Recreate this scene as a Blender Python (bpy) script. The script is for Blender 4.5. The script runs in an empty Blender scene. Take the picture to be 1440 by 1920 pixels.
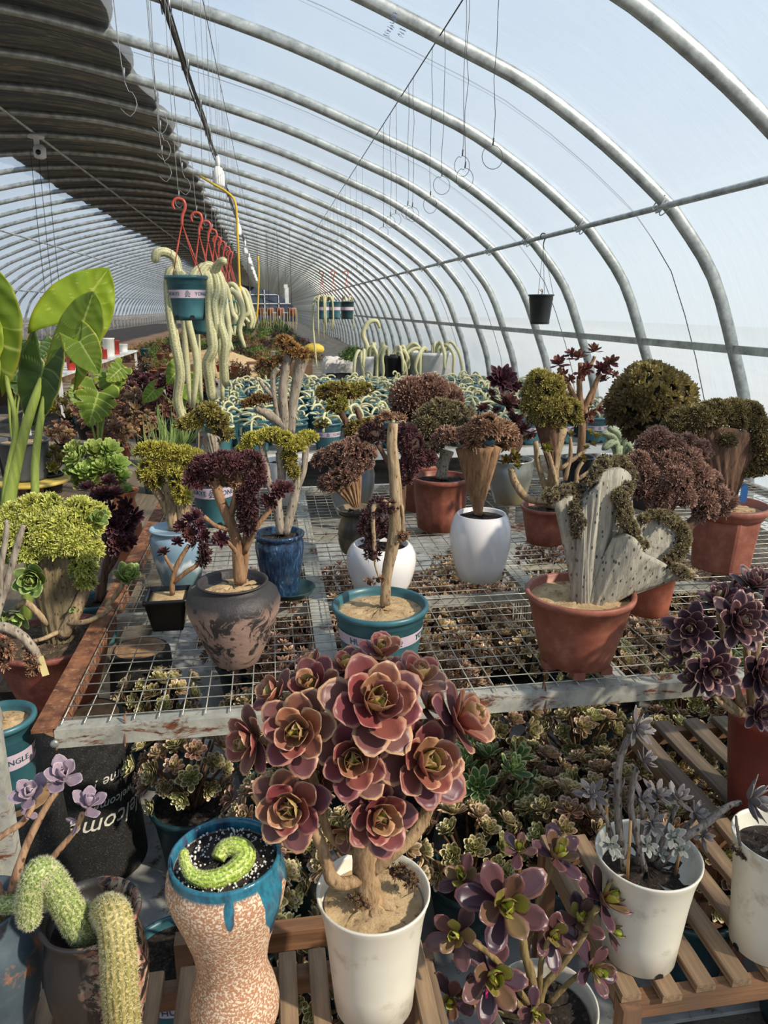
import bpy, math, random
import numpy as np
from mathutils import Vector, Matrix, noise
sc = bpy.context.scene
random.seed(7); RS = np.random.RandomState(11)
PI = math.pi
# ---------------------------------------------------------------- camera
F_PX = 1400.0; CAM_H = 1.55
PITCH = math.atan(383/F_PX); YAW = math.atan(220/math.hypot(383, F_PX))
cam_d = bpy.data.cameras.new('camera'); cam = bpy.data.objects.new('camera', cam_d)
sc.collection.objects.link(cam); sc.camera = cam
cam.location = (0, 0, CAM_H); cam.rotation_euler = (PI/2-PITCH, 0, -YAW)
cam_d.sensor_fit = 'VERTICAL'; cam_d.sensor_height = 24; cam_d.lens = F_PX/1920*24
cam_d.clip_start = 0.02; cam_d.clip_end = 400
cam_d.dof.use_dof = True; cam_d.dof.focus_distance = 1.5; cam_d.dof.aperture_fstop = 11
# ---------------------------------------------------------------- light
w = bpy.data.worlds.new('world'); sc.world = w; w.use_nodes = True
nt = w.node_tree; nt.nodes.clear()
out = nt.nodes.new('ShaderNodeOutputWorld'); bg = nt.nodes.new('ShaderNodeBackground')
tc = nt.nodes.new('ShaderNodeTexCoord'); sep = nt.nodes.new('ShaderNodeSeparateXYZ'); rp = nt.nodes.new('ShaderNodeValToRGB')
nt.links.new(tc.outputs['Generated'], sep.inputs[0]); nt.links.new(sep.outputs['Z'], rp.inputs[0])
rp.color_ramp.elements[0].position = 0.0; rp.color_ramp.elements[0].color = (.70, .76, .82, 1)
rp.color_ramp.elements[1].position = 0.7; rp.color_ramp.elements[1].color = (.36, .52, .80, 1)
e = rp.color_ramp.elements.new(.25); e.color = (.58, .69, .82, 1)
nt.links.new(rp.outputs[0], bg.inputs[0]); bg.inputs[1].default_value = 0.80
nt.links.new(bg.outputs[0], out.inputs[0])
sun_d = bpy.data.lights.new('sun', 'SUN'); sun = bpy.data.objects.new('sun', sun_d); sc.collection.objects.link(sun)
sun_d.energy = 7.5; sun_d.angle = math.radians(2.0); sun_d.color = (1.0, .87, .70)
SUN = Vector((.66, -.50, .60)).normalized()
sun.rotation_euler = SUN.to_track_quat('Z', 'Y').to_euler(); sun.location = (8, -6, 8)
sc.view_settings.view_transform = 'Standard'; sc.view_settings.look = 'None'
sc.view_settings.exposure = 0.38; sc.view_settings.gamma = 1; sc.view_settings.use_curve_mapping = False
sc.cycles.transparent_max_bounces = 24; sc.cycles.max_bounces = 6; sc.cycles.use_denoising = True
sc.cycles.caustics_reflective = False; sc.cycles.caustics_refractive = False
# ---------------------------------------------------------------- pixel helpers: a pixel of the photograph to a point of the place
def ray(px, py):
    a, b, c = px-720, 960-py, F_PX
    up = b*math.cos(PITCH)-c*math.sin(PITCH); fw = b*math.sin(PITCH)+c*math.cos(PITCH)
    return Vector((a*math.cos(YAW)+fw*math.sin(YAW), fw*math.cos(YAW)-a*math.sin(YAW), up))
def atz(px, py, z):
    r = ray(px, py); return Vector((0, 0, CAM_H))+r*((z-CAM_H)/r.z)
def aty(px, py, y):
    r = ray(px, py); return Vector((0, 0, CAM_H))+r*(y/r.y)
def mpp(p):
    fw = p[0]*math.sin(YAW)+p[1]*math.cos(YAW)
    return (fw*math.cos(PITCH)-(p[2]-CAM_H)*math.sin(PITCH))/F_PX
ORD = 'first second third fourth fifth sixth seventh eighth ninth tenth eleventh twelfth thirteenth fourteenth fifteenth sixteenth seventeenth eighteenth nineteenth twentieth'.split()
ORD += ['twenty-'+w_ for w_ in ORD[:9]]
# ---------------------------------------------------------------- objects
def link(o): sc.collection.objects.link(o); return o
def tag(o, label=None, cat=None, group=None, kind=None):
    if label: o['label'] = label
    if cat: o['category'] = cat
    if group: o['group'] = group
    if kind: o['kind'] = kind
    return o
def thing(name, label, cat, loc=(0, 0, 0), group=None, rz=0):
    o = bpy.data.objects.new(name, None); link(o); o.location = loc; o.rotation_euler = (0, 0, rz)
    o.empty_display_size = .05
    return tag(o, label, cat, group)
def put(name, mesh, parent=None, loc=(0, 0, 0), rot=None, scale=None, mat=None, kind=None, label=None):
    o = bpy.data.objects.new(name, mesh); link(o)
    if mat and not mesh.materials: mesh.materials.append(mat)
    if rot is not None:
        if isinstance(rot, Matrix): rot = rot.to_euler()
        o.rotation_euler = rot
    o.location = loc
    if scale is not None: o.scale = (scale,)*3 if not hasattr(scale, '__len__') else scale
    if parent: o.parent = parent
    if kind: o['kind'] = kind
    if label: o['label'] = label
    return o
def copy_tree(o, parent=None, loc=None, rz=None, scale=None, label=None):
    c = o.copy(); link(c); c.parent = parent
    if loc is not None: c.location = loc
    if rz is not None: c.rotation_euler = (0, 0, rz)
    if scale is not None: c.scale = (scale,)*3
    if label: c['label'] = label
    for ch in KIDS.get(o.name, []) if False else [k for k in o.children]: copy_tree(ch, c)
    return c
KIDS = {}
# ---------------------------------------------------------------- mesh builder
class MB:
    def __init__(s): s.v = []; s.q = []; s.t = []; s.c = []; s.n = 0; s.m = []; s.hasc = False
    def add(s, v, q=None, t=None, c=None):
        v = np.asarray(v, float).reshape(-1, 3); k = len(v)
        s.v.append(v)
        if q is not None and len(q): s.q.append(np.asarray(q, int).reshape(-1, 4)+s.n)
        if t is not None and len(t): s.t.append(np.asarray(t, int).reshape(-1, 3)+s.n)
        if c is None: s.c.append(np.zeros((k, 4))+np.array([.5, .5, .5, 1]))
        else:
            c = np.asarray(c, float)
            if c.ndim == 1: c = np.tile(c, (k, 1))
            if c.shape[1] == 3: c = np.hstack([c, np.ones((k, 1))])
            s.c.append(c); s.hasc = True
        s.n += k; return s
    def mesh(s, name, mat=None, smooth=True):
        me = bpy.data.meshes.new(name)
        v = np.vstack(s.v); me.vertices.add(len(v)); me.vertices.foreach_set('co', v.ravel())
        q = np.vstack(s.q) if s.q else np.zeros((0, 4), int); t = np.vstack(s.t) if s.t else np.zeros((0, 3), int)
        loops = np.concatenate([q.ravel(), t.ravel()]).astype(np.int32)
        tot = np.concatenate([np.full(len(q), 4), np.full(len(t), 3)]).astype(np.int32)
        start = np.concatenate([[0], np.cumsum(tot)[:-1]]).astype(np.int32)
        me.loops.add(len(loops)); me.loops.foreach_set('vertex_index', loops)
        me.polygons.add(len(tot)); me.polygons.foreach_set('loop_start', start)
        me.polygons.foreach_set('use_smooth', np.full(len(tot), smooth))
        me.update(calc_edges=True)
        if s.hasc:
            a = me.color_attributes.new('col', 'FLOAT_COLOR', 'POINT'); a.data.foreach_set('color', np.vstack(s.c).ravel())
        if mat: me.materials.append(mat)
        return me
    def obj(s, name, mat, parent=None, smooth=True, loc=(0, 0, 0), **k):
        return put(name, s.mesh(name, mat, smooth), parent, loc, **k)
def gridq(nr, ncol, closed=False):
    q = []
    for i in range(nr-1):
        for j in range(ncol if closed else ncol-1):
            a = i*ncol+j; b = i*ncol+(j+1) % ncol
            q.append((a, b, b+ncol, a+ncol))
    return q
def smooth_path(P, n=6):
    P = [np.array(p, float) for p in P]
    if len(P) < 3:
        return np.array([P[0]+(P[-1]-P[0])*t for t in np.linspace(0, 1, n+1)])
    Q = [2*P[0]-P[1]]+P+[2*P[-1]-P[-2]]; out = []
    for i in range(1, len(Q)-2):
        a, b, c, d = Q[i-1:i+3]
        for t in np.linspace(0, 1, n, endpoint=False):
            out.append(.5*((2*b)+(-a+c)*t+(2*a-5*b+4*c-d)*t*t+(-a+3*b-3*c+d)*t**3))
    out.append(P[-1]); return np.array(out)
def tube(mb, P, R, n=8, smooth=5, c=None, wob=0.0, cap=True, sq=(1, 1), ref=None):
    """tapered tube along P; R per control point (or one number); sq flattens the section"""
    P = [np.array(p, float) for p in P]
    if not hasattr(R, '__len__'): R = [R]*len(P)
    if smooth > 1:
        PR = smooth_path([np.append(p, r) for p, r in zip(P, R)], smooth); P = PR[:, :3]; R = np.maximum(PR[:, 3], 1e-5)
    else: P = np.array(P); R = np.array(R, float)
    m = len(P); T = np.gradient(P, axis=0); T /= np.linalg.norm(T, axis=1)[:, None]+1e-12
    u = np.array(ref, float) if ref is not None else (np.array([0, 0, 1.]) if abs(T[0][2]) < .8 else np.array([1., 0, 0]))
    vs = []
    for i in range(m):
        u = u-T[i]*np.dot(u, T[i]); u /= np.linalg.norm(u)+1e-12; w_ = np.cross(T[i], u)
        a = np.arange(n)*2*PI/n
        rr = R[i]*(1+(wob*(RS.rand(n)-.5) if wob else 0))
        vs.append(P[i]+np.outer(np.cos(a)*rr*sq[0], u)+np.outer(np.sin(a)*rr*sq[1], w_))
    V = np.vstack(vs); q = gridq(m, n, True); t = []
    if cap:
        V = np.vstack([V, P[0][None], P[-1][None]])
        for j in range(n):
            t.append((m*n, (j+1) % n, j)); t.append((m*n+1, (m-1)*n+j, (m-1)*n+(j+1) % n))
    mb.add(V, q, t, c); return mb
def lathe(mb, prof, n=40, flute=None, c=None, close=True, z0=0):
    """prof: list of (r, z); flute(angle, z) multiplies r"""
    a = np.arange(n)*2*PI/n; vs = []
    for r, z in prof:
        f = np.array([flute(x, z) for x in a]) if flute else 1.0
        vs.append(np.stack([np.cos(a)*r*f, np.sin(a)*r*f, np.full(n, z+z0)], 1))
    V = np.vstack(vs); m = len(prof); q = gridq(m, n, True); t = []
    if close:
        V = np.vstack([V, [[0, 0, prof[0][1]+z0], [0, 0, prof[-1][1]+z0]]])
        for j in range(n):
            t.append((m*n, (j+1) % n, j)); t.append((m*n+1, (m-1)*n+j, (m-1)*n+(j+1) % n))
    mb.add(V, q, t, c); return mb
def box(mb, c0, c1, bev=0.0, c=None):
    x0, y0, z0 = c0; x1, y1, z1 = c1
    V = [(x, y, z) for z in (z0, z1) for y in (y0, y1) for x in (x0, x1)]
    mb.add(V, [(0, 2, 3, 1), (4, 5, 7, 6), (0, 1, 5, 4), (2, 6, 7, 3), (0, 4, 6, 2), (1, 3, 7, 5)], None, c); return mb
def beam(mb, p, q, wd, ht, up=(0, 0, 1), c=None):
    """rectangular bar from p to q"""
    p = np.array(p, float); q = np.array(q, float); d = (q-p)/np.linalg.norm(q-p); up = np.array(up, float)
    s = np.cross(d, up); s /= np.linalg.norm(s); u = np.cross(s, d)
    V = []
    for e_ in (p, q):
        for a, b in ((-1, -1), (1, -1), (1, 1), (-1, 1)): V.append(e_+s*a*wd/2+u*b*ht/2)
    mb.add(V, [(0, 1, 2, 3)[::-1], (4, 5, 6, 7)]+[(i, (i+1) % 4, 4+(i+1) % 4, 4+i) for i in range(4)], None, c); return mb
def ico(sub=1):
    import bmesh
    bm = bmesh.new(); bmesh.ops.create_icosphere(bm, subdivisions=sub, radius=1)
    V = np.array([v.co[:] for v in bm.verts]); T = np.array([[v.index for v in f.verts] for f in bm.faces]); bm.free(); return V, T
ICO1 = ico(1); ICO2 = ico(2)
def frames(N, spin=None):
    """rotation matrices (k,3,3) whose z axis is N"""
    N = np.asarray(N, float); N = N/(np.linalg.norm(N, axis=1)[:, None]+1e-12); k = len(N)
    ref = np.where(np.abs(N[:, 2:3]) < .9, np.array([[0, 0, 1.]]), np.array([[1., 0, 0]]))
    X = np.cross(ref, N); X /= np.linalg.norm(X, axis=1)[:, None]; Y = np.cross(N, X)
    a = RS.rand(k)*2*PI if spin is None else spin
    X2 = X*np.cos(a)[:, None]+Y*np.sin(a)[:, None]; Y2 = np.cross(N, X2)
    return np.stack([X2, Y2, N], 2)
def scatter(mb, tmpl, P, N, S, R=None, B=None, spin=None):
    """many copies of a template (v, q, t, c) placed at P facing N with size S; R, B go to colour channels r and b"""
    v, q, t, c = tmpl; P = np.asarray(P, float); k = len(P)
    if k == 0: return mb
    M = frames(N, spin); S = np.broadcast_to(np.asarray(S, float), (k,))
    V = np.einsum('kij,mj->kmi', M, v)*S[:, None, None]+P[:, None, :]
    m = len(v); off = (np.arange(k)*m)[:, None, None]
    Q = (q[None]+off).reshape(-1, 4) if q is not None and len(q) else None
    T = (t[None]+off).reshape(-1, 3) if t is not None and len(t) else None
    C = np.tile(c, (k, 1, 1)).astype(float)
    if R is not None: C[:, :, 0] = np.asarray(R)[:, None]
    if B is not None: C[:, :, 2] = np.asarray(B)[:, None]
    mb.add(V.reshape(-1, 3), Q, T, C.reshape(-1, 4)); return mb
# ---------------------------------------------------------------- materials
MATS = {}
class NT:
    def __init__(s, name):
        m = bpy.data.materials.new(name); m.use_nodes = True; s.m = m; s.t = m.node_tree; s.t.nodes.clear()
        s.out = s.n('ShaderNodeOutputMaterial'); s.p = s.n('ShaderNodeBsdfPrincipled'); s.l(s.p.outputs[0], s.out.inputs[0])
    def n(s, ty, **k):
        x = s.t.nodes.new(ty)
        for a, b in k.items(): setattr(x, a, b)
        return x
    def l(s, a, b): s.t.links.new(a, b)
    def obj_co(s, scale=None):
        t = s.n('ShaderNodeTexCoord')
        if scale is None: return t.outputs['Object']
        m = s.n('ShaderNodeMapping'); m.inputs['Scale'].default_value = scale; s.l(t.outputs['Object'], m.inputs[0]); return m.outputs[0]
    def noise(s, scale, detail=4, rough=.6, co=None, dist=0):
        x = s.n('ShaderNodeTexNoise'); x.inputs['Scale'].default_value = scale; x.inputs['Detail'].default_value = detail
        x.inputs['Roughness'].default_value = rough; x.inputs['Distortion'].default_value = dist
        s.l(co if co is not None else s.obj_co(), x.inputs['Vector']); return x.outputs['Fac']
    def ramp(s, fac, els, interp='LINEAR'):
        r = s.n('ShaderNodeValToRGB'); r.color_ramp.interpolation = interp; E_ = r.color_ramp.elements
        while len(E_) < len(els): E_.new(.5)
        for x, (p, c) in zip(E_, els):
            x.position = p; x.color = tuple(c)+(1,) if len(c) == 3 else c
        if fac is not None: s.l(fac, r.inputs[0])
        return r.outputs[0]
    def mix(s, fac, a, b, mode='MIX'):
        x = s.n('ShaderNodeMix'); x.data_type = 'RGBA'; x.blend_type = mode
        for v, i in ((fac, 0), (a, 6), (b, 7)):
            if isinstance(v, (int, float)): x.inputs[i].default_value = v
            elif isinstance(v, tuple): x.inputs[i].default_value = v+(1,) if len(v) == 3 else v
            else: s.l(v, x.inputs[i])
        return x.outputs[2]
    def math(s, op, a, b=0.0, clamp=False):
        x = s.n('ShaderNodeMath', operation=op); x.use_clamp = clamp
        for v, i in ((a, 0), (b, 1)):
            if isinstance(v, (int, float)): x.inputs[i].default_value = v
            else: s.l(v, x.inputs[i])
        return x.outputs[0]
    def bump(s, h, st=.3, d=.01):
        b = s.n('ShaderNodeBump'); b.inputs['Strength'].default_value = st; b.inputs['Distance'].default_value = d
        s.l(h, b.inputs['Height']); s.l(b.outputs[0], s.p.inputs['Normal'])
    def attr(s):
        a = s.n('ShaderNodeAttribute'); a.attribute_name = 'col'; x = s.n('ShaderNodeSeparateColor'); s.l(a.outputs['Color'], x.inputs[0]); return x.outputs
    def base(s, c): 
        if isinstance(c, tuple): s.p.inputs['Base Color'].default_value = c+(1,)
        else: s.l(c, s.p.inputs['Base Color'])
    def set(s, **k):
        for a, b in k.items(): s.p.inputs[a.replace('_', ' ')].default_value = b
        return s
def rgb(r, g, b):
    f = lambda x: ((x/255+.055)/1.055)**2.4 if x/255 > .04045 else x/255/12.92
    return (f(r), f(g), f(b))
def plain(name, c, c2=None, rough=.5, scale=8, bump=0.0, bscale=60, metal=0.0, spec=.5, thr=(.35, .65), c3=None, sc3=40):
    """noise-varied surface colour; c, c2 in sRGB bytes"""
    if name in MATS: return MATS[name]
    N = NT(name); c = rgb(*c); c2 = rgb(*c2) if c2 else tuple(x*.7 for x in c)
    col = N.ramp(N.noise(scale), [(thr[0], c2), (thr[1], c)])
    if c3: col = N.mix(N.ramp(N.noise(sc3, 5, .7), [(.55, (0, 0, 0)), (.68, (1, 1, 1))]), col, rgb(*c3))
    N.base(col); N.set(Roughness=rough, Metallic=metal, Specular_IOR_Level=spec)
    if bump: N.bump(N.noise(bscale, 6, .7), bump, .004)
    MATS[name] = N.m; return N.m
# ================================================================ materials of the greenhouse
def m_film():
    N = NT('greenhouse_film'); t = N.t
    tr = N.n('ShaderNodeBsdfTransparent'); tr.inputs[0].default_value = (.90, .94, .97, 1)
    di = N.n('ShaderNodeBsdfDiffuse'); di.inputs[0].default_value = (.40, .47, .54, 1)
    tl = N.n('ShaderNodeBsdfTranslucent'); tl.inputs[0].default_value = (.36, .43, .50, 1)
    gl = N.n('ShaderNodeBsdfGlossy'); gl.inputs['Roughness'].default_value = .22
    m1 = N.n('ShaderNodeMixShader'); m1.inputs[0].default_value = .75; N.l(di.outputs[0], m1.inputs[1]); N.l(tl.outputs[0], m1.inputs[2])
    m2 = N.n('ShaderNodeMixShader'); fr = N.n('ShaderNodeFresnel'); fr.inputs[0].default_value = 1.25; N.l(fr.outputs[0], m2.inputs[0]); N.l(m1.outputs[0], m2.inputs[1]); N.l(gl.outputs[0], m2.inputs[2])
    a = N.noise(1.0, 6, .65, N.obj_co((1.2, .45, 1.2)), .6)
    st = N.ramp(N.noise(5.0, 6, .75, N.obj_co((.6, 2.0, .5)), 1.5), [(.60, (0, 0, 0)), (.78, (1, 1, 1))])
    f = N.math('ADD', N.ramp(a, [(.3, (.30, .30, .30)), (.75, (.48, .48, .48))]), N.math('MULTIPLY', st, .12))
    sz = N.n('ShaderNodeSeparateXYZ'); N.l(N.obj_co(), sz.inputs[0]); rt = N.math('GREATER_THAN', sz.outputs['X'], 0.0)
    f = N.math('ADD', f, N.math('MULTIPLY', rt, N.ramp(N.math('MULTIPLY', sz.outputs['Z'], .4), [(0, (.50, .50, .50)), (.5, (.50, .50, .50)), (.62, (.36, .36, .36)), (1.0, (.12, .12, .12))])), True)
    m3 = N.n('ShaderNodeMixShader'); N.l(f, m3.inputs[0]); N.l(tr.outputs[0], m3.inputs[1]); N.l(m2.outputs[0], m3.inputs[2])
    N.l(m3.outputs[0], N.out.inputs[0])
    b = N.n('ShaderNodeBump'); b.inputs['Strength'].default_value = .35; b.inputs['Distance'].default_value = .02
    N.l(N.noise(3, 4, .6, N.obj_co((1, 4, 1))), b.inputs['Height'])
    for x in (di, tl, gl): N.l(b.outputs[0], x.inputs['Normal'])
    return N.m
M_FILM = m_film()
def m_galv():
    N = NT('galvanised_steel'); co = N.obj_co()
    c = N.ramp(N.noise(9, 6, .7), [(.3, rgb(122, 126, 124)), (.6, rgb(186, 190, 186)), (.8, rgb(214, 212, 200))])
    c = N.mix(N.ramp(N.noise(35, 5, .8), [(.66, (0, 0, 0)), (.74, (1, 1, 1))]), c, rgb(92, 84, 74))
    N.base(c); N.set(Metallic=.6, Roughness=.38); N.bump(N.noise(120, 3), .15, .002); return N.m
M_GALV = m_galv()
def m_frame():
    N = NT('weathered_frame_paint')
    c = N.ramp(N.noise(14, 6, .7), [(.3, rgb(140, 140, 132)), (.6, rgb(192, 190, 178))])
    r = N.ramp(N.noise(9, 6, .75, N.obj_co((1, 1, 3)), .4), [(.54, (0, 0, 0)), (.62, (1, 1, 1))])
    rust = N.ramp(N.noise(60, 4), [(.3, rgb(70, 38, 26)), (.7, rgb(140, 84, 52))])
    N.base(N.mix(r, c, rust)); N.set(Metallic=.25, Roughness=.6); N.bump(N.noise(90, 5), .3, .002); return N.m
M_FRAME = m_frame()
M_RUST = plain('rusty_steel', (150, 98, 66), (84, 48, 34), .85, 24, .6, 120, c3=(176, 140, 104), sc3=50)
M_WIRE = plain('mesh_wire', (206, 200, 182), (150, 146, 134), .35, 40, metal=.6)
M_DARKW = plain('dark_wire', (58, 56, 54), (40, 38, 38), .6, 30)
M_QUILT = None
def m_quilt():
    N = NT('thermal_quilt_underside')
    a = N.noise(1.6, 5, .7, N.obj_co((.35, 3.6, .35)), .5)
    c = N.ramp(a, [(.34, rgb(50, 52, 58)), (.46, rgb(96, 98, 104)), (.505, rgb(128, 124, 116)), (.525, rgb(232, 208, 150)), (.55, rgb(140, 132, 116)), (.70, rgb(104, 102, 100))])
    N.base(c); N.set(Roughness=.9); N.bump(N.noise(4, 5, .6, N.obj_co((.6, 3, .6))), .6, .05); return N.m
M_QUILT = m_quilt()
def m_ground():
    N = NT('greenhouse_ground')
    c = N.ramp(N.noise(3.0, 8, .7), [(.34, rgb(74, 66, 56)), (.50, rgb(120, 110, 96)), (.66, rgb(158, 150, 136))])
    c = N.mix(N.ramp(N.noise(26, 5, .75), [(.60, (0, 0, 0)), (.66, (1, 1, 1))]), c, rgb(58, 46, 36))
    N.base(c); N.set(Roughness=.95); N.bump(N.noise(30, 8, .7), .6, .02); return N.m
M_GROUND = m_ground()
M_CONC = plain('pale_ground_cloth', (184, 182, 176), (140, 138, 132), .85, 5, .3, 40, c3=(88, 76, 62), sc3=22)
M_EARTH = plain('earth_bank', (158, 132, 108), (116, 94, 78), .95, 2, .6, 12)
M_SAND = plain('dry_sand', (208, 180, 138), (176, 146, 106), .95, 30, .8, 160, c3=(120, 92, 62), sc3=70)
M_SOIL = plain('potting_soil', (104, 84, 66), (54, 42, 34), 1.0, 60, 1.0, 140, c3=(150, 128, 98), sc3=110)
M_DKSOIL = plain('dark_soil', (62, 50, 42), (30, 25, 22), 1.0, 80, 1.0, 160, c3=(110, 96, 80), sc3=130)
M_WHITEP = plain('white_paint', (226, 226, 222), (198, 200, 198), .5, 6)
# ================================================================ setting
Y0, Y1, RIB = -1.71, 90.0, 1.32; CX = -3.15
PROF = [(6.62, -.02), (6.60, .3), (6.52, .8), (6.35, 1.27), (6.14, 1.75), (5.86, 2.10), (5.70, 2.25), (5.30, 2.55), (4.81, 2.85), (4.34, 3.05), (3.6, 3.34), (2.97, 3.54), (2.0, 3.79), (1.0, 3.98), (0, 4.04)]
HALF = smooth_path([(a, b, 0) for a, b in PROF], 3)[:, :2]
ARCH = np.vstack([np.stack([CX+HALF[:, 0], HALF[:, 1]], 1), np.stack([CX-HALF[::-1][1:, 0], HALF[::-1][1:, 1]], 1)])
def arch_z(x):
    d = abs(x-CX); return float(np.interp(d, HALF[::-1, 0], HALF[::-1, 1]))
# the film: one skin over the ribs, slack between them and folded low down
def film():
    ys = np.linspace(Y0, Y1, 70*5+1); out_ = []
    nrm = np.gradient(ARCH, axis=0); nrm = np.stack([nrm[:, 1], -nrm[:, 0]], 1); nrm /= np.linalg.norm(nrm, axis=1)[:, None]
    if nrm[len(nrm)//2][1] < 0: nrm = -nrm
    V = []
    for y in ys:
        ph = ((y-Y0) % RIB)/RIB; sag = math.sin(PI*ph)*.012
        off = .048-sag
        A = ARCH+nrm*off
        rip = np.where(ARCH[:, 1] < 1.3, .008*np.sin(ARCH[:, 1]*26+y*.8)+.006*np.sin(y*5+ARCH[:, 1]*9), 0)
        A = A+nrm*rip[:, None]
        V.append(np.stack([A[:, 0], np.full(len(A), y), A[:, 1]], 1))
    mb = MB(); mb.add(np.vstack(V), gridq(len(ys), len(ARCH)))
    o = mb.obj('ceiling', M_FILM, kind='structure'); return o
film()
# thermal quilt rolled over the ridge, seen dark through the film: draped in folds across the ribs
def quilt():
    ys = np.linspace(Y0, Y1, 70*8+1); V = []
    for y in ys:
        xr = -1.18+.05*math.sin(y*1.3)+.05*math.sin(y*4.7); xl = -4.30+.06*math.sin(y*.9)
        xs = np.linspace(xr, xl, 26); ph = ((y-Y0) % RIB)/RIB
        z = [arch_z(x)+.07+.028*math.sin(PI*ph)*(1+.5*math.sin(x*3+y))+.010*math.sin(y*11+x) for x in xs]
        V.append(np.stack([xs, np.full(26, y), z], 1))
    T = np.vstack(V); B = T.copy(); B[:, 2] += .05
    mb = MB(); mb.add(T, gridq(len(ys), 26)); mb.add(B, gridq(len(ys), 26))
    tag(mb.obj('thermal_quilt', M_QUILT), 'dark grey thermal quilt lying over the greenhouse ridge', 'thermal quilt')
quilt()
# ribs: flat-oval galvanised tubes, one object each
def rib_mesh():
    mb = MB(); P = [(x, 0, z) for x, z in ARCH]
    tube(mb, P, .033, 10, 1, sq=(.55, 1.0), ref=(0, 0, 1) if False else None)
    return mb
def rib_mesh2():
    # section: 0.06 deep (radial), 0.035 along the tunnel
    mb = MB(); P = np.stack([ARCH[:, 0], np.zeros(len(ARCH)), ARCH[:, 1]], 1); n = 12
    T = np.gradient(P, axis=0); T /= np.linalg.norm(T, axis=1)[:, None]; Nn = np.cross(T, [0, 1, 0]); a = np.arange(n)*2*PI/n; vs = []
    for p, nn in zip(P, Nn):
        vs.append(p+np.outer(np.cos(a)*.046, nn)+np.outer(np.sin(a)*.027, [0, 1, 0]))
    mb.add(np.vstack(vs), gridq(len(P), n, True)); return mb.mesh('arched_rib', M_GALV)
RM = rib_mesh2(); nrib = 0
for k in range(72):
    y = 4.89+RIB*(k-5)
    if y > Y1: break
    o = put('trim_1', RM, None, (0, y, 0)); tag(o, 'galvanised arched rib of the greenhouse, one of the row', None, 'arched ribs of the greenhouse', 'structure'); nrib += 1
# purlins: pipes clamped under the ribs
def purlin(name, x, z, r, y0=Y0, y1=Y1, mat=M_GALV, label=None):
    mb = MB(); tube(mb, [(x, y0, z), (x, y1, z)], r, 10, 1); o = mb.obj(name, mat, kind='structure', label=label); return o
cl = MB()
box(cl, (-.004, -.03, -.05), (.004, .03, .03)); tube(cl, [(-.03, -.05, .03), (-.03, -.05, -.02), (-.03, 0, -.05), (-.03, .05, -.02), (-.03, .05, .03)], .004, 6, 3)
tube(cl, [(.03, -.05, .03), (.03, -.05, -.02), (.03, 0, -.05), (.03, .05, -.02), (.03, .05, .03)], .004, 6, 3)
for q in ((-.0, -.02, .05), (0, .02, .03)): cl.add(ICO1[0]*.009+np.array(q)+np.array((-.035, 0, 0)), None, ICO1[1])
CLM = cl.mesh('clamp', M_GALV)
def clamps(par, x, z, a=0):
    for k in range(18):
        y = 4.89+RIB*(k-3); put('clamp', CLM, par, (x, y, z), (0, a, 0))
xR = 2.575; p_r = purlin('trim_2', xR, 2.185, .021, label='grey pipe purlin along the right side of the arch'); clamps(p_r, xR, 2.19, .6)
p_c = purlin('trim_3', -.62, 3.60, .018, label='overhead pipe purlin carrying the bulb cable'); clamps(p_c, -.62, 3.61)
purlin('trim_4', -3.15, 3.93, .02); purlin('trim_5', -6.05, 3.28, .02); purlin('trim_6', -8.9, 2.15, .02)
def rail(name, x, z):
    mb = MB(); box(mb, (x-.018, Y0, z-.028), (x+.018, Y1, z+.028)); return mb.obj(name, M_GALV, kind='structure', smooth=False)
rail('trim_7', CX+6.35-.0, 1.27); rail('trim_8', CX-6.53, .88)
# ground, banks outside, far wall
def ground():
    mb = MB(); mb.add([(-40, -8, 0), (40, -8, 0), (40, 130, 0), (-40, 130, 0)], [(0, 1, 2, 3)]); return mb.obj('floor', M_GROUND, kind='structure')
ground()
mb = MB(); box(mb, (-.62, 1.2, .001), (2.6, 7, .012)); mb.obj('ground_cloth', M_CONC, smooth=False); tag(bpy.data.objects['ground_cloth'], 'pale dusty ground sheet under the wire mesh bench', 'ground sheet')
def bank(name, x0, x1, h, y0, y1, sgn, label):
    n = 90; V = []
    for i, y in enumerate(np.linspace(y0, y1, n)):
        t = min(1, (i+.01)/8) if sgn > 0 else 1
        hh = h*t*(1+.08*math.sin(y*.7))
        V += [(x0, y, 0), (x0+.25*sgn, y, hh*.9), (x0+.6*sgn, y, hh), (x1, y, hh*1.0), (x1, y, 0)]
    m = MB(); m.add(V, gridq(n, 5)); o = m.obj(name, M_EARTH, kind='structure', label=label); return o
bank('earth_bank', 4.2, 9, .95, 9.0, 100, 1, 'brown earth bank outside the right side film')
bank('earth_bank', -10.3, -14, .80, -4, 100, -1, 'brown earth bank outside the left side film')
M_SLATE = plain('end_wall_cloth', (72, 84, 102), (52, 62, 78), .8, 1.5)
def end_wall():
    mb = MB(); A = ARCH[::-1]; mb.add(np.vstack([[[x, Y1-.02, z] for x, z in A], [[CX, Y1-.02, 0]]]), None, [(i, i+1, len(A)) for i in range(len(A)-1)])
    o = mb.obj('wall_far', M_SLATE, kind='structure'); return o
ew = end_wall()
for z in (1.0, 2.0, 3.0):
    m = MB(); h = np.interp(z, HALF[:, 1], HALF[:, 0]); box(m, (CX-h, Y1-.12, z-.05), (CX+h, Y1-.04, z+.05)); m.obj('wall_frame_rail', M_WHITEP, ew, smooth=False)
for x in (-6.5, -5, -3.4, -1.8, -.2, 1.4):
    m = MB(); box(m, (x-.05, Y1-.12, 0), (x+.05, Y1-.04, arch_z(x))); m.obj('wall_frame_post', M_WHITEP, ew, smooth=False)
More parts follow.
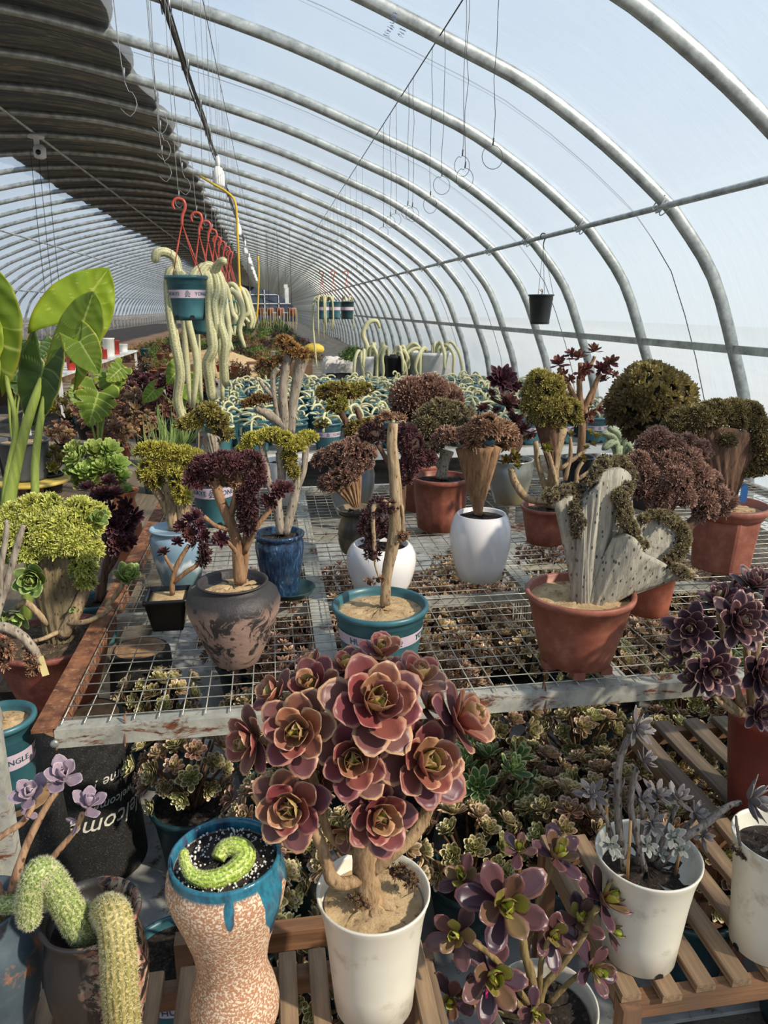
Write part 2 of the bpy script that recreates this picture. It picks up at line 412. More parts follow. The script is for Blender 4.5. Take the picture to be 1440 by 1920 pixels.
# faint blue maker's print on the film (too blurred to read): two short rows of strokes
def film_print():
    m = MB(); fi = plain('faint_blue_print', (120, 140, 196), (140, 158, 206), .6); r0_ = ray(732, 50); y = 3.0
    for _ in range(60):
        p = aty(732, 50, y); y += (arch_z(p.x)-.05-p.z)/(p.z-CAM_H)*y*.5
    c = aty(732, 50, y); t = np.array([0, 1, .0]); s_ = np.array([1., 0, (arch_z(c.x+.05)-arch_z(c.x-.05))/.1]); s_ /= np.linalg.norm(s_)
    for row, n_, o_ in ((0, 9, 0), (1, 3, .16)):
        for i in range(n_):
            for k in range(4):
                a = np.array(c)+t*(.045*i-.2+o_)+s_*(row*.07)+np.array([0, 0, .0]); d0 = t*random.uniform(-.014, .014)+s_*random.uniform(-.022, .022); d1 = t*random.uniform(-.014, .014)+s_*random.uniform(-.022, .022)
                beam(m, a+d0, a+d1+s_*.004, .004, .001, up=np.cross(t, s_))
    m.obj('film_print', fi, bpy.data.objects['ceiling'], smooth=False, kind='stuff')
film_print()
# support rope arcs on the film between ribs
def film_rope():
    P = [(x, 0, z+.06) for x, z in ARCH[::2]]; mb = MB(); tube(mb, P, .0035, 5, 1); return mb.mesh('press_rope', M_DARKW)
RP = film_rope()
for k, y in enumerate((5.45, 8.1, 2.83, 10.8, 13.4)):
    o = put('press_rope', RP, None, (0, y, 0)); tag(o, 'thin dark press rope over the outside of the film, %s from the near end' % ['second', 'third', 'first', 'fourth', 'fifth'][k], 'rope', 'press ropes over the film')
# ================================================================ plant tissue: templates and materials
def leaf_grid(L=1, W=.3, nl=5, nw=4, curl=.3, cup=.25, tip=.12, base=.28, wide=.68, thick=0.0, wave=0.0):
    """spatulate leaf along +x, z up; returns v, q, t, c (g = along the leaf, b = edge factor)"""
    ts = np.linspace(0, 1, nl+1); xs = np.linspace(-1, 1, nw+1); V = []; C = []
    def width(t):
        if t < wide: u = t/wide; return base+(1-base)*(u*u*(3-2*u))
        u = (t-wide)/(1-wide); return max(0.0, 1-u**2.2)**.5*(1-tip*u)
    for t in ts:
        wd = W*.5*width(min(t, .985))
        ang = curl*t
        for x in xs:
            V.append((L*t*math.cos(ang*.5), x*wd, L*t*math.sin(ang*.5)+cup*wd*x*x+wave*math.sin(t*9+x*3)*W)); C.append((.5, t, abs(x)**3 if t < .9 else 1, 1))
    V = np.array(V); C = np.array(C); q = np.array(gridq(nl+1, nw+1)); t_ = np.zeros((0, 3), int)
    if thick > 0:
        V2 = V.copy(); prof = np.array([[math.sin(min(1, t*1.1+.08)*PI)**.6*(1-x*x) for x in xs] for t in ts]).ravel()
        V2[:, 2] -= thick*(.12+prof); n = len(V); V = np.vstack([V, V2]); C = np.vstack([C, C]); q2 = q[:, ::-1]+n
        w1 = nw+1; side = []
        for i in range(nl): side += [(i*w1, (i+1)*w1, (i+1)*w1+n, i*w1+n), (i*w1+nw+n, (i+1)*w1+nw+n, (i+1)*w1+nw, i*w1+nw)]
        for j in range(nw): side += [(nl*w1+j, nl*w1+j+1, nl*w1+j+1+n, nl*w1+j+n)]
        q = np.vstack([q, q2, np.array(side)])
    return V, q, t_, C
def place(tm, M, s=1.0, off=(0, 0, 0), r=None):
    v, q, t, c = tm; V = (np.asarray(M)@(v*s).T).T+np.array(off)
    if r is not None: c = c.copy(); c[:, 0] = r
    return V, q, t, c
def rotz(a): return np.array([[math.cos(a), -math.sin(a), 0], [math.sin(a), math.cos(a), 0], [0, 0, 1.]])
def roty(a): return np.array([[math.cos(a), 0, math.sin(a)], [0, 1, 0], [-math.sin(a), 0, math.cos(a)]])
def rotx(a): return np.array([[1, 0, 0], [0, math.cos(a), -math.sin(a)], [0, math.sin(a), math.cos(a)]])
def rosette_layout(n, e0=80, e1=8, l0=.35, l1=1, pw=.7, jit=.08, z0=.18, r0=.03):
    """per leaf: rotation matrix, offset, length, age 0 (heart) .. 1 (outer)"""
    out_ = []
    for i in range(n):
        f = i/(n-1); a = i*2.39996+random.uniform(-jit, jit)*2; el = math.radians(e0+(e1-e0)*f**pw+random.uniform(-60, 60)*jit)
        M = rotz(a)@roty(-el); out_.append((M, (math.cos(a)*r0*f, math.sin(a)*r0*f, z0*(1-f)), (l0+(l1-l0)*f**.6)*random.uniform(1-jit, 1+jit), f))
    return out_
def rosette_tmpl(n, leaf, **k):
    mb = MB()
    for M, off, L, f in rosette_layout(n, **k):
        v, q, t, c = place(leaf, M, L, off, f); c = c.copy(); mb.add(v, q, t, c)
    V = np.vstack(mb.v); C = np.vstack(mb.c); Q = np.vstack(mb.q) if mb.q else np.zeros((0, 4), int); T = np.vstack(mb.t) if mb.t else np.zeros((0, 3), int)
    return V, Q, T, C
def tmpl_mesh(name, tm, mat=None):
    mb = MB(); mb.add(*tm); return mb.mesh(name, mat)
# channel r: age in a rosette (or a random number for scattered ones), g: along the leaf, b: edge
def m_leaf(name, age, edge=None, rough=.45, transl=.18, edge_w=.6, tint=.25, along=None, spec=.4, rnd=True):
    """age: ramp stops over the leaf's age in its rosette; edge: rim colour"""
    if name in MATS: return MATS[name]
    N = NT(name); A = N.attr(); c = N.ramp(A[0], [(p, rgb(*k)) for p, k in age])
    if along: c = N.mix(N.ramp(A[1], [(along[1], (0, 0, 0)), (along[2], (1, 1, 1))]), c, rgb(*along[0]))
    if edge: c = N.mix(N.ramp(A[2], [(edge_w, (0, 0, 0)), (min(1, edge_w+.25), (1, 1, 1))]), c, rgb(*edge))
    c = N.mix(N.ramp(N.noise(60, 4), [(.35, (0, 0, 0)), (.75, (1, 1, 1))]), c, N.mix(1.0, c, (tint*2.4,)*3, 'MULTIPLY'))
    if rnd:
        oi = N.n('ShaderNodeObjectInfo'); hs = N.n('ShaderNodeHueSaturation')
        N.l(N.math('ADD', N.math('MULTIPLY', oi.outputs['Random'], .05), .475), hs.inputs['Hue']); N.l(N.math('ADD', N.math('MULTIPLY', oi.outputs['Random'], .4), .8), hs.inputs['Value'])
        N.l(c, hs.inputs['Color']); c = hs.outputs[0]
    N.base(c); N.set(Roughness=rough, Specular_IOR_Level=spec); tl = N.n('ShaderNodeBsdfTranslucent'); N.l(c, tl.inputs[0])
    mx = N.n('ShaderNodeMixShader'); mx.inputs[0].default_value = transl; N.l(N.p.outputs[0], mx.inputs[1]); N.l(tl.outputs[0], mx.inputs[2]); N.l(mx.outputs[0], N.out.inputs[0])
    N.bump(N.noise(90, 3), .1, .002); MATS[name] = N.m; return N.m
def m_crest(name, c_a, c_b, inner, tipc=None):
    """crest of tiny rosettes: r random, g along, b blend between tone a and tone b"""
    if name in MATS: return MATS[name]
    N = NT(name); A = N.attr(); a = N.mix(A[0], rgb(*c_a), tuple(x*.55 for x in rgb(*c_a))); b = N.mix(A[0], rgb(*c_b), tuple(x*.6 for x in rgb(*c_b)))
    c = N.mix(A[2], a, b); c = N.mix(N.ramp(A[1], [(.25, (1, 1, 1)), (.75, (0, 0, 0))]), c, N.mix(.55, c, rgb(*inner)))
    if tipc: c = N.mix(N.ramp(A[1], [(.78, (0, 0, 0)), (1, (1, 1, 1))]), c, rgb(*tipc))
    N.base(c); N.set(Roughness=.6, Specular_IOR_Level=.3); tl = N.n('ShaderNodeBsdfTranslucent'); N.l(c, tl.inputs[0])
    mx = N.n('ShaderNodeMixShader'); mx.inputs[0].default_value = .25; N.l(N.p.outputs[0], mx.inputs[1]); N.l(tl.outputs[0], mx.inputs[2]); N.l(mx.outputs[0], N.out.inputs[0])
    MATS[name] = N.m; return N.m
def m_bark(name, c, c2, scar=None, sc=30, stretch=(3, 3, .6), rough=.8, bump=.7):
    if name in MATS: return MATS[name]
    N = NT(name); x = N.noise(sc, 7, .7, N.obj_co(stretch), .5); col = N.ramp(x, [(.32, rgb(*c2)), (.62, rgb(*c))])
    if scar:
        v = N.n('ShaderNodeTexVoronoi'); v.inputs['Scale'].default_value = 90; N.l(N.obj_co((1, 1, .5)), v.inputs['Vector'])
        col = N.mix(N.ramp(v.outputs['Distance'], [(.16, (1, 1, 1)), (.26, (0, 0, 0))]), col, rgb(*scar))
    N.base(col); N.set(Roughness=rough, Specular_IOR_Level=.25); N.bump(x, bump, .006); MATS[name] = N.m; return N.m
B_BROWN = m_bark('reddish_bark', (170, 134, 100), (104, 74, 54))
B_GREY = m_bark('grey_trunk', (178, 166, 148), (116, 104, 92), (96, 84, 72))
B_TAN = m_bark('tan_trunk', (190, 166, 132), (122, 98, 72), (110, 88, 64))
B_DARK = m_bark('dark_brown_trunk', (120, 92, 74), (70, 50, 42))
B_OLIVE = m_bark('olive_trunk', (140, 126, 96), (86, 74, 58), (80, 66, 50))
B_BIG = m_bark('fan_trunk', (186, 180, 164), (134, 128, 116), (84, 76, 70), 22, (3.5, 3.5, .4), .75, .9)
L_SPIKE = leaf_grid(1, .34, 2, 2, .5, .3, wide=.5, base=.5)
L_TINY = leaf_grid(1, .5, 2, 2, .9, .5, wide=.6, base=.5)
T_SPIKY = rosette_tmpl(11, L_SPIKE, e0=86, e1=15, jit=.25, z0=.1)
T_CUP = rosette_tmpl(12, L_TINY, e0=82, e1=5, jit=.1, z0=.25)
C_BROWN = m_crest('brown_crest', (156, 116, 90), (196, 152, 120), (84, 56, 44), (206, 172, 140))
C_GREYB = m_crest('grey_brown_crest', (112, 100, 84), (168, 152, 106), (60, 50, 42), (186, 170, 132))
C_OLIVE = m_crest('olive_crest', (118, 104, 66), (184, 170, 84), (72, 60, 40), (194, 180, 112))
C_YEL = m_crest('yellow_green_crest', (128, 106, 58), (214, 206, 92), (96, 84, 40), (224, 212, 120))
C_LIME = m_crest('lime_crest', (168, 182, 78), (222, 222, 112), (116, 128, 52), (236, 232, 156))
C_PURP = m_crest('purple_crest', (70, 44, 48), (128, 80, 82), (38, 24, 28), (134, 96, 96))
C_PINKB = m_crest('pinkish_brown_crest', (136, 98, 90), (186, 146, 126), (80, 54, 50), (200, 166, 144))
C_DARKG = m_crest('dark_green_brown_crest', (94, 80, 62), (152, 138, 86), (52, 42, 36), (176, 158, 108))
def clump(blobs, n, size, mat, parent, tm=T_SPIKY, core=(70, 54, 44), name='crest', down=-.35, jit=.25, tone=None):
    """blobs: (x, y, z, r[, tone]) local metres. Tiny rosettes over the blobs' outside, one countless mass (stuff)"""
    Bl = np.array([list(b[:4]) for b in blobs]); tn = np.array([b[4] if len(b) > 4 else .5 for b in blobs]); area = Bl[:, 3]**2; pr = area/area.sum()
    P = []; Nn = []; Tn = []; k = 0; tries = 0
    while k < n and tries < n*12:
        i = RS.choice(len(Bl), p=pr); d = RS.randn(3); d /= np.linalg.norm(d); tries += 1
        if d[2] < down: continue
        p = Bl[i, :3]+d*Bl[i, 3]; dd = np.linalg.norm(Bl[:, :3]-p, axis=1)-Bl[:, 3]; dd[i] = 1
        if dd.min() < -.15*size: continue
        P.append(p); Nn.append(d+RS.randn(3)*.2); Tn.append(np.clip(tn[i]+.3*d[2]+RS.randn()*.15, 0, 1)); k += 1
    mb = MB(); scatter(mb, tm, P, Nn, size*RS.uniform(.75, 1.25, len(P)), RS.rand(len(P)), Tn)
    o = mb.obj(name, mat, parent, kind='stuff')
    cb = MB()
    for b in Bl:
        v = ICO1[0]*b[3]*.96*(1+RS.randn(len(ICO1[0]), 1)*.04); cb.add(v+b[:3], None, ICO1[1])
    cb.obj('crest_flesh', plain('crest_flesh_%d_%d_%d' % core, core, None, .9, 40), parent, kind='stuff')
    return o
def path_blobs(P, R, step=.6, tone=.5, jit=.15):
    """blobs strung along a path of points (x,y,z)"""
    Q = smooth_path([tuple(p)+((R[i] if hasattr(R, '__len__') else R),) for i, p in enumerate(P)], 8); out_ = []; last = None
    for q in Q:
        if last is None or np.linalg.norm(q[:3]-last) > q[3]*step:
            out_.append((q[0]+RS.randn()*q[3]*jit, q[1]+RS.randn()*q[3]*jit, q[2]+RS.randn()*q[3]*jit, q[3]*RS.uniform(.85, 1.15), tone)); last = q[:3]
    return out_
# ---------------------------------------------------------------- pots
def pot_profile(rt, rb, h, th=.006, lip=.012, lip_h=.02, soil=.03, foot=0.0):
    """plain tapered pot with a rolled rim, wall and soil well"""
    ri = rt-th; s = (rt-rb)/h
    return [(rb*.96, 0), (rb, .004), (rb+s*(h-lip_h)*.5, (h-lip_h)*.5), (rt-s*lip_h-.002, h-lip_h), (rt+lip-.003, h-lip_h+.001), (rt+lip, h-lip_h*.6), (rt+lip, h-.003), (rt+lip-.004, h), (ri+.002, h), (ri, h-.004), (ri-s*soil, h-soil-.02)]
def soil_disc(parent, r, z, mat, bumpy=.006, n=36, name='soil'):
    mb = MB(); rr = [0.001, .3, .55, .8, 1.0]; V = []
    for f in rr:
        for j in range(n):
            a = j*2*PI/n; V.append((math.cos(a)*r*f, math.sin(a)*r*f, z+bumpy*(RS.rand()-.5)*2*(f < 1)+bumpy*1.2*(1-f)))
    mb.add(V, gridq(5, n, True)); return mb.obj(name, mat, parent)
M_TEAL = None
def m_teal():
    N = NT('teal_plastic'); c = N.ramp(N.noise(10, 4), [(.3, rgb(42, 84, 94)), (.7, rgb(68, 116, 124))])
    c = N.mix(N.ramp(N.noise(45, 6, .8), [(.64, (0, 0, 0)), (.70, (1, 1, 1))]), c, rgb(150, 178, 172)); N.base(c); N.set(Roughness=.38); return N.m
M_TEAL = m_teal(); M_DKTEAL = plain('dark_teal_plastic', (34, 66, 70), (22, 46, 52), .4, 12)
M_BAND = plain('pink_label_band', (206, 188, 198), (190, 172, 186), .5, 20)
M_INK = plain('teal_label_ink', (34, 88, 98), (28, 72, 84), .5, 20)
def m_terra(name='terracotta_plastic', c=(162, 96, 76), c2=(122, 68, 56)):
    if name in MATS: return MATS[name]
    N = NT(name); x = N.ramp(N.noise(12, 6, .7), [(.3, rgb(*c2)), (.65, rgb(*c))]); d = N.ramp(N.noise(24, 7, .8), [(.5, (0, 0, 0)), (.8, (.55, .55, .55))])
    N.base(N.mix(d, x, rgb(176, 132, 112))); N.set(Roughness=.5); N.bump(N.noise(60, 4), .15, .003); MATS[name] = N.m; return N.m
M_TERRA = m_terra(); M_TERRA2 = m_terra('bright_terracotta', (176, 98, 74), (136, 70, 52))
M_WPOT = plain('white_glazed_ceramic', (232, 228, 226), (222, 218, 218), .12, 3)
M_WPLAS = plain('white_plastic', (228, 222, 204), (214, 208, 192), .32, 4, c3=(190, 180, 160), sc3=14)
def text_mesh(body, size, ext=.0006):
    cu = bpy.data.curves.new('lettering', 'FONT'); cu.body = body; cu.size = size; cu.extrude = ext; cu.resolution_u = 2; cu.align_x = 'CENTER'; cu.align_y = 'CENTER'
    o = link(bpy.data.objects.new('lettering', cu)); bpy.context.view_layer.update()
    me = bpy.data.meshes.new_from_object(o.evaluated_get(bpy.context.evaluated_depsgraph_get())); bpy.data.objects.remove(o); bpy.data.curves.remove(cu)
    n = len(me.vertices); V = np.zeros(n*3); me.vertices.foreach_get('co', V); return me, V.reshape(-1, 3)
def wrap_mesh(me, V, rfun, ang0, z0, rot=0.0):
    c, s_ = math.cos(rot), math.sin(rot); X = V[:, 0]*c-V[:, 1]*s_; Y = V[:, 0]*s_+V[:, 1]*c
    z = z0+Y; r = np.array([rfun(k) for k in z])+.0012+V[:, 2]; a = ang0+X/rfun(z0)
    W = np.stack([r*np.sin(a), -r*np.cos(a), z], 1); me.vertices.foreach_set('co', W.ravel()); me.update(); return me
def rose_mesh(r):
    """little rose emblem: spiral petals and two leaves, flat in x y"""
    mb = MB()
    def strip(a0, a1, rad, wd, ph, yo=0):
        V = []
        for i in range(9):
            a = a0+(a1-a0)*i/8; rr = rad*(1+.08*math.sin(3*a+ph))
            V += [(math.cos(a)*rr, math.sin(a)*rr+yo, 0), (math.cos(a)*(rr-wd*math.sin(PI*i/8)-.0001), math.sin(a)*(rr-wd*math.sin(PI*i/8)-.0001)+yo, 0)]
        mb.add(V, gridq(9, 2))
    for k in range(4):
        for j in range(3): strip(j*2.1+k, j*2.1+k+1.7, r*(.2+.22*k), r*.14, k, r*.2)
    for sg in (-1, 1): mb.add([(0, -.75*r, 0), (sg*.55*r, -.62*r, 0), (sg*1.0*r, -.95*r, 0), (sg*.5*r, -1.0*r, 0)], [(0, 1, 2, 3)])
    V = np.vstack(mb.v); return mb.mesh('rose_emblem', None, False), V
def gallon_pot(parent, rt=.115, rb=.085, h=.19, band=True, text_ang=0.0, soil=M_SAND, holes=True, mat=None, bandz=(.50, .68), soil_mat=True, words=True):
    mat = mat or M_TEAL; s = (rt-rb)/h
    pr = [(rb*.9, .004), (rb, 0), (rb+s*.02, .02), (rb+s*h*.80, h*.80), (rb+s*h*.80+.0025, h*.81), (rt-.004, h-.016), (rt+.004, h-.015), (rt+.007, h-.009), (rt+.006, h-.002), (rt+.001, h), (rt-.004, h-.002), (rt-.007, h-.012), (rt-.009, h-.035)]
    mb = MB(); lathe(mb, pr, 48); p = mb.obj('pot', mat, parent)
    if holes:
        hm = MB()
        for k in range(6):
            a = k*PI/3+.3; r = rb+.0016
            V = [(math.sin(a+da)*(r+s*zz), -math.cos(a+da)*(r+s*zz), zz) for da, zz in ((-.16, .003), (.16, .003), (.16, .014), (.09, .022), (-.09, .022), (-.16, .014))]
            hm.add(V+[tuple(np.mean(V, 0))], None, [(i, (i+1) % 6, 6) for i in range(6)])
        hm.obj('drain_hole', plain('drain_dark', (14, 16, 16)), p, smooth=False, kind='stuff')
    rf = lambda z: rb+s*z+.001
    if band:
        bm_ = MB(); lathe(bm_, [(rf(h*bandz[0]), h*bandz[0]), (rf(h*bandz[1]), h*bandz[1])], 48, close=False); bd = bm_.obj('label_band', M_BAND, p)
        if words:
            hh = (bandz[1]-bandz[0])*h; zc = h*(bandz[0]+bandz[1])/2
            for k in range(2):
                for wd, off in (('HUAYE', -.84), ('YONGLE', .92)):
                    me, V = text_mesh(wd, hh*.84*min(1, rf(zc)*9.5), .0003); wrap_mesh(me, V, rf, text_ang+k*PI+off+(.0), zc-hh*.0); put('lettering', me, bd, mat=M_INK)
                me, V = rose_mesh(hh*.36); wrap_mesh(me, V, rf, text_ang+k*PI, zc); put('rose_emblem', me, bd, mat=M_INK)
    if soil_mat: soil_disc(parent, rt-.008, h-.022, soil)
    return p
class Plant:
    """a potted plant: rim centre and width, base and width, in pixels of the photograph, standing on the plane z"""
    def __init__(s, name, label, cat, rim, rw, by, bw, z=.708, bx=None, group=None):
        bx = rim[0] if bx is None else bx
        q = atz(bx, by, z); m = mpp(q); dep = math.atan2(CAM_H-z, math.hypot(q.x, q.y)); q = atz(bx, by-bw/2*math.sin(dep), z)
        s.m = mpp(q); s.base = q; s.Y = q.y; top = aty(rim[0], rim[1], q.y); s.top = top-q; s.h = max(.03, top.z-z); s.m2 = mpp(top)
        s.R = rw/2*s.m2; s.r = bw/2*s.m; s.root = thing(name, label, cat, q, group)
    def p(s, px, py, dy=0.0): 
        v = aty(px, py, s.Y+dy)-s.base; return (v.x, v.y, v.z)
    def px(s, n): return n*s.m2
    def tubes(s, lst, mat, name='branch', n=9, wob=.12):
        """lst of (points [(px,py,dy)..], radii px): each its own object"""
        first = None
        for i, (P, R) in enumerate(lst):
            mb = MB(); tube(mb, [s.p(*a) for a in P], [s.px(r) for r in R] if hasattr(R, '__len__') else s.px(R), n, 5, wob=wob)
            o = mb.obj('trunk' if i == 0 and name == 'branch' else name, mat, s.root)
            first = first or o
        return first
    def blobs(s, lst):
        return [(*s.p(b[0], b[1], b[2]), s.px(b[3]))+tuple(b[4:5]) for b in lst]
    def crest(s, paths=(), blobs=(), n=200, size=7, mat=None, tm=None, **k):
        B = s.blobs(blobs)
        for P, R, tone in paths:
            B += path_blobs([s.p(*a) for a in P], [s.px(r) for r in R] if hasattr(R, '__len__') else s.px(R), tone=tone)
        return clump(B, n, s.px(size), mat or C_BROWN, s.root, tm or T_SPIKY, **k)
    def soil(s, mat=M_SAND, d=.02, r=None): return soil_disc(s.root, (r or s.R)*.93, s.h-d, mat)
    def pot(s, prof, mat, n=44, name='pot', flute=None):
        """prof: (fraction of radius from base to rim measured against R, fraction of height)"""
        mb = MB(); lathe(mb, [(a*s.R, b*s.h) for a, b in prof], n, flute); return mb.obj(name, mat, s.root)
    def plastic(s, mat, lip=.05, liph=.10, n=48, flute=None, soil=M_SAND):
        k = s.r/s.R
        f = lambda t: k+(1-k)*t
        return s.pot([(k*.96, .0), (k, .01), (f(.3), .3), (f(.6), .6), (f(1-liph)*.985, 1-liph), (1.0, 1-liph+.005), (1+.02, 1-liph*.5), (1.02, .99), (1, 1.0), (.95, 1.0), (.93, .98), (.9, .82)], mat, n, flute=flute)
# a dictionary of whole-rosette meshes
def place_rosette(parent, mesh, loc, nrm, size, spin=None, name='rosette', label=None):
    M = Matrix(frames([nrm], np.array([random.uniform(0, 6.28) if spin is None else spin]))[0].tolist())
    return put(name, mesh, parent, loc, M.to_euler(), size, label=label)
# ================================================================ fan-shaped (cristate) trunks
def fan(mb, base, top, wb, tb, tt, ruffle=0.0, k=2.0, nu=28, nv=12, ph=0.0, flare=1.0):
    """base (x,y,z); top: list of (x,y,z) along the crest; wb base half width, tb/tt half thickness at base/top"""
    T = smooth_path(top, 6); L = np.linspace(0, len(T)-1, nu+1); T = np.stack([np.interp(L, np.arange(len(T)), T[:, i]) for i in range(3)], 1)
    base = np.array(base); d = T[-1]-T[0]; d[2] = 0; d = d/(np.linalg.norm(d)+1e-9); nrm = np.array([d[1], -d[0], 0])
    F_ = []; B_ = []
    for i in range(nv+1):
        v = i/nv; vv = v**flare
        for j in range(nu+1):
            u = j/nu; s = 2*u-1; b = base+d*wb*s; p = b*(1-vv)+T[j]*vv; p[2] = base[2]*(1-v)+T[j][2]*v
            th = (tb*(1-v)+tt*v)*math.sqrt(max(0, 1-s*s*.999)); rf = ruffle*v*math.sin(k*PI*u*2+ph+v*1.2)
            fine = .12*tt*math.sin(u*37+math.sin(v*5+ph)*1.5)*math.sqrt(max(0, 1-s*s))
            F_.append(p+nrm*(th+rf+fine)); B_.append(p+nrm*(-th+rf))
    n1 = nu+1; V = np.vstack([F_, B_]); q = gridq(nv+1, n1); qb = [(a+len(F_), d_+len(F_), c+len(F_), b+len(F_)) for a, b, c, d_ in q]; o = len(F_); side = []
    for i in range(nv): side += [(i*n1, (i+1)*n1, (i+1)*n1+o, i*n1+o), (i*n1+nu+o, (i+1)*n1+nu+o, (i+1)*n1+nu, i*n1+nu)]
    for j in range(nu): side += [(nv*n1+j, nv*n1+j+1, nv*n1+j+1+o, nv*n1+j+o)]
    mb.add(V, list(q)+qb+side); return mb
def pfan(P, lst, mat, name='trunk'):
    """lst: (base px, top px list, wb, tb, tt, ruffle, k)"""
    mb = MB()
    for b, top, wb, tb, tt, rf, k in lst: fan(mb, P.p(*b), [P.p(*t) for t in top], P.px(wb), P.px(tb), P.px(tt), P.px(rf), k, ph=random.random()*6)
    return mb.obj(name, mat, P.root)
# ================================================================ the wire mesh bench
TZ = .70; TX0, TX1, TY0, TY1 = -.475, 2.38, 1.475, 3.60
def bench():
    b = thing('wire_mesh_bench', 'long galvanised bench with a wire mesh top and rusty left edge', 'bench', (TX0, TY0, 0))
    def bar(name, p, q, wd, ht, mat, lab=None):
        m = MB(); beam(m, np.array(p)-[TX0, TY0, 0], np.array(q)-[TX0, TY0, 0], wd, ht); return m.obj(name, mat, b, smooth=False, label=lab)
    bar('front_bar', (TX0, TY0, TZ-.024), (TX1, TY0, TZ-.024), .006, .042, M_FRAME); bar('front_bar_flange', (TX0, TY0+.02, TZ-.006), (TX1, TY0+.02, TZ-.006), .04, .005, M_FRAME)
    bar('back_bar', (TX0, TY1, TZ-.024), (TX1, TY1, TZ-.024), .04, .04, M_FRAME)
    bar('side_bar', (TX0-.022, TY0, TZ-.004), (TX0-.022, TY1, TZ-.004), .048, .008, M_RUST, 'rusty brown side bar'); bar('side_bar_flange', (TX0, TY0, TZ-.026), (TX0, TY1, TZ-.026), .005, .05, M_RUST)
    bar('side_bar', (TX1, TY0, TZ-.02), (TX1, TY1, TZ-.02), .045, .03, M_FRAME)
    for x in (.12, .80, 1.50): bar('long_bar', (x, TY0, TZ-.020), (x, TY1, TZ-.020), .055, .016, M_FRAME)
    for y in (2.15, 2.9): bar('cross_bar', (TX0, y, TZ-.045), (TX1, y, TZ-.045), .03, .03, M_FRAME)
    for x in (TX0+.012, .80, 1.5, TX1-.03):
        for y in (TY0+.005, 2.5, TY1): bar('leg', (x, y, 0), (x, y, TZ-.004), .05, .05 if x > 0 else .012, M_FRAME)
    bt = MB(); lathe(bt, [(.001, 0), (.009, 0), (.009, .004), (.006, .007), (.001, .007)], 12); o = bt.obj('bolt', M_GALV, b); o.location = (.0, -.006, TZ-.03); o.rotation_euler = (PI/2, 0, 0)
    def wires(x0, x1, nm):
        W = MB(); r = .0016
        def wire(p, q):
            p = np.array(p)-[TX0, TY0, 0]; q = np.array(q)-[TX0, TY0, 0]; n = 7; mid = []
            for t in np.linspace(0, 1, n): mid.append(p+(q-p)*t+np.array([RS.randn()*.001, RS.randn()*.001, -.003*math.sin(t*PI)]))
            tube(W, mid, r, 5, 1)
        for x in np.arange(x0, x1+.001, .05): wire((x, TY0+.01, TZ+.003), (x, TY1, TZ+.003))
        for y in np.arange(TY0+.03, TY1, .05): wire((x0, y, TZ+.0062), (x1, y, TZ+.0062))
        W.obj(nm, M_WIRE, b, kind='stuff')
    wires(TX0+.01, .93, 'wire_mesh'); wires(.955, TX1-.02, 'wire_mesh')
    tie = MB()
    for k, (x, y) in enumerate(((TX0+.14, TY0), (TX0, 1.95), (TX0, 2.25), (TX0, 2.75), (.6, TY0), (1.2, TY0))):
        t = MB(); a = np.linspace(0, 2*PI, 9); tube(t, [(x-TX0+.012*math.cos(q)*(1 if y > TY0 else .15), y-TY0+.012*math.sin(q)*(1 if y <= TY0 else .15)+.006, TZ-.02+.034*math.sin(q+.6)) for q in a], .0018, 5, 2); t.obj('wire_tie', M_RUST, b)
bench()
# ================================================================ plants standing on the bench
G_BEN = 'old crested succulents on the wire mesh bench'
# --- teal pot with bare trunk
P = Plant('potted_crested_aeonium', 'teal lettered plastic pot with one tall bare curved trunk, at the bench front', 'potted plant', (713, 1130), 172, 1272, 134)
gallon_pot(P.root, P.R, P.r, P.h, text_ang=.30, soil=M_SAND)
t = P.tubes([([(722, 1133, 0), (725, 1080, 0), (735, 1030, 0), (742, 980, .0), (741, 900, 0), (735, 840, 0), (737, 793, 0)], [10, 10, 12, 13, 11, 10, 9]),
    ([(742, 945, 0), (752, 948, -.01), (755, 970, -.01), (757, 998, -.01)], [4, 4, 3.5, 4]),
    ([(738, 955, 0), (720, 942, -.03), (702, 948, -.04), (699, 980, -.04), (703, 1042, -.04)], [6, 6, 5, 4, 4]),
    ([(702, 1040, -.04), (704, 1062, -.04), (711, 1084, -.04)], [3, 2, 2])], B_TAN)
P.crest([([(706, 790, 0), (722, 784, -.01), (740, 783, 0), (757, 785, .01)], [4, 6, 6, 4], .5)], [(757, 1006, -.01, 10), (694, 1092, -.04, 7), (710, 1088, -.04, 6)], 90, 8, C_BROWN, tm=T_SPIKY)
P.crest([([(728, 955, -.02), (705, 950, -.03), (690, 970, -.03), (688, 1000, -.03), (700, 1040, -.035)], [10, 12, 10, 9, 9], .1)], [], 110, 9, C_PURP, name='dead_leaves')
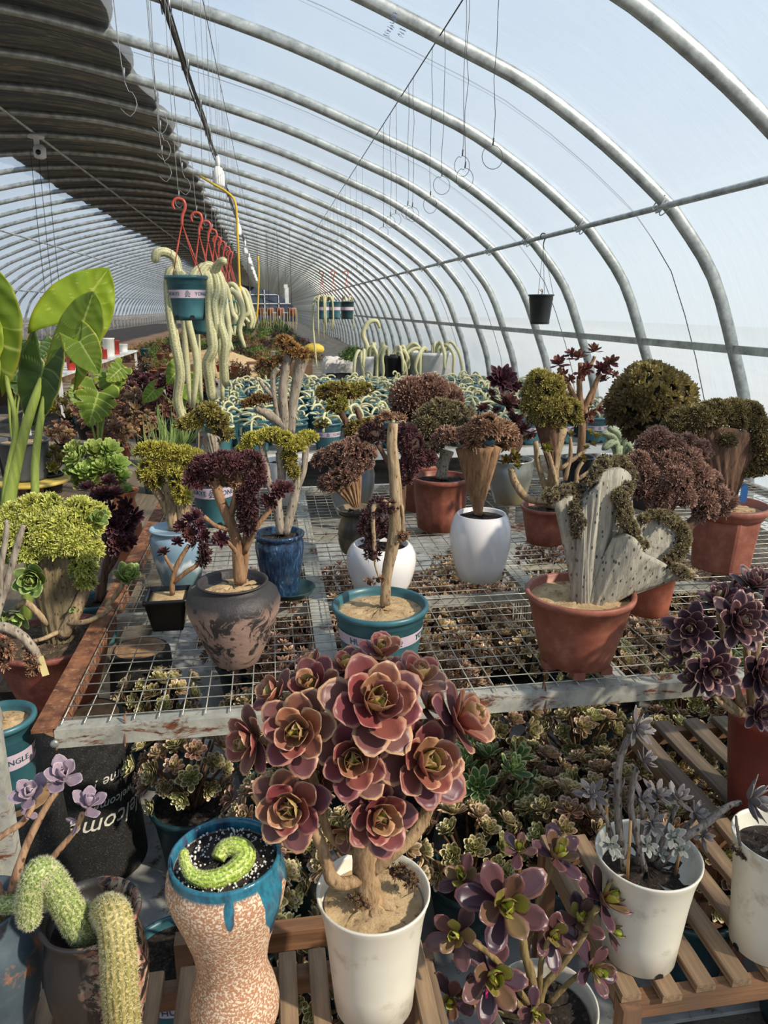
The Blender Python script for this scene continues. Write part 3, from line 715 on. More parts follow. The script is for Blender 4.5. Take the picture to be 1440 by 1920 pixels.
# --- centre white egg pot with purple-red crest
P = Plant('potted_crested_aeonium', 'white egg-shaped ceramic pot behind the teal pot, with ruffled purple-red crests', 'potted plant', (715, 1018), 132, 1128, 92)
EGG = [(.62, 0), (.70, .015), (.86, .25), (.97, .5), (1.0, .66), (.97, .82), (.88, .94), (.80, .99), (.775, 1.0), (.74, .985), (.73, .85)]
P.pot(EGG, M_WPOT); P.soil(M_DKSOIL, .02, P.R*.78)
P.tubes([([(742, 1020, .02), (748, 950, .02), (752, 900, .02), (762, 850, .02)], [12, 12, 11, 9]), ([(745, 910, .02), (727, 867, .0), (706, 830, .0)], [6, 5, 4]), ([(752, 905, .02), (775, 884, .01), (796, 866, .01)], [6, 5, 4])], B_DARK)
P.crest([([(752, 815, .0), (768, 830, -.02), (776, 860, -.02), (762, 888, -.02), (756, 905, -.02)], [16, 18, 17, 12, 8], .7)], [(697, 815, 0, 18, .1), (800, 864, 0, 15, .8), (735, 820, .02, 14, .3)], 420, 9, C_PURP)
P.crest([([(690, 975, .0), (700, 1000, 0), (735, 995, 0), (715, 975, 0)], [10, 12, 12, 8], .1)], [], 110, 9, C_PURP, name='low_tuft')
# --- brown rippled jar with rust-brown fan
P = Plant('potted_crested_aeonium', 'small rippled brown jar with wavy lip, under a spiky pink-brown fan crest', 'potted plant', (667, 952), 66, 1042, 46)
P.pot([(.72, 0), (.80, .03), (.96, .2), (1.0, .3), (.98, .36), (1.03, .42), (.98, .48), (1.0, .54), (.93, .64), (.80, .78), (.84, .88), (1.08, .97), (1.1, 1.0), (.98, .98), (.86, .9)], plain('rippled_brown_glaze', (150, 128, 92), (70, 66, 60), .3, 7, thr=(.4, .6)), flute=lambda a, z: 1+.03*math.sin(7*a)*(z > P.h*.9)); P.soil(M_DKSOIL, .02)
pfan(P, [((668, 950, 0), [(612, 905, 0), (632, 885, .02), (655, 850, .02), (682, 835, 0)], 8, 8, 11, 4, 1)], B_BROWN)
P.crest([([(598, 868, 0), (615, 855, .0), (640, 852, -.02), (660, 838, 0), (682, 832, 0)], [12, 18, 20, 18, 14], .5), ([(610, 915, -.02), (632, 900, -.03), (655, 885, -.03), (680, 868, -.02), (690, 850, 0)], [13, 17, 17, 15, 12], .6)], [], 620, 8, C_PINKB)
# --- cream pot behind with tri-coloured crest
P = Plant('potted_crested_aeonium', 'cream and blue glazed pot behind the rippled jar, its crest half lime half maroon', 'potted plant', (660, 868), 88, 972, 56)
P.pot([(.58, 0), (.64, .02), (.86, .3), (.98, .6), (1.0, .8), (.95, .9), (1.02, .97), (1.02, 1), (.93, .99), (.88, .9)], plain('cream_blue_glaze', (190, 178, 138), (120, 138, 158), .2, 5)); P.soil(M_DKSOIL)
P.tubes([([(668, 880, 0), (668, 840, 0), (655, 805, 0), (640, 775, 0), (632, 755, 0)], [9, 8, 6, 6, 8]), ([(664, 830, 0), (676, 795, 0), (668, 765, 0)], [5, 5, 5])], B_DARK)
P.crest([([(607, 742, 0), (620, 732, 0), (645, 738, 0), (668, 735, 0), (688, 732, 0)], [12, 13, 13, 13, 9], .5)], [(632, 762, -.03, 16, .9), (670, 812, -.02, 20, .3), (690, 800, -.02, 13, .4), (603, 798, -.01, 8, .4)], 420, 9, m_crest('maroon_lime_crest', (134, 70, 62), (190, 190, 84), (70, 40, 36), (196, 170, 120)))
# --- white egg pot right with brown fan
P = Plant('potted_crested_aeonium', 'white egg-shaped ceramic pot holding a smooth brown funnel trunk with shaggy top', 'potted plant', (898, 962), 116, 1098, 84)
P.pot(EGG, M_WPOT, 56); P.soil(M_DKSOIL, .015, P.R*.80)
pfan(P, [((896, 964, 0), [(854, 842, .03), (880, 838, -.02), (905, 838, -.03), (928, 836, 0), (944, 830, .04)], 7, 7, 12, 7, 1.5)], B_BROWN)
P.tubes([([(899, 966, -.01), (906, 920, -.02), (921, 868, -.03), (932, 838, -.02)], [5, 7, 8, 9])], B_BROWN, 'branch')
P.crest([([(884, 815, -.01), (902, 806, -.03), (925, 808, -.03), (945, 808, 0), (952, 822, .03)], [17, 19, 17, 15, 13], .5)], [(890, 832, -.02, 13, .3), (948, 835, 0, 12, .4)], 420, 11, C_BROWN)
P.crest([([(822, 828, .03), (838, 820, 0), (858, 820, 0), (874, 826, .0)], [10, 14, 13, 10], .8)], [], 150, 9, C_PINKB)
# --- fluted terracotta
P = Plant('potted_crested_aeonium', 'large fluted terracotta pot behind the two white pots, with a low grey-brown crest', 'potted plant', (825, 893), 106, 1000, 84)
P.plastic(M_TERRA, n=72, flute=lambda a, z: 1+.018*(abs(math.sin(8*a))-.5)*(z < P.h*.88)); P.soil(M_DKSOIL)
P.tubes([([(828, 897, 0), (832, 870, 0), (838, 845, 0)], [12, 10, 14]), ([(828, 880, 0), (808, 850, 0)], [6, 8])], B_GREY)
P.crest([([(788, 812, 0), (810, 795, .0), (835, 785, 0), (865, 792, 0), (882, 805, 0)], [20, 24, 26, 24, 16], .4)], [(808, 838, -.02, 18, .1), (850, 820, -.03, 18, .5), (795, 790, .0, 17, .3)], 760, 9, C_GREYB)
P = Plant('potted_crested_aeonium', 'terracotta pot half hidden behind the fluted pot, under a dome of pink-brown rosettes', 'potted plant', (786, 868), 80, 962, 60)
P.plastic(M_TERRA); P.soil(M_DKSOIL); P.tubes([([(790, 870, 0), (795, 820, 0), (800, 785, 0)], [10, 9, 14])], B_DARK)
P.crest([], [(770, 748, 0, 30, .5), (805, 742, 0, 30, .6), (835, 752, 0, 24, .6), (790, 772, -.02, 24, .3), (820, 772, 0, 20, .4), (758, 768, 0, 15, .3)], 460, 13, C_PINKB, tm=T_CUP)
# --- glazed pot with black-purple rosettes
def rosette_set(P, lst, mesh, name='rosette', tilt=(0, -.5, .6), jit=.35):
    for r in lst:
        px, py, dy, s = r[:4]; n = np.array(r[4] if len(r) > 4 else tilt, float)+RS.randn(3)*jit*(.4 if len(r) > 4 else 1)
        place_rosette(P.root, mesh, P.p(px, py, dy), n, P.px(s*1.12), name=name)
LEAF_S = leaf_grid(1, .42, 4, 3, .35, .35, wide=.62)
R_PURPLE = tmpl_mesh('purple_rosette', rosette_tmpl(34, LEAF_S, e0=85, e1=2, jit=.06), m_leaf('purple_black_leaf', [(0, (120, 110, 70)), (.14, (104, 62, 66)), (.5, (82, 50, 56)), (1, (60, 38, 44))], (132, 88, 92), .38, .12))
R_RED = tmpl_mesh('red_brown_rosette', rosette_tmpl(24, LEAF_S, e0=80, e1=0, jit=.2), m_leaf('dull_red_leaf', [(0, (132, 110, 74)), (.3, (126, 70, 62)), (1, (92, 50, 48))], (160, 110, 90), .5, .2))
R_GREEN = tmpl_mesh('green_rosette', rosette_tmpl(34, leaf_grid(1, .5, 4, 3, .5, .4, wide=.66), e0=84, e1=8, jit=.05), m_leaf('fresh_green_leaf', [(0, (196, 206, 116)), (.5, (168, 182, 96)), (1, (136, 152, 82))], (196, 208, 130), .4, .3))
R_OLIVE = tmpl_mesh('olive_rosette', rosette_tmpl(26, LEAF_S, e0=86, e1=20, jit=.1, z0=.3), m_leaf('olive_yellow_leaf', [(0, (206, 198, 84)), (.4, (150, 140, 64)), (1, (96, 84, 56))], (176, 158, 90), .5, .2))
P = Plant('potted_aeonium', 'beige and blue glazed jar behind the bench middle, with black-purple rosettes', 'potted plant', (954, 860), 86, 949, 54)
P.pot([(.60, 0), (.66, .02), (.82, .3), (.98, .65), (1, .82), (.94, .92), (1.0, .97), (1.0, 1), (.92, .99), (.88, .9)], plain('beige_blue_glaze', (164, 150, 112), (128, 142, 150), .18, 4)); P.soil(M_DKSOIL)
P.tubes([([(958, 862, 0), (975, 825, 0), (964, 785, 0), (945, 745, 0), (940, 720, 0)], [7, 7, 6, 5, 5]), ([(966, 790, 0), (985, 775, 0)], [4, 4]), ([(952, 760, 0), (930, 752, 0), (920, 745, 0)], [3.5, 3, 3]), ([(970, 830, 0), (990, 815, 0)], [4, 4])], B_DARK)
rosette_set(P, [(940, 712, 0, 28, (0, -.9, .5)), (963, 724, .03, 17), (919, 742, 0, 15), (950, 758, -.02, 24), (932, 775, 0, 16), (978, 765, -.02, 20), (966, 790, -.02, 16), (978, 808, -.02, 18), (993, 812, 0, 14), (905, 768, 0, 14), (915, 785, 0, 13), (985, 742, .03, 16)], R_PURPLE)
# --- multi stemmed tree in terracotta
P = Plant('potted_crested_aeonium', 'terracotta pot with a many-stemmed olive and yellow crested tree, behind the big grey fan', 'potted plant', (1022, 948), 96, 1026, 68)
P.plastic(M_TERRA); P.soil(M_SOIL)
P.tubes([([(1036, 950, 0), (1036, 912, 0), (1040, 860, 0), (1050, 800, 0)], [14, 11, 11, 15]), ([(1028, 930, 0), (1010, 873, -.02), (1004, 827, -.02)], [6, 5, 5]), ([(1030, 940, 0), (990, 935, -.04), (966, 905, -.04), (958, 878, -.04)], [7, 7, 7, 6]),
    ([(1045, 930, -.02), (1036, 880, -.04), (1026, 846, -.04)], [5, 5, 5]), ([(1048, 935, 0), (1078, 915, 0), (1082, 885, 0), (1092, 866, 0)], [6, 5, 4, 4]), ([(1082, 900, 0), (1110, 880, 0), (1128, 862, 0)], [4, 3.5, 3]), ([(1050, 880, 0), (1090, 850, .0), (1098, 842, 0)], [4, 3.5, 3]), ([(1060, 900, 0), (1070, 850, 0), (1069, 820, 0)], [4, 4, 3])], B_TAN)
pfan(P, [((1036, 880, .0), [(1002, 790, .02), (1020, 785, -.02), (1045, 785, -.01), (1062, 790, .02)], 8, 8, 9, 4, 1)], B_DARK, 'branch')
P.crest([], [(1012, 720, 0, 22, .7), (1034, 726, 0, 20, .8), (1000, 738, 0, 17, .5), (1040, 745, 0, 16, .7), (998, 762, 0, 18, .4), (1018, 768, -.03, 20, .5), (1043, 768, -.03, 22, .7), (1066, 768, -.01, 18, .8), (1074, 786, 0, 14, .9), (1010, 786, -.02, 17, .3), (1040, 790, -.03, 16, .4)], 900, 8.5, C_OLIVE)
rosette_set(P, [(950, 862, -.04, 12, (-.4, -.8, .3)), (966, 858, -.04, 13, (0, -.9, .4)), (956, 846, -.04, 11), (970, 876, -.04, 10), (1025, 840, -.05, 13, (0, -.9, .5)), (1092, 860, 0, 10), (1129, 856, 0, 11), (1069, 817, -.01, 10), (1117, 821, 0, 11), (1098, 842, 0, 9), (1104, 812, 0, 9), (1112, 834, 0, 8)], R_OLIVE)
rosette_set(P, [(1103, 775, .03, 15), (1122, 772, .03, 13), (1090, 790, .03, 14), (1108, 795, .03, 13)], R_RED)
# --- tall reddish tree
P = Plant('potted_aeonium', 'dark navy pot with a tall forked tree of dull red rosettes against the film', 'potted plant', (1080, 856), 62, 912, 46)
P.plastic(plain('navy_plastic', (40, 46, 58), (28, 32, 42), .4)); P.soil(M_SOIL)
P.tubes([([(1088, 862, 0), (1092, 800, 0), (1088, 755, 0), (1086, 705, 0)], [8, 7, 6, 5]), ([(1092, 775, 0), (1108, 738, 0), (1126, 700, 0)], [6, 5, 4]), ([(1086, 762, 0), (1066, 722, 0), (1048, 690, 0)], [5, 4.5, 4]), ([(1094, 800, 0), (1122, 764, 0), (1152, 730, 0)], [4, 3, 3]), ([(1106, 760, .02), (1118, 720, .02), (1125, 690, .02)], [4, 3.5, 3.5]), ([(1074, 745, .02), (1060, 735, 0), (1052, 715, 0)], [3, 3, 3]), ([(1088, 705, 0), (1088, 680, 0)], [4, 4]), ([(1088, 715, 0), (1110, 680, 0), (1115, 668, 0)], [4, 3, 3])], B_BROWN)
rosette_set(P, [(1047, 685, 0, 19), (1086, 672, 0, 20), (1072, 664, 0, 13), (1115, 660, 0, 18), (1142, 682, 0, 18), (1128, 694, 0, 17), (1086, 700, 0, 16), (1100, 692, 0, 13), (1056, 704, 0, 13), (1152, 704, .0, 11), (1152, 728, 0, 9), (1134, 712, 0, 12), (1070, 712, .0, 11)], R_RED)
# --- big grey fan in the front terracotta pot
P = Plant('potted_crested_aeonium', 'front right terracotta pot with a huge pale grey folded fan trunk edged in olive crest', 'potted plant', (1078, 1116), 200, 1272, 128)
P.plastic(M_TERRA, n=64); P.soil(M_SAND)
ft = MB()
for k in range(6):
    a = k*PI/3+.2; c_ = (math.cos(a)*P.r*.9, math.sin(a)*P.r*.9); box(ft, (c_[0]-.014, c_[1]-.014, -.012), (c_[0]+.014, c_[1]+.014, .006))
ft.obj('foot', M_TERRA, P.root, smooth=False, kind='stuff')
P.root.location.z += .012
pfan(P, [((1090, 1134, .0), [(1041, 950, -.03), (1052, 938, -.01), (1072, 934, .02), (1095, 945, .06)], 12, 16, 14, 3, 1),
    ((1094, 1136, -.01), [(1098, 955, -.02), (1112, 905, -.01), (1135, 884, .02), (1160, 884, .04), (1178, 910, .03), (1180, 955, .0), (1192, 1000, -.02), (1203, 1038, -.03)], 24, 26, 26, 13, 1.7),
    ((1108, 1140, -.0), [(1196, 1035, .0), (1203, 988, .03), (1236, 978, .06), (1264, 996, .05), (1280, 1028, .02), (1264, 1056, 0), (1286, 1090, -.03)], 34, 24, 18, 6, 1.3)], B_BIG)
pfan(P, [((1086, 1136, -.02), [(1078, 990, -.02), (1092, 960, -.03), (1108, 930, -.03), (1120, 905, -.01)], 16, 24, 13, 10, 1.2), ((1118, 1138, -.02), [(1150, 1020, -.05), (1175, 1010, -.055), (1200, 1042, -.05), (1240, 1062, -.04), (1280, 1092, -.035)], 30, 24, 16, 10, 1.1)], B_BIG, 'fold')
P.crest([([(1033, 945, -.04), (1050, 934, -.03), (1075, 928, .0), (1098, 936, .03)], [11, 9, 9, 8], .3), ([(1104, 918, -.02), (1122, 886, -.01), (1150, 876, .02), (1172, 885, .03), (1182, 905, .02), (1172, 930, -.01), (1160, 945, -.03), (1172, 965, -.03), (1166, 985, -.05), (1182, 1000, -.05), (1196, 1030, -.05), (1198, 1048, -.05)], [9, 10, 11, 11, 11, 10, 12, 11, 12, 11, 11, 9], .55),
    ([(1204, 985, .02), (1222, 976, .03), (1245, 978, .03), (1266, 992, .03), (1280, 1018, .01), (1272, 1042, -.01), (1256, 1058, -.02), (1245, 1068, -.03), (1268, 1078, -.04), (1288, 1092, -.04)], [9, 9, 11, 12, 11, 10, 9, 8, 9, 8], .6),
    ([(1078, 945, -.0), (1076, 970, -.04), (1084, 990, -.05), (1080, 1015, -.05)], [10, 9, 9, 7], .05)], [(1031, 940, -.05, 12, .9), (1252, 985, .0, 11, 1.0), (1192, 1032, -.06, 9, .9)], 2100, 6.2, C_GREYB)
m = MB(); box(m, (-.012, -.004, -.004), (.012, .004, .006)); o = m.obj('plant_tag', plain('blue_plastic', (36, 92, 150), (30, 78, 132), .4), P.root, smooth=False); o.location = P.p(1128, 1132, -.045); o.rotation_euler = (.3, .2, .3)
# --- brown crested tree in the round terracotta pot
P = Plant('potted_crested_aeonium', 'round terracotta pot behind the grey fan, under a wide cloud of pinkish-brown crests', 'potted plant', (1213, 1062), 96, 1160, 74)
P.plastic(M_TERRA2); P.soil(M_SOIL)
P.tubes([([(1213, 1070, 0), (1235, 1020, 0), (1245, 970, 0), (1250, 920, 0)], [16, 14, 13, 12]), ([(1225, 1045, 0), (1270, 1005, -.02), (1308, 970, -.02)], [12, 12, 9]), ([(1240, 1000, 0), (1215, 940, 0), (1200, 900, 0)], [8, 7, 7]), ([(1250, 960, 0), (1275, 920, 0), (1290, 870, 0)], [10, 9, 8])], B_DARK)
P.crest([], [(1232, 826, .05, 20, .3), (1212, 835, .05, 15, .2), (1262, 842, .05, 22, .5), (1288, 832, .05, 15, .4), (1310, 848, .04, 18, .5), (1285, 868, .02, 26, .7), (1250, 872, .02, 24, .6), (1196, 868, .02, 17, .2), (1185, 880, .02, 15, .1), (1210, 890, .0, 17, .3), (1232, 905, .0, 19, .5), (1266, 900, -.02, 24, .7), (1305, 895, .0, 24, .7), (1330, 905, .0, 18, .6), (1340, 930, .0, 20, .6), (1318, 940, -.02, 20, .7), (1362, 940, .0, 14, .5), (1242, 932, -.02, 18, .4), (1205, 920, .0, 16, .2), (1280, 935, -.03, 18, .6), (1322, 962, -.02, 17, .5), (1350, 958, 0, 12, .5), (1232, 950, -.02, 12, .3)], 2200, 10, C_PINKB)
# --- octagonal terracotta
P = Plant('potted_crested_aeonium', 'eight-sided terracotta pot at the right bench end, broad brown trunk, dark green-brown crest', 'potted plant', (1368, 944), 140, 1078, 108, bx=1350)
dx = P.p(1368, 944)[0]
mb = MB(); prof = [(P.r*.97, 0), (P.r, .006), (P.R*.9, P.h*.80)]
def octo(a, z): k = PI/4; return math.cos(k/2)/math.cos(((a+.25) % k)-k/2)
lathe(mb, prof, 64, octo); mb.add([(0, 0, 0)]); V = mb.v[0]; V[:, 0] += dx*V[:, 2]/P.h; o = mb.obj('pot', M_TERRA, P.root, smooth=False)
mb = MB(); lathe(mb, [(P.R*.88, P.h*.80), (P.R*.93, P.h*.86), (P.R*.99, P.h*.9), (P.R*1.03, P.h*.93), (P.R*1.03, P.h*.99), (P.R, P.h), (P.R*.94, P.h), (P.R*.9, P.h*.85)], 56); V = mb.v[0]; V[:, 0] += dx*V[:, 2]/P.h; mb.obj('rim', M_TERRA, P.root)
s_ = P.soil(M_SAND, .025, P.R*.95); s_.location.x += dx
pfan(P, [((1362, 938, .0), [(1300, 815, .0), (1325, 800, -.02), (1360, 800, -.03), (1395, 810, -.01), (1410, 835, .01)], 18, 14, 14, 6, 1)], B_DARK)
P.tubes([([(1378, 915, 0), (1400, 862, -.02), (1428, 835, -.02)], [9, 8, 6])], B_DARK, 'branch')
P.crest([([(1262, 800, 0), (1280, 785, 0), (1310, 782, 0), (1340, 772, 0), (1375, 772, 0), (1405, 772, 0)], [14, 19, 20, 20, 20, 18], .4), ([(1405, 772, 0), (1418, 800, -.02), (1422, 840, -.02), (1428, 872, -.02), (1402, 890, -.02)], [17, 15, 17, 16, 11], .5)], [(1362, 828, -.04, 13, .4), (1300, 805, -.02, 14, .2), (1340, 795, -.02, 15, .4), (1382, 795, -.02, 14, .5)], 1500, 8.5, C_DARKG)
m = MB(); V = [(-.012, 0, 0), (.012, 0, 0), (.012, 0, .05), (.006, 0, .062), (-.006, 0, .062), (-.012, 0, .05)]; V2 = [(a, .002, c) for a, b, c in V]
m.add(V+V2, [(0, 1, 2, 5), (2, 3, 4, 5), (7, 6, 11, 8), (8, 11, 10, 9)]+[(i, (i+1) % 6+0, (i+1) % 6+6, i+6) for i in range(6)]); o = m.obj('plant_tag', plain('blue_plastic', (36, 92, 150)), P.root, smooth=False); o.location = P.p(1393, 942, -.03)
# --- dome of green knobs
P = Plant('potted_aeonium', 'dark pot under a big tight dome of small yellow-green rosettes by the film', 'potted plant', (1222, 872), 110, 960, 80)
P.plastic(plain('charcoal_plastic', (44, 44, 46), (30, 30, 32), .5)); P.soil(M_DKSOIL)
P.tubes([([(1222, 880, 0), (1224, 830, 0), (1222, 780, 0)], [16, 14, 20]), ([(1225, 850, 0), (1250, 810, 0), (1262, 780, 0)], [6, 6, 6]), ([(1222, 850, 0), (1195, 810, 0), (1180, 780, 0)], [6, 6, 6])], B_DARK)
P.crest([], [(1215, 742, 0, 54, .6), (1185, 755, 0, 38, .3), (1250, 750, 0, 44, .8), (1172, 775, 0, 26, .1), (1270, 765, 0, 26, .8), (1210, 790, 0, 38, .2), (1250, 790, 0, 30, .4), (1235, 815, 0, 24, .2)], 520, 14, m_crest('knobbly_green_crest', (116, 98, 76), (196, 178, 112), (176, 158, 92), (92, 76, 62)), tm=T_CUP, core=(40, 34, 30), down=-.6)
# --- green cactus in small pot
def m_cactus(name, c, c2, ribc):
    if name in MATS: return MATS[name]
    N = NT(name); A = N.attr(); x = N.ramp(A[0], [(.2, rgb(*c2)), (.7, rgb(*c))]); v = N.ramp(N.noise(260, 2), [(.5, (0, 0, 0)), (.62, (1, 1, 1))]); N.base(N.mix(v, x, rgb(*ribc))); N.set(Roughness=.6)
    N.bump(N.noise(220, 3), .4, .003); MATS[name] = N.m; return N.m
M_CACT = m_cactus('pale_green_cactus', (150, 170, 132), (96, 118, 88), (206, 208, 180)); M_CACTY = m_cactus('straw_cactus', (176, 172, 104), (124, 124, 70), (222, 214, 170))
M_FUZZ = plain('pale_spines', (232, 228, 196), (210, 204, 160), .6, 30)
def cactus(parent, pts, R, mat, n=16, ribs=True, spines=0, sl=.006, name='stem', smooth=6, hair=False, sw=.0007):
    """ribbed hairy stem along local points"""
    Q = smooth_path([tuple(p)+((R[i] if hasattr(R, '__len__') else R),) for i, p in enumerate(pts)], smooth); P3 = Q[:, :3]; Rr = Q[:, 3].copy(); m = len(Q)
    Rr[-1] *= .35; Rr[-2] *= .85
    T = np.gradient(P3, axis=0); T /= np.linalg.norm(T, axis=1)[:, None]+1e-9; u = np.array([0, 0, 1.]) if abs(T[0][2]) < .8 else np.array([1., 0, 0]); V = []; C = []; SP = []; SN = []
    for i in range(m):
        u = u-T[i]*np.dot(u, T[i]); u /= np.linalg.norm(u); w_ = np.cross(T[i], u); a = np.arange(n)*2*PI/n
        rr = Rr[i]*(1+(.07*np.where(np.arange(n) % 2 == 0, 1, -1) if ribs else 0)); V.append(P3[i]+np.outer(np.cos(a)*rr, u)+np.outer(np.sin(a)*rr, w_)); C += [(.9 if (j % 2 == 0) else .1, .5, .5, 1) for j in range(n)]
        SP.append((P3[i], u.copy(), w_.copy(), Rr[i], T[i]))
    Vv = np.vstack(V+[P3[:1], P3[-1:]]); t = [(m*n, (j+1) % n, j) for j in range(n)]+[(m*n+1, (m-1)*n+j, (m-1)*n+(j+1) % n) for j in range(n)]
    mb = MB(); mb.add(Vv, gridq(m, n, True), t, np.array(C+[(.5, .5, .5, 1)]*2)); o = mb.obj(name, mat, parent)
    if spines:
        s = MB(); k = spines; I = RS.rand(k)*(m-1); a = RS.rand(k)*2*PI; i0 = I.astype(int); f = I-i0
        Pm = P3[i0]*(1-f)[:, None]+P3[np.minimum(i0+1, m-1)]*f[:, None]; U = np.array([SP[i][1] for i in i0]); W_ = np.array([SP[i][2] for i in i0]); Rv = Rr[i0]*(1-f)+Rr[np.minimum(i0+1, m-1)]*f
        Nn = U*np.cos(a)[:, None]+W_*np.sin(a)[:, None]; tn = np.array([SP[i][4] for i in i0]); D = Nn+RS.randn(k, 3)*.35; D /= np.linalg.norm(D, axis=1)[:, None]
        tm = (np.array([(-sw, 0, 0), (sw*.5, sw*.87, 0), (sw*.5, -sw*.87, 0), (0, 0, sl)]), None, np.array([(0, 1, 3), (1, 2, 3), (2, 0, 3)]), np.tile([.5, .5, .5, 1.], (4, 1)))
        scatter(s, tm, Pm+Nn*(Rv*.98)[:, None], D, RS.uniform(.6, 1.3, k)); s.obj('spines', M_FUZZ, o, kind='stuff')
    return o
P = Plant('potted_cactus', 'small grey-blue pot of pale green finger cactus between the crested trees', 'potted cactus', (1160, 862), 62, 920, 44)
P.plastic(plain('grey_blue_plastic', (132, 144, 152), (108, 120, 130), .4)); P.soil(M_DKSOIL)
for pts in ([(1160, 850), (1150, 828), (1129, 843)], [(1160, 848), (1148, 818), (1128, 812)], [(1162, 848), (1158, 815), (1140, 801)], [(1164, 848), (1170, 820), (1182, 800)], [(1166, 850), (1178, 835), (1190, 852)], [(1160, 850), (1158, 840), (1155, 872)], [(1166, 846), (1166, 815), (1176, 798)]):
    cactus(P.root, [P.p(x, y, -.02*i) for i, (x, y) in enumerate(pts)], [P.px(9), P.px(9.5), P.px(6)], M_CACT, 12, spines=0)
# --- navy pot with yellow crest on grey forked trunk
P = Plant('potted_crested_aeonium', 'glossy navy blue glazed jar on a saucer, grey forked trunks with a yellow-green crest', 'potted plant', (528, 1000), 92, 1128, 62)
def m_navy():
    N = NT('navy_glaze'); c = N.ramp(N.noise(60, 6, .8, N.obj_co((1, 1, .35)), .6), [(.42, rgb(26, 40, 62)), (.58, rgb(46, 72, 102)), (.72, rgb(126, 152, 172))]); N.base(c); N.set(Roughness=.12); return N.m
P.pot([(.66, 0), (.70, .02), (.74, .15), (.90, .5), (1.0, .78), (.98, .86), (.90, .90), (.92, .92), (1.02, .95), (1.03, .99), (.98, 1), (.9, .98), (.87, .9)], m_navy()); P.soil(M_DKSOIL)
m = MB(); lathe(m, [(P.R*.8, 0), (P.R*.95, .004), (P.R*1.1, .02), (P.R*1.12, .022), (P.R*1.08, .022), (P.R*.9, .008), (.001, .007)], 40); o = m.obj('saucer', M_DKTEAL, P.root, close=False) if False else m.obj('saucer', M_DKTEAL, P.root); o.location = (.022, .0, -.0); P.root.location.z += .004
P.tubes([([(528, 1002, 0), (522, 967, 0), (521, 940, 0), (528, 900, 0), (526, 852, 0)], [10, 9, 8, 8, 9]), ([(534, 1002, 0), (547, 957, 0), (554, 925, 0), (556, 900, 0), (547, 868, 0), (540, 840, 0)], [10, 9, 8, 8, 9, 9]), ([(552, 930, .0), (568, 890, 0), (573, 850, 0), (575, 832, 0)], [6, 6, 6, 7]), ([(524, 955, .0), (504, 907, .0), (497, 870, 0), (490, 835, 0)], [6, 7, 7, 6])], B_GREY)
P.crest([([(452, 850, 0), (470, 830, 0), (498, 821, -.01), (527, 824, -.01), (550, 838, -.02), (572, 828, 0), (588, 824, 0)], [8, 10, 11, 12, 13, 11, 9], .85), ([(538, 855, -.01), (545, 875, -.02), (552, 895, -.01)], [9, 8, 6], .25)], [(545, 838, -.02, 14, 1.0)], 720, 7.5, C_YEL)
# --- mottled brown-black jar
P = Plant('potted_crested_aeonium', 'bulbous black and brown mottled jar with a reddish branching trunk and purple crests', 'potted plant', (444, 1088), 134, 1260, 96)
def m_mott():
    N = NT('mottled_jar_glaze'); co = N.obj_co(); v = N.n('ShaderNodeTexVoronoi'); v.inputs['Scale'].default_value = 34; N.l(co, v.inputs['Vector'])
    a = N.noise(16, 6, .75, co, 1.0); mask = N.ramp(a, [(.43, (0, 0, 0)), (.49, (1, 1, 1))]); sep = N.n('ShaderNodeSeparateXYZ'); N.l(co, sep.inputs[0])
    up = N.ramp(sep.outputs['Z'], [(.14, (1, 1, 1)), (.175, (0, 0, 0))])
    dots = N.ramp(v.outputs['Distance'], [(.18, (0, 0, 0)), (.28, (1, 1, 1))]); c = N.mix(N.mix(1.0, N.mix(1.0, mask, dots, 'MULTIPLY'), up, 'MULTIPLY'), rgb(52, 48, 48), rgb(160, 132, 118)); N.base(c)
    N.set(Roughness=.5); N.bump(N.noise(40, 6, .7), .5, .006); return N.m
k = 176/134
P.pot([(.60*1.0, 0), (.64, .015), (.86, .2), (1.10, .45), (1.28, .65), (1.32, .76), (1.24, .86), (1.04, .925), (.90, .95), (.90, .965), (1.0, .985), (1.0, 1), (.93, 1), (.86, .97), (.84, .9)], m_mott(), 56); P.soil(M_SAND, .022, P.R*.92)
P.tubes([([(450, 1092, 0), (446, 1050, 0), (444, 1017, 0), (433, 983, 0), (412, 935, 0), (402, 900, 0)], [12, 11, 10, 10, 9, 8]), ([(432, 965, 0), (442, 930, 0), (448, 895, 0)], [7, 6, 6]), ([(454, 1092, .01), (460, 1040, .01), (462, 985, .0), (465, 930, 0), (468, 905, 0)], [8, 7, 6, 5, 5]), ([(458, 1035, 0), (480, 990, -.02), (505, 958, -.02), (520, 940, -.02)], [6, 5, 5, 4]), ([(464, 1000, .0), (490, 972, -.01), (508, 950, -.01)], [4, 3.5, 3]),
    ([(436, 995, 0), (405, 986, -.02), (382, 968, -.02)], [5, 4, 4]), ([(446, 1040, 0), (430, 1020, -.03), (416, 1012, -.03)], [4, 4, 4])], B_BROWN)
P.crest([([(362, 892, .0), (385, 880, .0), (410, 874, -.01), (440, 872, -.01), (465, 868, 0), (480, 880, 0)], [13, 17, 18, 18, 17, 13], .5), ([(462, 930, -.02), (464, 960, -.02), (466, 990, -.02)], [11, 12, 10], .1)], [(370, 905, -.01, 12, .8), (480, 900, 0, 14, .5), (470, 912, 0, 13, .2)], 700, 10.5, C_PURP)
P.crest([([(385, 905, .0), (410, 905, .01), (440, 903, .01), (470, 915, .01)], [8, 11, 11, 8], .6)], [], 120, 12, C_BROWN, name='dry_leaves')
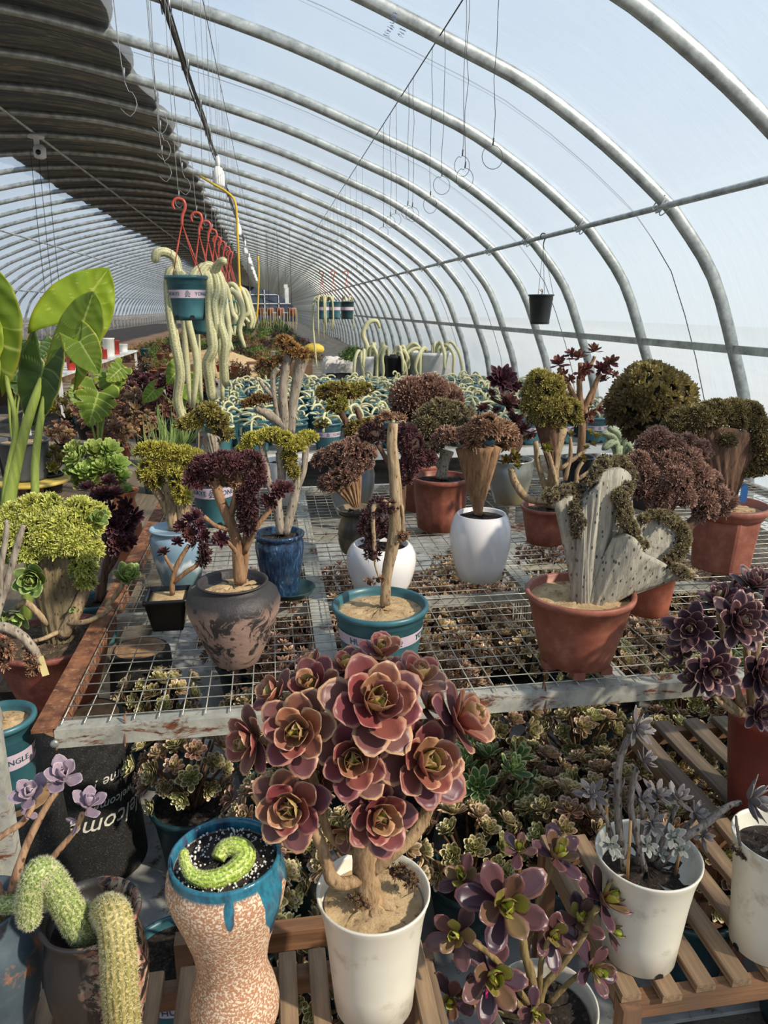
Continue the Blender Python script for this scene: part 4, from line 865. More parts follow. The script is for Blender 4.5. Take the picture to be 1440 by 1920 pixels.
rosette_set(P, [(360, 898, -.02, 19, (-.5, -.8, .2)), (375, 880, -.01, 18), (414, 1010, -.035, 17, (-.1, -.95, .3)), (523, 920, -.02, 20, (.1, -.8, .5)), (506, 938, -.02, 18, (-.5, -.8, .1)), (538, 915, -.02, 14), (395, 868, 0, 15), (425, 862, 0, 15), (452, 858, 0, 15), (440, 880, -.02, 14)], R_PURPLE)
# --- black square pot
P = Plant('potted_aeonium', 'small black square plastic pot with a thin forked stem and black-purple rosettes', 'potted plant', (319, 1112), 98, 1186, 68)
mb = MB(); sq = lambda a, z: .80/max(abs(math.cos(a)), abs(math.sin(a)))*1.0
k = P.r/P.R
lathe(mb, [(P.R*k*.96, 0), (P.R*k, .003), (P.R*.94, P.h*.86), (P.R*1.02, P.h*.88), (P.R*1.03, P.h*.99), (P.R*1.0, P.h), (P.R*.93, P.h), (P.R*.9, P.h*.8)], 48, sq); mb.obj('pot', plain('black_plastic', (24, 24, 26), (16, 16, 18), .3, 10), P.root)
mb = MB(); lathe(mb, [(P.R*.93, P.h*.88), (P.R*.6, P.h*.90), (P.R*.3, P.h*.92), (.002, P.h*.92)], 48, sq); mb.obj('soil', M_SAND, P.root)
P.tubes([([(323, 1114, 0), (324, 1085, 0), (334, 1056, 0), (354, 1022, 0)], [5, 5, 5, 4]), ([(326, 1092, 0), (350, 1072, -.01), (372, 1056, -.01), (381, 1024, -.01)], [4.5, 4.5, 4, 4]), ([(325, 1070, 0), (316, 1055, 0), (308, 1040, 0)], [3.5, 3, 3])], B_BROWN)
rosette_set(P, [(357, 1002, 0, 18, (0, -.9, .4)), (340, 988, .01, 15), (352, 975, .01, 15), (366, 968, .02, 16), (384, 1006, -.01, 16), (331, 1018, 0, 13), (307, 1037, -.01, 13), (368, 1020, 0, 14), (375, 985, 0, 14)], R_PURPLE)
P.crest([([(381, 1025, -.01), (384, 1045, -.01), (378, 1058, -.01)], [7, 7, 5], .2)], [], 60, 9, C_PURP, name='dry_leaves')
# --- light blue dripping glaze
P = Plant('potted_crested_aeonium', 'light blue jar with white dripping glaze, behind the black square pot, olive-yellow crests', 'potted plant', (340, 988), 104, 1104, 72)
def m_drip():
    N = NT('dripping_blue_glaze'); s = N.n('ShaderNodeSeparateXYZ'); N.l(N.obj_co(), s.inputs[0]); w_ = N.noise(26, 3, .5, N.obj_co((1, 1, .12))); d = N.math('ADD', s.outputs['Z'], N.math('MULTIPLY', w_, .10))
    c = N.ramp(d, [(.10, rgb(112, 138, 148)), (.13, rgb(214, 220, 222)), (.145, rgb(128, 156, 176)), (.2, rgb(140, 166, 186))]); N.base(c); N.set(Roughness=.12); return N.m
P.pot([(.66, 0), (.70, .02), (.84, .3), (.98, .62), (1.0, .8), (.96, .88), (.88, .92), (.92, .95), (1.0, .98), (1.0, 1), (.92, 1), (.86, .95)], m_drip()); P.soil(M_DKSOIL)
P.tubes([([(326, 992, 0), (320, 940, 0), (312, 905, 0)], [11, 10, 10]), ([(322, 985, 0), (305, 940, 0), (288, 912, 0)], [7, 7, 8])], B_TAN)
pfan(P, [((342, 990, .0), [(330, 905, -.02), (345, 895, -.02), (360, 892, .0), (366, 905, .02)], 9, 9, 9, 3, 1)], B_TAN, 'branch')
P.crest([([(270, 848, 0), (290, 842, 0), (315, 852, 0), (345, 855, 0), (368, 858, 0)], [10, 13, 14, 14, 12], .75), ([(332, 890, -.03), (338, 915, -.03), (345, 940, -.03)], [11, 13, 9], .8)], [(278, 880, -.01, 13, .9), (275, 893, -.01, 14, .4), (292, 905, 0, 12, .2), (310, 880, 0, 16, .4), (335, 875, 0, 15, .5), (300, 862, 0, 14, .4)], 900, 9, C_YEL)
# --- teal pot behind it
P = Plant('potted_crested_aeonium', 'teal lettered pot far left on the bench, grey fan trunk with a tall olive crest', 'potted plant', (405, 872), 84, 990, 62)
gallon_pot(P.root, P.R, P.r, P.h, text_ang=.0, soil=M_SAND)
pfan(P, [((402, 872, .0), [(378, 825, .0), (388, 812, -.01), (402, 815, -.0), (415, 828, .01)], 7, 7, 9, 3, 1)], B_GREY)
m = MB(); beam(m, P.p(373, 870, 0), P.p(373, 800, 0), .012, .004); m.obj('wooden_stake', B_TAN, P.root, smooth=False)
P.crest([([(340, 800, 0), (355, 793, 0), (372, 795, 0)], [8, 10, 8], .8), ([(378, 772, 0), (392, 770, 0), (404, 785, 0), (412, 805, 0), (425, 818, 0)], [10, 14, 15, 12, 10], .6)], [], 320, 8.5, C_OLIVE)
# --- white pot with the tallest trunks
P = Plant('potted_crested_aeonium', 'white pot behind the navy jar with the tallest pale trunks and golden-brown crest', 'potted plant', (534, 862), 76, 950, 54)
P.pot([(.66, 0), (.7, .02), (.85, .4), (.97, .8), (1.0, .97), (1, 1), (.94, 1), (.9, .9)], M_WPOT); P.soil(M_DKSOIL)
P.tubes([([(531, 868, 0), (533, 830, 0), (535, 790, 0), (530, 740, 0), (535, 695, 0), (543, 662, 0)], [15, 12, 10, 9, 8, 9]), ([(540, 850, 0), (546, 790, 0), (552, 740, 0), (562, 690, 0), (567, 668, 0)], [9, 9, 9, 11, 15]), ([(528, 810, 0), (517, 760, 0), (511, 710, 0), (521, 690, 0)], [6, 5, 5, 6]), ([(535, 800, 0), (505, 778, 0), (478, 765, 0)], [10, 9, 7]), ([(513, 745, 0), (495, 725, 0), (486, 712, 0)], [4, 4, 3])], B_GREY)
P.crest([([(526, 640, 0), (540, 650, -.01), (555, 662, -.01), (570, 672, 0)], [9, 11, 11, 9], .8), ([(464, 757, 0), (482, 752, 0), (500, 748, .0)], [6, 8, 6], .3), ([(494, 682, 0), (508, 680, 0), (518, 676, 0)], [7, 7, 6], .3), ([(572, 664, .0), (584, 670, 0)], [6, 6], .3)], [(568, 822, 0, 7, .4)], 330, 7.5, m_crest('golden_brown_crest', (112, 82, 52), (196, 150, 92), (88, 60, 36), (206, 170, 110)))
# ================================================================ slatted wooden stands
def m_wood(name, c, c2, axis=1):
    N = NT(name); sc_ = [60, 60, 60]; sc_[axis] = 3; g = N.noise(1, 6, .7, N.obj_co(tuple(sc_)), .3)
    N.base(N.mix(N.ramp(N.noise(5, 4), [(.4, (0, 0, 0)), (.7, (.6, .6, .6))]), N.ramp(g, [(.3, rgb(*c2)), (.65, rgb(*c))]), rgb(110, 94, 78))); N.set(Roughness=.75); N.bump(g, .5, .003); return N.m
M_WOODY = m_wood('weathered_wood_slat', (172, 142, 108), (96, 72, 52), 1); M_WOODX = m_wood('brown_wood_rail', (150, 106, 72), (88, 56, 36), 0); M_WOODZ = m_wood('brown_wood_leg', (150, 106, 72), (88, 56, 36), 2)
M_WOODG = m_wood('grey_wood_slat', (140, 124, 104), (78, 66, 54), 1)
def slat_mesh(wd, ln, th=.014):
    m = MB(); V = []; n = 7
    for i in range(n):
        t = i/(n-1); w_ = wd/2*(1+.03*math.sin(t*9)); z = .002*math.sin(t*7)
        V += [(-w_, ln*t, z), (w_, ln*t, z), (w_, ln*t, z+th-.002), (w_-.002, ln*t, z+th), (-w_+.002, ln*t, z+th), (-w_, ln*t, z+th-.002)]
    m.add(V, gridq(n, 6, True)); k = len(V)-6
    m.add([V[j] for j in range(6)]+[V[k+j] for j in range(6)], [(0, 5, 4, 3), (0, 3, 2, 1), (6, 7, 8, 9), (6, 9, 10, 11)]); return m
def stand(label, x0, x1, y0, y1, z, wd, gap, mat, slx=None):
    s = thing('slatted_stand', label, 'plant stand', (x0, y0, 0), 'slatted wooden plant stands')
    me = slat_mesh(wd, y1-y0).mesh('slat', mat, False); xs = slx or list(np.arange(x0+wd/2, x1-wd/2+.001, wd+gap))
    for x in xs: put('slat', me, s, (x-x0, random.uniform(-.006, .006), z-.014), (0, random.uniform(-.02, .02), random.uniform(-.006, .006)))
    for y in (.018, y1-y0-.018):
        m = MB(); box(m, (0, y-.012, z-.052), (x1-x0, y+.012, z-.0165)); m.obj('rail', M_WOODX, s, smooth=False)
    for x in (.014, x1-x0-.014):
        m = MB(); box(m, (x-.012, .03, z-.050), (x+.012, y1-y0-.03, z-.018)); m.obj('side_rail', M_WOODY, s, smooth=False)
        for y in (.0, y1-y0-.02):
            m = MB(); box(m, (x-.016, y-.008, 0), (x+.016, y+.022, z-.017)); o = m.obj('leg', M_WOODZ, s, smooth=False)
    bt = MB(); lathe(bt, [(.001, 0), (.009, 0), (.009, .004), (.005, .008), (.001, .008)], 6)
    for x in (.014, x1-x0-.014): o = bt.obj('bolt', M_GALV, s); o.location = (x, -.008, z-.07); o.rotation_euler = (PI/2, 0, 0)
    m = MB(); box(m, (0, y1-y0-.012, z*.35), (x1-x0, y1-y0+.0, z*.35+.03)); m.obj('low_rail', M_WOODX, s, smooth=False)
    return s
stand('slatted wooden stand at the front left, under the speckled vase and white pot', -.44, .23, .55, 1.0, .53, .028, .024, M_WOODY)
m_ = MB(); box(m_, (-.2, 1.075, .46), (.23, 1.105, .50)); box(m_, (-.2, 1.075, 0), (-.17, 1.105, .46)); box(m_, (.2, 1.075, 0), (.23, 1.105, .46)); tag(m_.obj('wooden_trestle', M_WOODX, smooth=False), 'narrow brown wooden trestle just behind the front left slatted stand', 'trestle')
stand('slatted stand at the front right, under the two white plastic pots', .525, 1.02, .885, 1.27, .475, .034, .031, M_WOODY)
stand('grey weathered slatted stand further back, under the dark red pot', .925, 1.42, 1.29, 1.70, .45, .045, .04, M_WOODG)
# ================================================================ hero rosettes: every leaf its own object
def leaf_stages(tag_, L, W, mat, n=6, thick=.05, curls=(.9, .15), cup=(.55, .22), **k):
    out_ = []
    for i in range(n):
        f = i/(n-1); tm = leaf_grid(L, W*(1.0+.15*(1-f)), 6, 4, curls[0]+(curls[1]-curls[0])*f, cup[0]+(cup[1]-cup[0])*f, thick=thick, **k)
        v, q, t, c = tm; c = c.copy(); c[:, 0] = f; out_.append(tmpl_mesh(tag_, (v, q, t, c), mat))
    return out_
def hero(P, px, py, dy, rpx, nrm, stages, n=22, name='rosette', lay=None, heart=None, spin=None):
    M = Matrix(frames([nrm], np.array([random.uniform(0, 6.28) if spin is None else spin]))[0].tolist()); s = P.px(rpx*1.22)
    hb = MB(); hb.add(ICO1[0]*.09+np.array([0, 0, .05]), None, ICO1[1]); core = hb.mesh('rosette_core', heart or stages[0].materials[0])
    r = put(name, core, P.root, P.p(px, py, dy), M.to_euler(), s)
    k = dict(e0=82, e1=8, jit=.07, z0=.16, l0=.30); k.update(lay or {})
    for Mx, off, L, f in rosette_layout(n, **k):
        o = put('leaf', stages[min(len(stages)-1, int(f*len(stages)))], r, off, Matrix(Mx.tolist()).to_euler(), L)
    return r
M_PINK = m_leaf('pink_aeonium_leaf', [(0, (196, 200, 96)), (.16, (190, 172, 102)), (.34, (186, 132, 104)), (.6, (170, 102, 88)), (1, (130, 80, 80))], (214, 162, 132), .34, .22, .55, .27)
ST_PINK = leaf_stages('aeonium_leaf', 1, .72, M_PINK, wide=.64, base=.26, tip=.25, thick=.035)
P = Plant('potted_aeonium', 'tall white plastic pot at the front centre, with a big pink rosette aeonium', 'potted plant', (701, 1668), 214, 1932, 146, z=.53)
P.root.location.z += .001
def white_tall(P, mat=M_WPLAS, d=.03, soil=M_SAND, feet=True):
    k = P.r/P.R
    o = P.pot([(k*.94, .0), (k, .012), (k+(1-k)*.20, .3), (k+(1-k)*.42, .6), (k+(1-k)*.65, .82), (k+(1-k)*.88, .94), (1.0, .985), (1.0, 1.0), (.965, 1.0), (.93, .97), (k+(1-k)*.5, .80)], mat, 64); 
    s = P.soil(soil, d, P.R*.93)
    if feet:
        hm = MB()
        for q in range(4):
            a = q*PI/2+.1; V = [(math.sin(a+da)*(P.r+.0012+zz*.05), -math.cos(a+da)*(P.r+.0012+zz*.05), zz) for da, zz in ((-.13, .001), (.13, .001), (.11, .009), (0, .013), (-.11, .009))]
            hm.add(V, None, [(0, 1, 2), (0, 2, 3), (0, 3, 4)])
        hm.obj('drain_hole', plain('drain_dark', (14, 16, 16)), o, smooth=False, kind='stuff')
    return o
white_tall(P, d=.022)
P.tubes([([(692, 1700, 0), (688, 1660, 0), (684, 1620, 0), (686, 1580, 0), (690, 1530, 0), (688, 1440, .03), (690, 1360, .03)], [30, 26, 24, 22, 16, 12, 10]),
    ([(690, 1640, -.0), (650, 1658, -.02), (622, 1648, -.03), (612, 1615, -.03), (598, 1575, -.03), (575, 1540, -.02), (560, 1515, -.01)], [11, 12, 12, 11, 10, 9, 7]), ([(680, 1600, .01), (640, 1588, .02), (612, 1555, .02), (600, 1500, .02), (580, 1440, .02), (568, 1390, .01)], [9, 8, 8, 8, 8, 7]),
    ([(692, 1640, 0), (730, 1605, -.01), (770, 1573, -.01), (795, 1535, .0), (806, 1490, .0), (790, 1450, .0)], [13, 13, 12, 12, 11, 9]), ([(700, 1590, .02), (735, 1500, .03), (770, 1420, .04), (820, 1380, .03), (845, 1360, .02)], [8, 8, 8, 7, 6]), ([(690, 1530, .02), (660, 1400, .06), (610, 1320, .06)], [9, 8, 7]),
    ([(690, 1480, .04), (705, 1360, .09), (740, 1300, .08), (770, 1290, .06)], [8, 7, 6, 6]), ([(600, 1480, .03), (540, 1430, .03), (490, 1385, .02)], [7, 6, 5]), ([(660, 1400, .07), (670, 1300, .10), (655, 1265, .09)], [6, 6, 5]), ([(705, 1340, .1), (712, 1280, .1), (712, 1240, .09)], [6, 5, 5]), ([(690, 1560, -.0), (700, 1545, -.02), (703, 1525, -.03)], [10, 9, 8])], m_bark('aeonium_bark', (186, 156, 118), (112, 84, 58), (120, 92, 66)), n=12)
HP = [(697, 1325, .0, 82, (.15, -.75, .65), 24), (560, 1373, .0, 66, (-.2, -.8, .5), 22), (662, 1425, -.02, 64, (-.05, -.85, .5), 22), (785, 1430, -.01, 76, (.3, -.8, .5), 23), (704, 1525, -.03, 64, (.15, -.85, .35), 22), (548, 1508, -.01, 64, (-.2, -.85, .4), 22),
    (852, 1358, .01, 68, (.7, -.35, .55), 20), (775, 1285, .05, 58, (.3, -.25, .9), 18), (714, 1232, .09, 44, (.1, -.35, 1), 16), (653, 1262, .09, 44, (-.2, -.3, 1), 15), (592, 1296, .05, 54, (-.35, -.45, .8), 18), (522, 1308, .05, 44, (-.7, -.3, .7), 16), (482, 1388, .02, 54, (-.85, -.6, .25), 18), (588, 1252, .10, 32, (-.4, .1, 1), 12), (600, 1455, .05, 40, (-.3, -.5, .4), 12), (652, 1560, .02, 34, (-.5, -.7, .0), 10), (800, 1330, .07, 40, (.6, -.2, .8), 12)]
for px, py, dy, r, n_, k in HP: hero(P, px, py, dy, r, n_, ST_PINK, k)
for px, py, r in ((760, 1640, 9), (752, 1650, 8), (770, 1652, 8), (640, 1675, 7), (745, 1662, 7)):
    pass
P.crest([([(735, 1632, .02), (755, 1640, .0), (775, 1655, 0)], [9, 12, 9], .3), ([(655, 1680, -.02), (672, 1690, -.02), (690, 1700, -.03)], [5, 6, 5], .9)], [], 60, 9, plain('dead_leaf_litter', (128, 98, 66), (84, 60, 42), .9, 50), name='leaf_litter')
# --- dark purple aeonium on the grey stand
M_DPUR = m_leaf('dark_purple_leaf', [(0, (156, 176, 108)), (.18, (134, 134, 98)), (.36, (122, 88, 88)), (.65, (100, 70, 76)), (1, (76, 56, 64))], (166, 122, 118), .36, .12, .55)
ST_DPUR = leaf_stages('aeonium_leaf', 1, .52, M_DPUR, wide=.6, base=.25, tip=.3, thick=.03, curls=(1.0, .25))
P = Plant('potted_aeonium', 'tall dark red pot on the grey stand, dark purple rosettes with green hearts', 'potted plant', (1418, 1333), 196, 1560, 140, z=.451, bx=1440)
dx = P.p(1418, 1333)[0]
P.plastic(plain('dark_red_plastic', (142, 66, 56), (104, 46, 42), .5, 6), liph=.08, n=56, soil=M_SOIL); s_ = P.soil(M_SOIL)
P.tubes([([(1400, 1345, 0), (1378, 1285, 0), (1362, 1215, 0), (1378, 1175, .02)], [9, 8, 8, 7]), ([(1395, 1345, -.01), (1360, 1310, -.02), (1338, 1275, -.02), (1330, 1262, -.02)], [7, 7, 6, 6]), ([(1410, 1345, 0), (1412, 1300, -.02), (1420, 1268, -.02)], [7, 7, 6]), ([(1405, 1340, .02), (1345, 1280, .02), (1320, 1220, .02), (1300, 1185, .01)], [7, 7, 6, 5]), ([(1425, 1345, .02), (1415, 1250, .03), (1428, 1170, .03), (1430, 1150, .02)], [8, 8, 7, 6]),
    ([(1410, 1340, .04), (1400, 1200, .07), (1412, 1115, .06)], [7, 7, 6]), ([(1390, 1330, .04), (1365, 1230, .06), (1348, 1150, .06)], [7, 6, 6]), ([(1385, 1335, .0), (1350, 1300, .0), (1330, 1290, 0)], [5, 5, 4]), ([(1380, 1340, -.02), (1352, 1318, -.03), (1340, 1305, -.03)], [5, 5, 4])], B_TAN, n=10)
for px, py, dy, r, n_, k in [(1380, 1166, .0, 50, (-.05, -.85, .5), 34), (1297, 1180, .0, 44, (-.6, -.75, .4), 28), (1330, 1256, -.03, 47, (-.1, -.95, .3), 34), (1423, 1260, -.03, 48, (.1, -.95, .3), 34), (1436, 1146, .02, 42, (.2, -.8, .5), 28), (1412, 1102, .06, 40, (.0, -.3, .9), 26), (1348, 1132, .06, 40, (-.3, -.2, .9), 24), (1280, 1228, .02, 30, (-.9, -.2, .3), 16), (1420, 1338, -.05, 32, (.0, -.9, .4), 26), (1310, 1275, .03, 34, (-.8, .1, .3), 16), (1385, 1120, .06, 34, (0, 0, 1), 16)]:
    hero(P, px, py, dy, r, n_, ST_DPUR, k, lay=dict(e0=85, e1=6, l0=.22, pw=.85))
# --- grey succulent in white pot
M_GREYS = m_leaf('grey_lavender_leaf', [(0, (162, 154, 150)), (.4, (140, 131, 128)), (1, (110, 102, 102))], (184, 166, 158), .6, .06, .75)
ST_GREY = leaf_stages('succulent_leaf', 1, .36, M_GREYS, n=3, wide=.6, base=.4, tip=.4, thick=.12, curls=(.5, .3), cup=(.2, .2))
M_PALEG = m_leaf('pale_green_grey_leaf', [(0, (180, 186, 172)), (1, (146, 150, 140))], (200, 190, 184), .6, .08, .7)
ST_PALE = leaf_stages('succulent_leaf', 1, .5, M_PALEG, n=2, wide=.6, base=.3, tip=.3, thick=.08)
B_SCALY = m_bark('scaly_grey_stem', (150, 142, 132), (70, 64, 62), (60, 54, 52), 60)
P = Plant('potted_succulent', 'white plastic pot with scaly grey stems and lavender-grey rosettes, left one on its stand', 'potted plant', (1208, 1600), 194, 1828, 132, z=.475, bx=1192)
P.root.location.x += .004; white_tall(P, soil=M_DKSOIL, d=.04)
P.tubes([([(1168, 1630, 0), (1157, 1557, 0), (1154, 1482, 0), (1155, 1440, 0), (1166, 1400, 0), (1178, 1380, 0)], [8, 7, 7, 7, 6, 6]), ([(1205, 1632, -.01), (1190, 1570, -.01), (1178, 1507, -.01), (1188, 1440, -.01)], [6, 6, 6, 5]), ([(1148, 1610, 0), (1140, 1560, 0), (1130, 1530, 0), (1117, 1505, 0)], [5, 5, 4, 4]), ([(1230, 1625, -.0), (1268, 1580, -.02), (1318, 1545, -.02), (1362, 1512, -.02), (1385, 1505, -.02)], [7, 7, 7, 6, 5]),
    ([(1215, 1620, .02), (1222, 1560, .02), (1228, 1505, .02)], [6, 5, 4]), ([(1220, 1620, .02), (1245, 1560, .02), (1265, 1510, .02)], [6, 5, 4]), ([(1235, 1620, .01), (1275, 1560, .01), (1298, 1535, .01)], [5, 5, 4]), ([(1190, 1620, .01), (1200, 1550, .01), (1198, 1508, .01)], [5, 4, 4])], B_SCALY, n=9, wob=.3)
for a, b in (((1172, 1650, -.02), (1178, 1540, -.02)), ((1262, 1640, -.02), (1272, 1590, -.02)), ((1135, 1560, .02), (1132, 1500, .02))):
    m = MB(); tube(m, [P.p(*a), P.p(*b)], .0028, 6, 1); m.obj('bamboo_stick', plain('bamboo', (180, 140, 90), (140, 104, 64)), P.root)
for px, py, dy, r, n_, k in [(1188, 1366, .0, 34, (.4, -.5, .3), 15), (1202, 1428, -.01, 26, (.8, -.3, .5), 12), (1106, 1490, 0, 28, (-.3, -.5, .7), 12), (1402, 1500, -.02, 42, (.8, -.5, .1), 18), (1228, 1492, .02, 30, (.3, -.4, .8), 13), (1265, 1500, .02, 30, (.2, -.3, .9), 13), (1300, 1528, .01, 28, (.5, -.5, .6), 12), (1198, 1500, .01, 26, (.1, -.6, .7), 12), (1218, 1545, -.0, 26, (0, -.7, .6), 12), (1160, 1480, .03, 22, (-.3, .3, .8), 9), (1312, 1568, .0, 24, (.4, -.7, .3), 10)]:
    hero(P, px, py, dy, r, n_, ST_GREY, k, lay=dict(e0=80, e1=-5, l0=.5))
for px, py, dy, r in [(1138, 1585, -.03, 20), (1208, 1585, -.03, 18), (1255, 1568, -.03, 22), (1270, 1592, -.03, 18), (1150, 1600, -.02, 14), (1235, 1600, -.02, 14)]: hero(P, px, py, dy, r, (0, -.8, .7), ST_PALE, 11)
P = Plant('potted_succulent', 'white plastic pot at the right picture edge, nearly bare twigs in dark soil', 'potted plant', (1432, 1572), 172, 1808, 122, z=.475, bx=1432)
white_tall(P, soil=M_DKSOIL, d=.03); P.tubes([([(1420, 1600, 0), (1438, 1590, 0), (1452, 1570, 0)], [4, 4, 3]), ([(1388, 1585, -.01), (1382, 1550, -.01), (1380, 1530, -.01)], [3, 3, 2]), ([(1445, 1600, .02), (1460, 1560, .02), (1470, 1530, .02)], [4, 3, 3])], B_SCALY, n=7)
for px, py, r in ((1458, 1560, 18), (1470, 1525, 20)): hero(P, px, py, 0, r, (.2, -.5, .8), ST_GREY, 9)
P.crest([([(1375, 1590, 0), (1400, 1610, -.01), (1425, 1600, .01)], [3, 4, 3], .5)], [], 30, 8, C_GREYB, name='leaf_litter', core=(60, 50, 42))
# --- shiny purple and green aeonium, bottom
M_SHINY = m_leaf('shiny_purple_green_leaf', [(0, (210, 218, 72)), (.22, (192, 196, 84)), (.45, (158, 144, 78)), (.65, (120, 80, 76)), (1, (84, 56, 66))], (134, 88, 88), .32, .14, .6, .27, spec=.5)
ST_SHINY = leaf_stages('aeonium_leaf', 1, .54, M_SHINY, wide=.66, base=.24, tip=.2, thick=.05, curls=(.9, .2))
P = Plant('potted_aeonium', 'deep white pot at the bottom edge, glossy purple rosettes with bright green hearts', 'potted plant', (997, 1882), 196, 2290, 130, z=.013)
white_tall(P, soil=M_DKSOIL, d=.03, feet=False)
P.tubes([([(1010, 1920, 0), (1000, 1850, 0), (985, 1790, 0), (975, 1740, 0), (945, 1700, .0)], [9, 9, 8, 7, 6]), ([(1005, 1910, 0), (1020, 1850, 0), (1045, 1820, 0), (1090, 1760, 0), (1120, 1700, 0)], [8, 7, 7, 6, 6]), ([(1000, 1910, 0), (960, 1870, 0), (925, 1835, 0)], [7, 6, 6]), ([(990, 1880, 0), (930, 1800, 0), (870, 1755, 0)], [6, 6, 5]), ([(1012, 1880, 0), (1015, 1800, 0), (1030, 1760, 0)], [6, 5, 5]), ([(1030, 1880, 0), (1070, 1840, 0), (1105, 1815, 0)], [6, 5, 5]), ([(985, 1790, .03), (1010, 1690, .06), (1038, 1620, .06)], [6, 5, 5]), ([(975, 1750, .03), (970, 1670, .06), (975, 1610, .06)], [6, 5, 5]), ([(950, 1740, .03), (900, 1690, .05), (872, 1655, .05)], [5, 5, 4]), ([(980, 1910, 0), (900, 1890, 0), (855, 1875, 0)], [5, 4, 4]), ([(1010, 1900, -.02), (1002, 1895, -.03)], [5, 5])], m_bark('green_brown_stem', (150, 130, 86), (96, 74, 50)), n=10)
for px, py, dy, r, n_, k in [(943, 1697, .0, 74, (.0, -.75, .65), 15), (917, 1828, -.0, 64, (.05, -.8, .6), 14), (858, 1752, .0, 48, (-.4, -.7, .6), 12), (1030, 1752, .02, 46, (.1, -.7, .6), 13), (1128, 1688, .02, 52, (.5, -.5, .75), 15), (1108, 1815, .0, 46, (.3, -.8, .5), 13), (1040, 1608, .06, 50, (.2, -.4, .9), 14), (972, 1598, .06, 34, (.0, -.3, 1), 10), (868, 1648, .05, 42, (-.3, -.5, .8), 12), (846, 1872, 0, 40, (-.3, -.8, .5), 10), (1000, 1896, -.03, 36, (0, -.8, .5), 12), (1085, 1728, .03, 46, (0, -.4, .9), 12), (1140, 1745, .02, 34, (.7, -.6, .3), 9), (880, 1870, .01, 34, (-.5, -.4, .6), 8)]:
    hero(P, px, py, dy, r, n_, ST_SHINY, k, lay=dict(e0=78, e1=2, l0=.36, pw=.8))
m = MB(); box(m, (-.002, -.001, -.02), (.002, .001, .02)); o = m.obj('pink_tie', plain('pink_plastic', (220, 60, 140), (200, 50, 120)), P.root, smooth=False); o.location = P.p(912, 1872, -.02)
# ================================================================ vases and cacti at the front left
def m_vase():
    N = NT('speckled_vase_glaze'); s = N.n('ShaderNodeSeparateXYZ'); co = N.obj_co(); N.l(co, s.inputs[0])
    sp = N.ramp(N.noise(300, 4, .6, co), [(.50, (0, 0, 0)), (.56, (1, 1, 1))]); body = N.mix(sp, rgb(176, 128, 96), rgb(226, 208, 184))
    w_ = N.noise(22, 1, .3, N.obj_co((1, 1, .04))); d = N.math('ADD', s.outputs['Z'], N.ramp(w_, [(.58, (0, 0, 0)), (.66, (.05, .05, .05)), (.72, (.10, .10, .10))]))
    bl = N.ramp(d, [(VH*.94, (0, 0, 0)), (VH*.95, (1, 1, 1))]); blue = N.ramp(N.noise(40, 4, .6, N.obj_co((1, 1, .3))), [(.35, rgb(28, 52, 74)), (.55, rgb(46, 118, 140)), (.7, rgb(70, 66, 88))])
    N.base(N.mix(bl, body, blue)); N.set(Roughness=.35); N.l(N.ramp(bl, [(0, (.6, .6, .6)), (1, (.12, .12, .12))]), N.p.inputs['Roughness']); N.bump(N.noise(130, 4, .6, co), .35, .002); return N.m
P = Plant('potted_cactus', 'speckled beige hourglass vase with a dripping blue rim and a curled green cactus', 'potted cactus', (416, 1600), 206, 1990, 150, z=.531, bx=444)
VH = P.h
P.pot([(.62, 0), (.72, .03), (.84, .12), (.86, .18), (.80, .26), (.68, .36), (.66, .42), (.72, .52), (.88, .66), (1.04, .78), (1.10, .86), (1.06, .92), (.99, .955), (1.01, .985), (1.0, 1.0), (.95, 1.0), (.93, .975), (.92, .9)], m_vase(), 64)
def m_perl():
    N = NT('perlite_soil'); v = N.n('ShaderNodeTexVoronoi'); v.inputs['Scale'].default_value = 260; N.l(N.obj_co(), v.inputs['Vector']); c = N.ramp(N.noise(80, 5), [(.4, rgb(34, 28, 26)), (.7, rgb(74, 62, 56))]); N.base(c); N.set(Roughness=1); N.bump(N.noise(140, 5), .9, .006); return N.m
M_PERL = m_perl(); P.soil(M_PERL, .016, P.R*.97)
m = MB(); k = 420; a = RS.rand(k)*2*PI; rr = np.sqrt(RS.rand(k))*P.R*.88; sc_ = (ICO1[0], None, ICO1[1], np.tile([.5, .5, .5, 1.], (len(ICO1[0]), 1)))
scatter(m, sc_, np.stack([np.cos(a)*rr, np.sin(a)*rr, np.full(k, P.h-.0115)], 1), RS.randn(k, 3), RS.uniform(.0008, .0022, k)); m.obj('perlite', plain('perlite_white', (228, 224, 216), (206, 200, 192), .8), P.root, kind='stuff')
M_GCACT = m_cactus('lime_cactus', (158, 182, 60), (104, 132, 40), (210, 216, 130)); M_GCACT2 = m_cactus('green_fuzzy_cactus', (134, 152, 74), (92, 112, 54), (200, 200, 140))
cactus(P.root, [P.p(x, y, d) for x, y, d in ((344, 1592, -.02), (347, 1618, -.025), (362, 1642, -.035), (397, 1650, -.04), (438, 1634, -.03), (459, 1606, -.01), (444, 1588, .0), (420, 1592, .0), (408, 1610, -.01))][::-1], [P.px(r) for r in (8, 9, 12, 16, 18, 20, 18, 15, 12)][::-1][::-1][::-1], M_GCACT, 24, spines=3200, sl=.0026, sw=.0002)
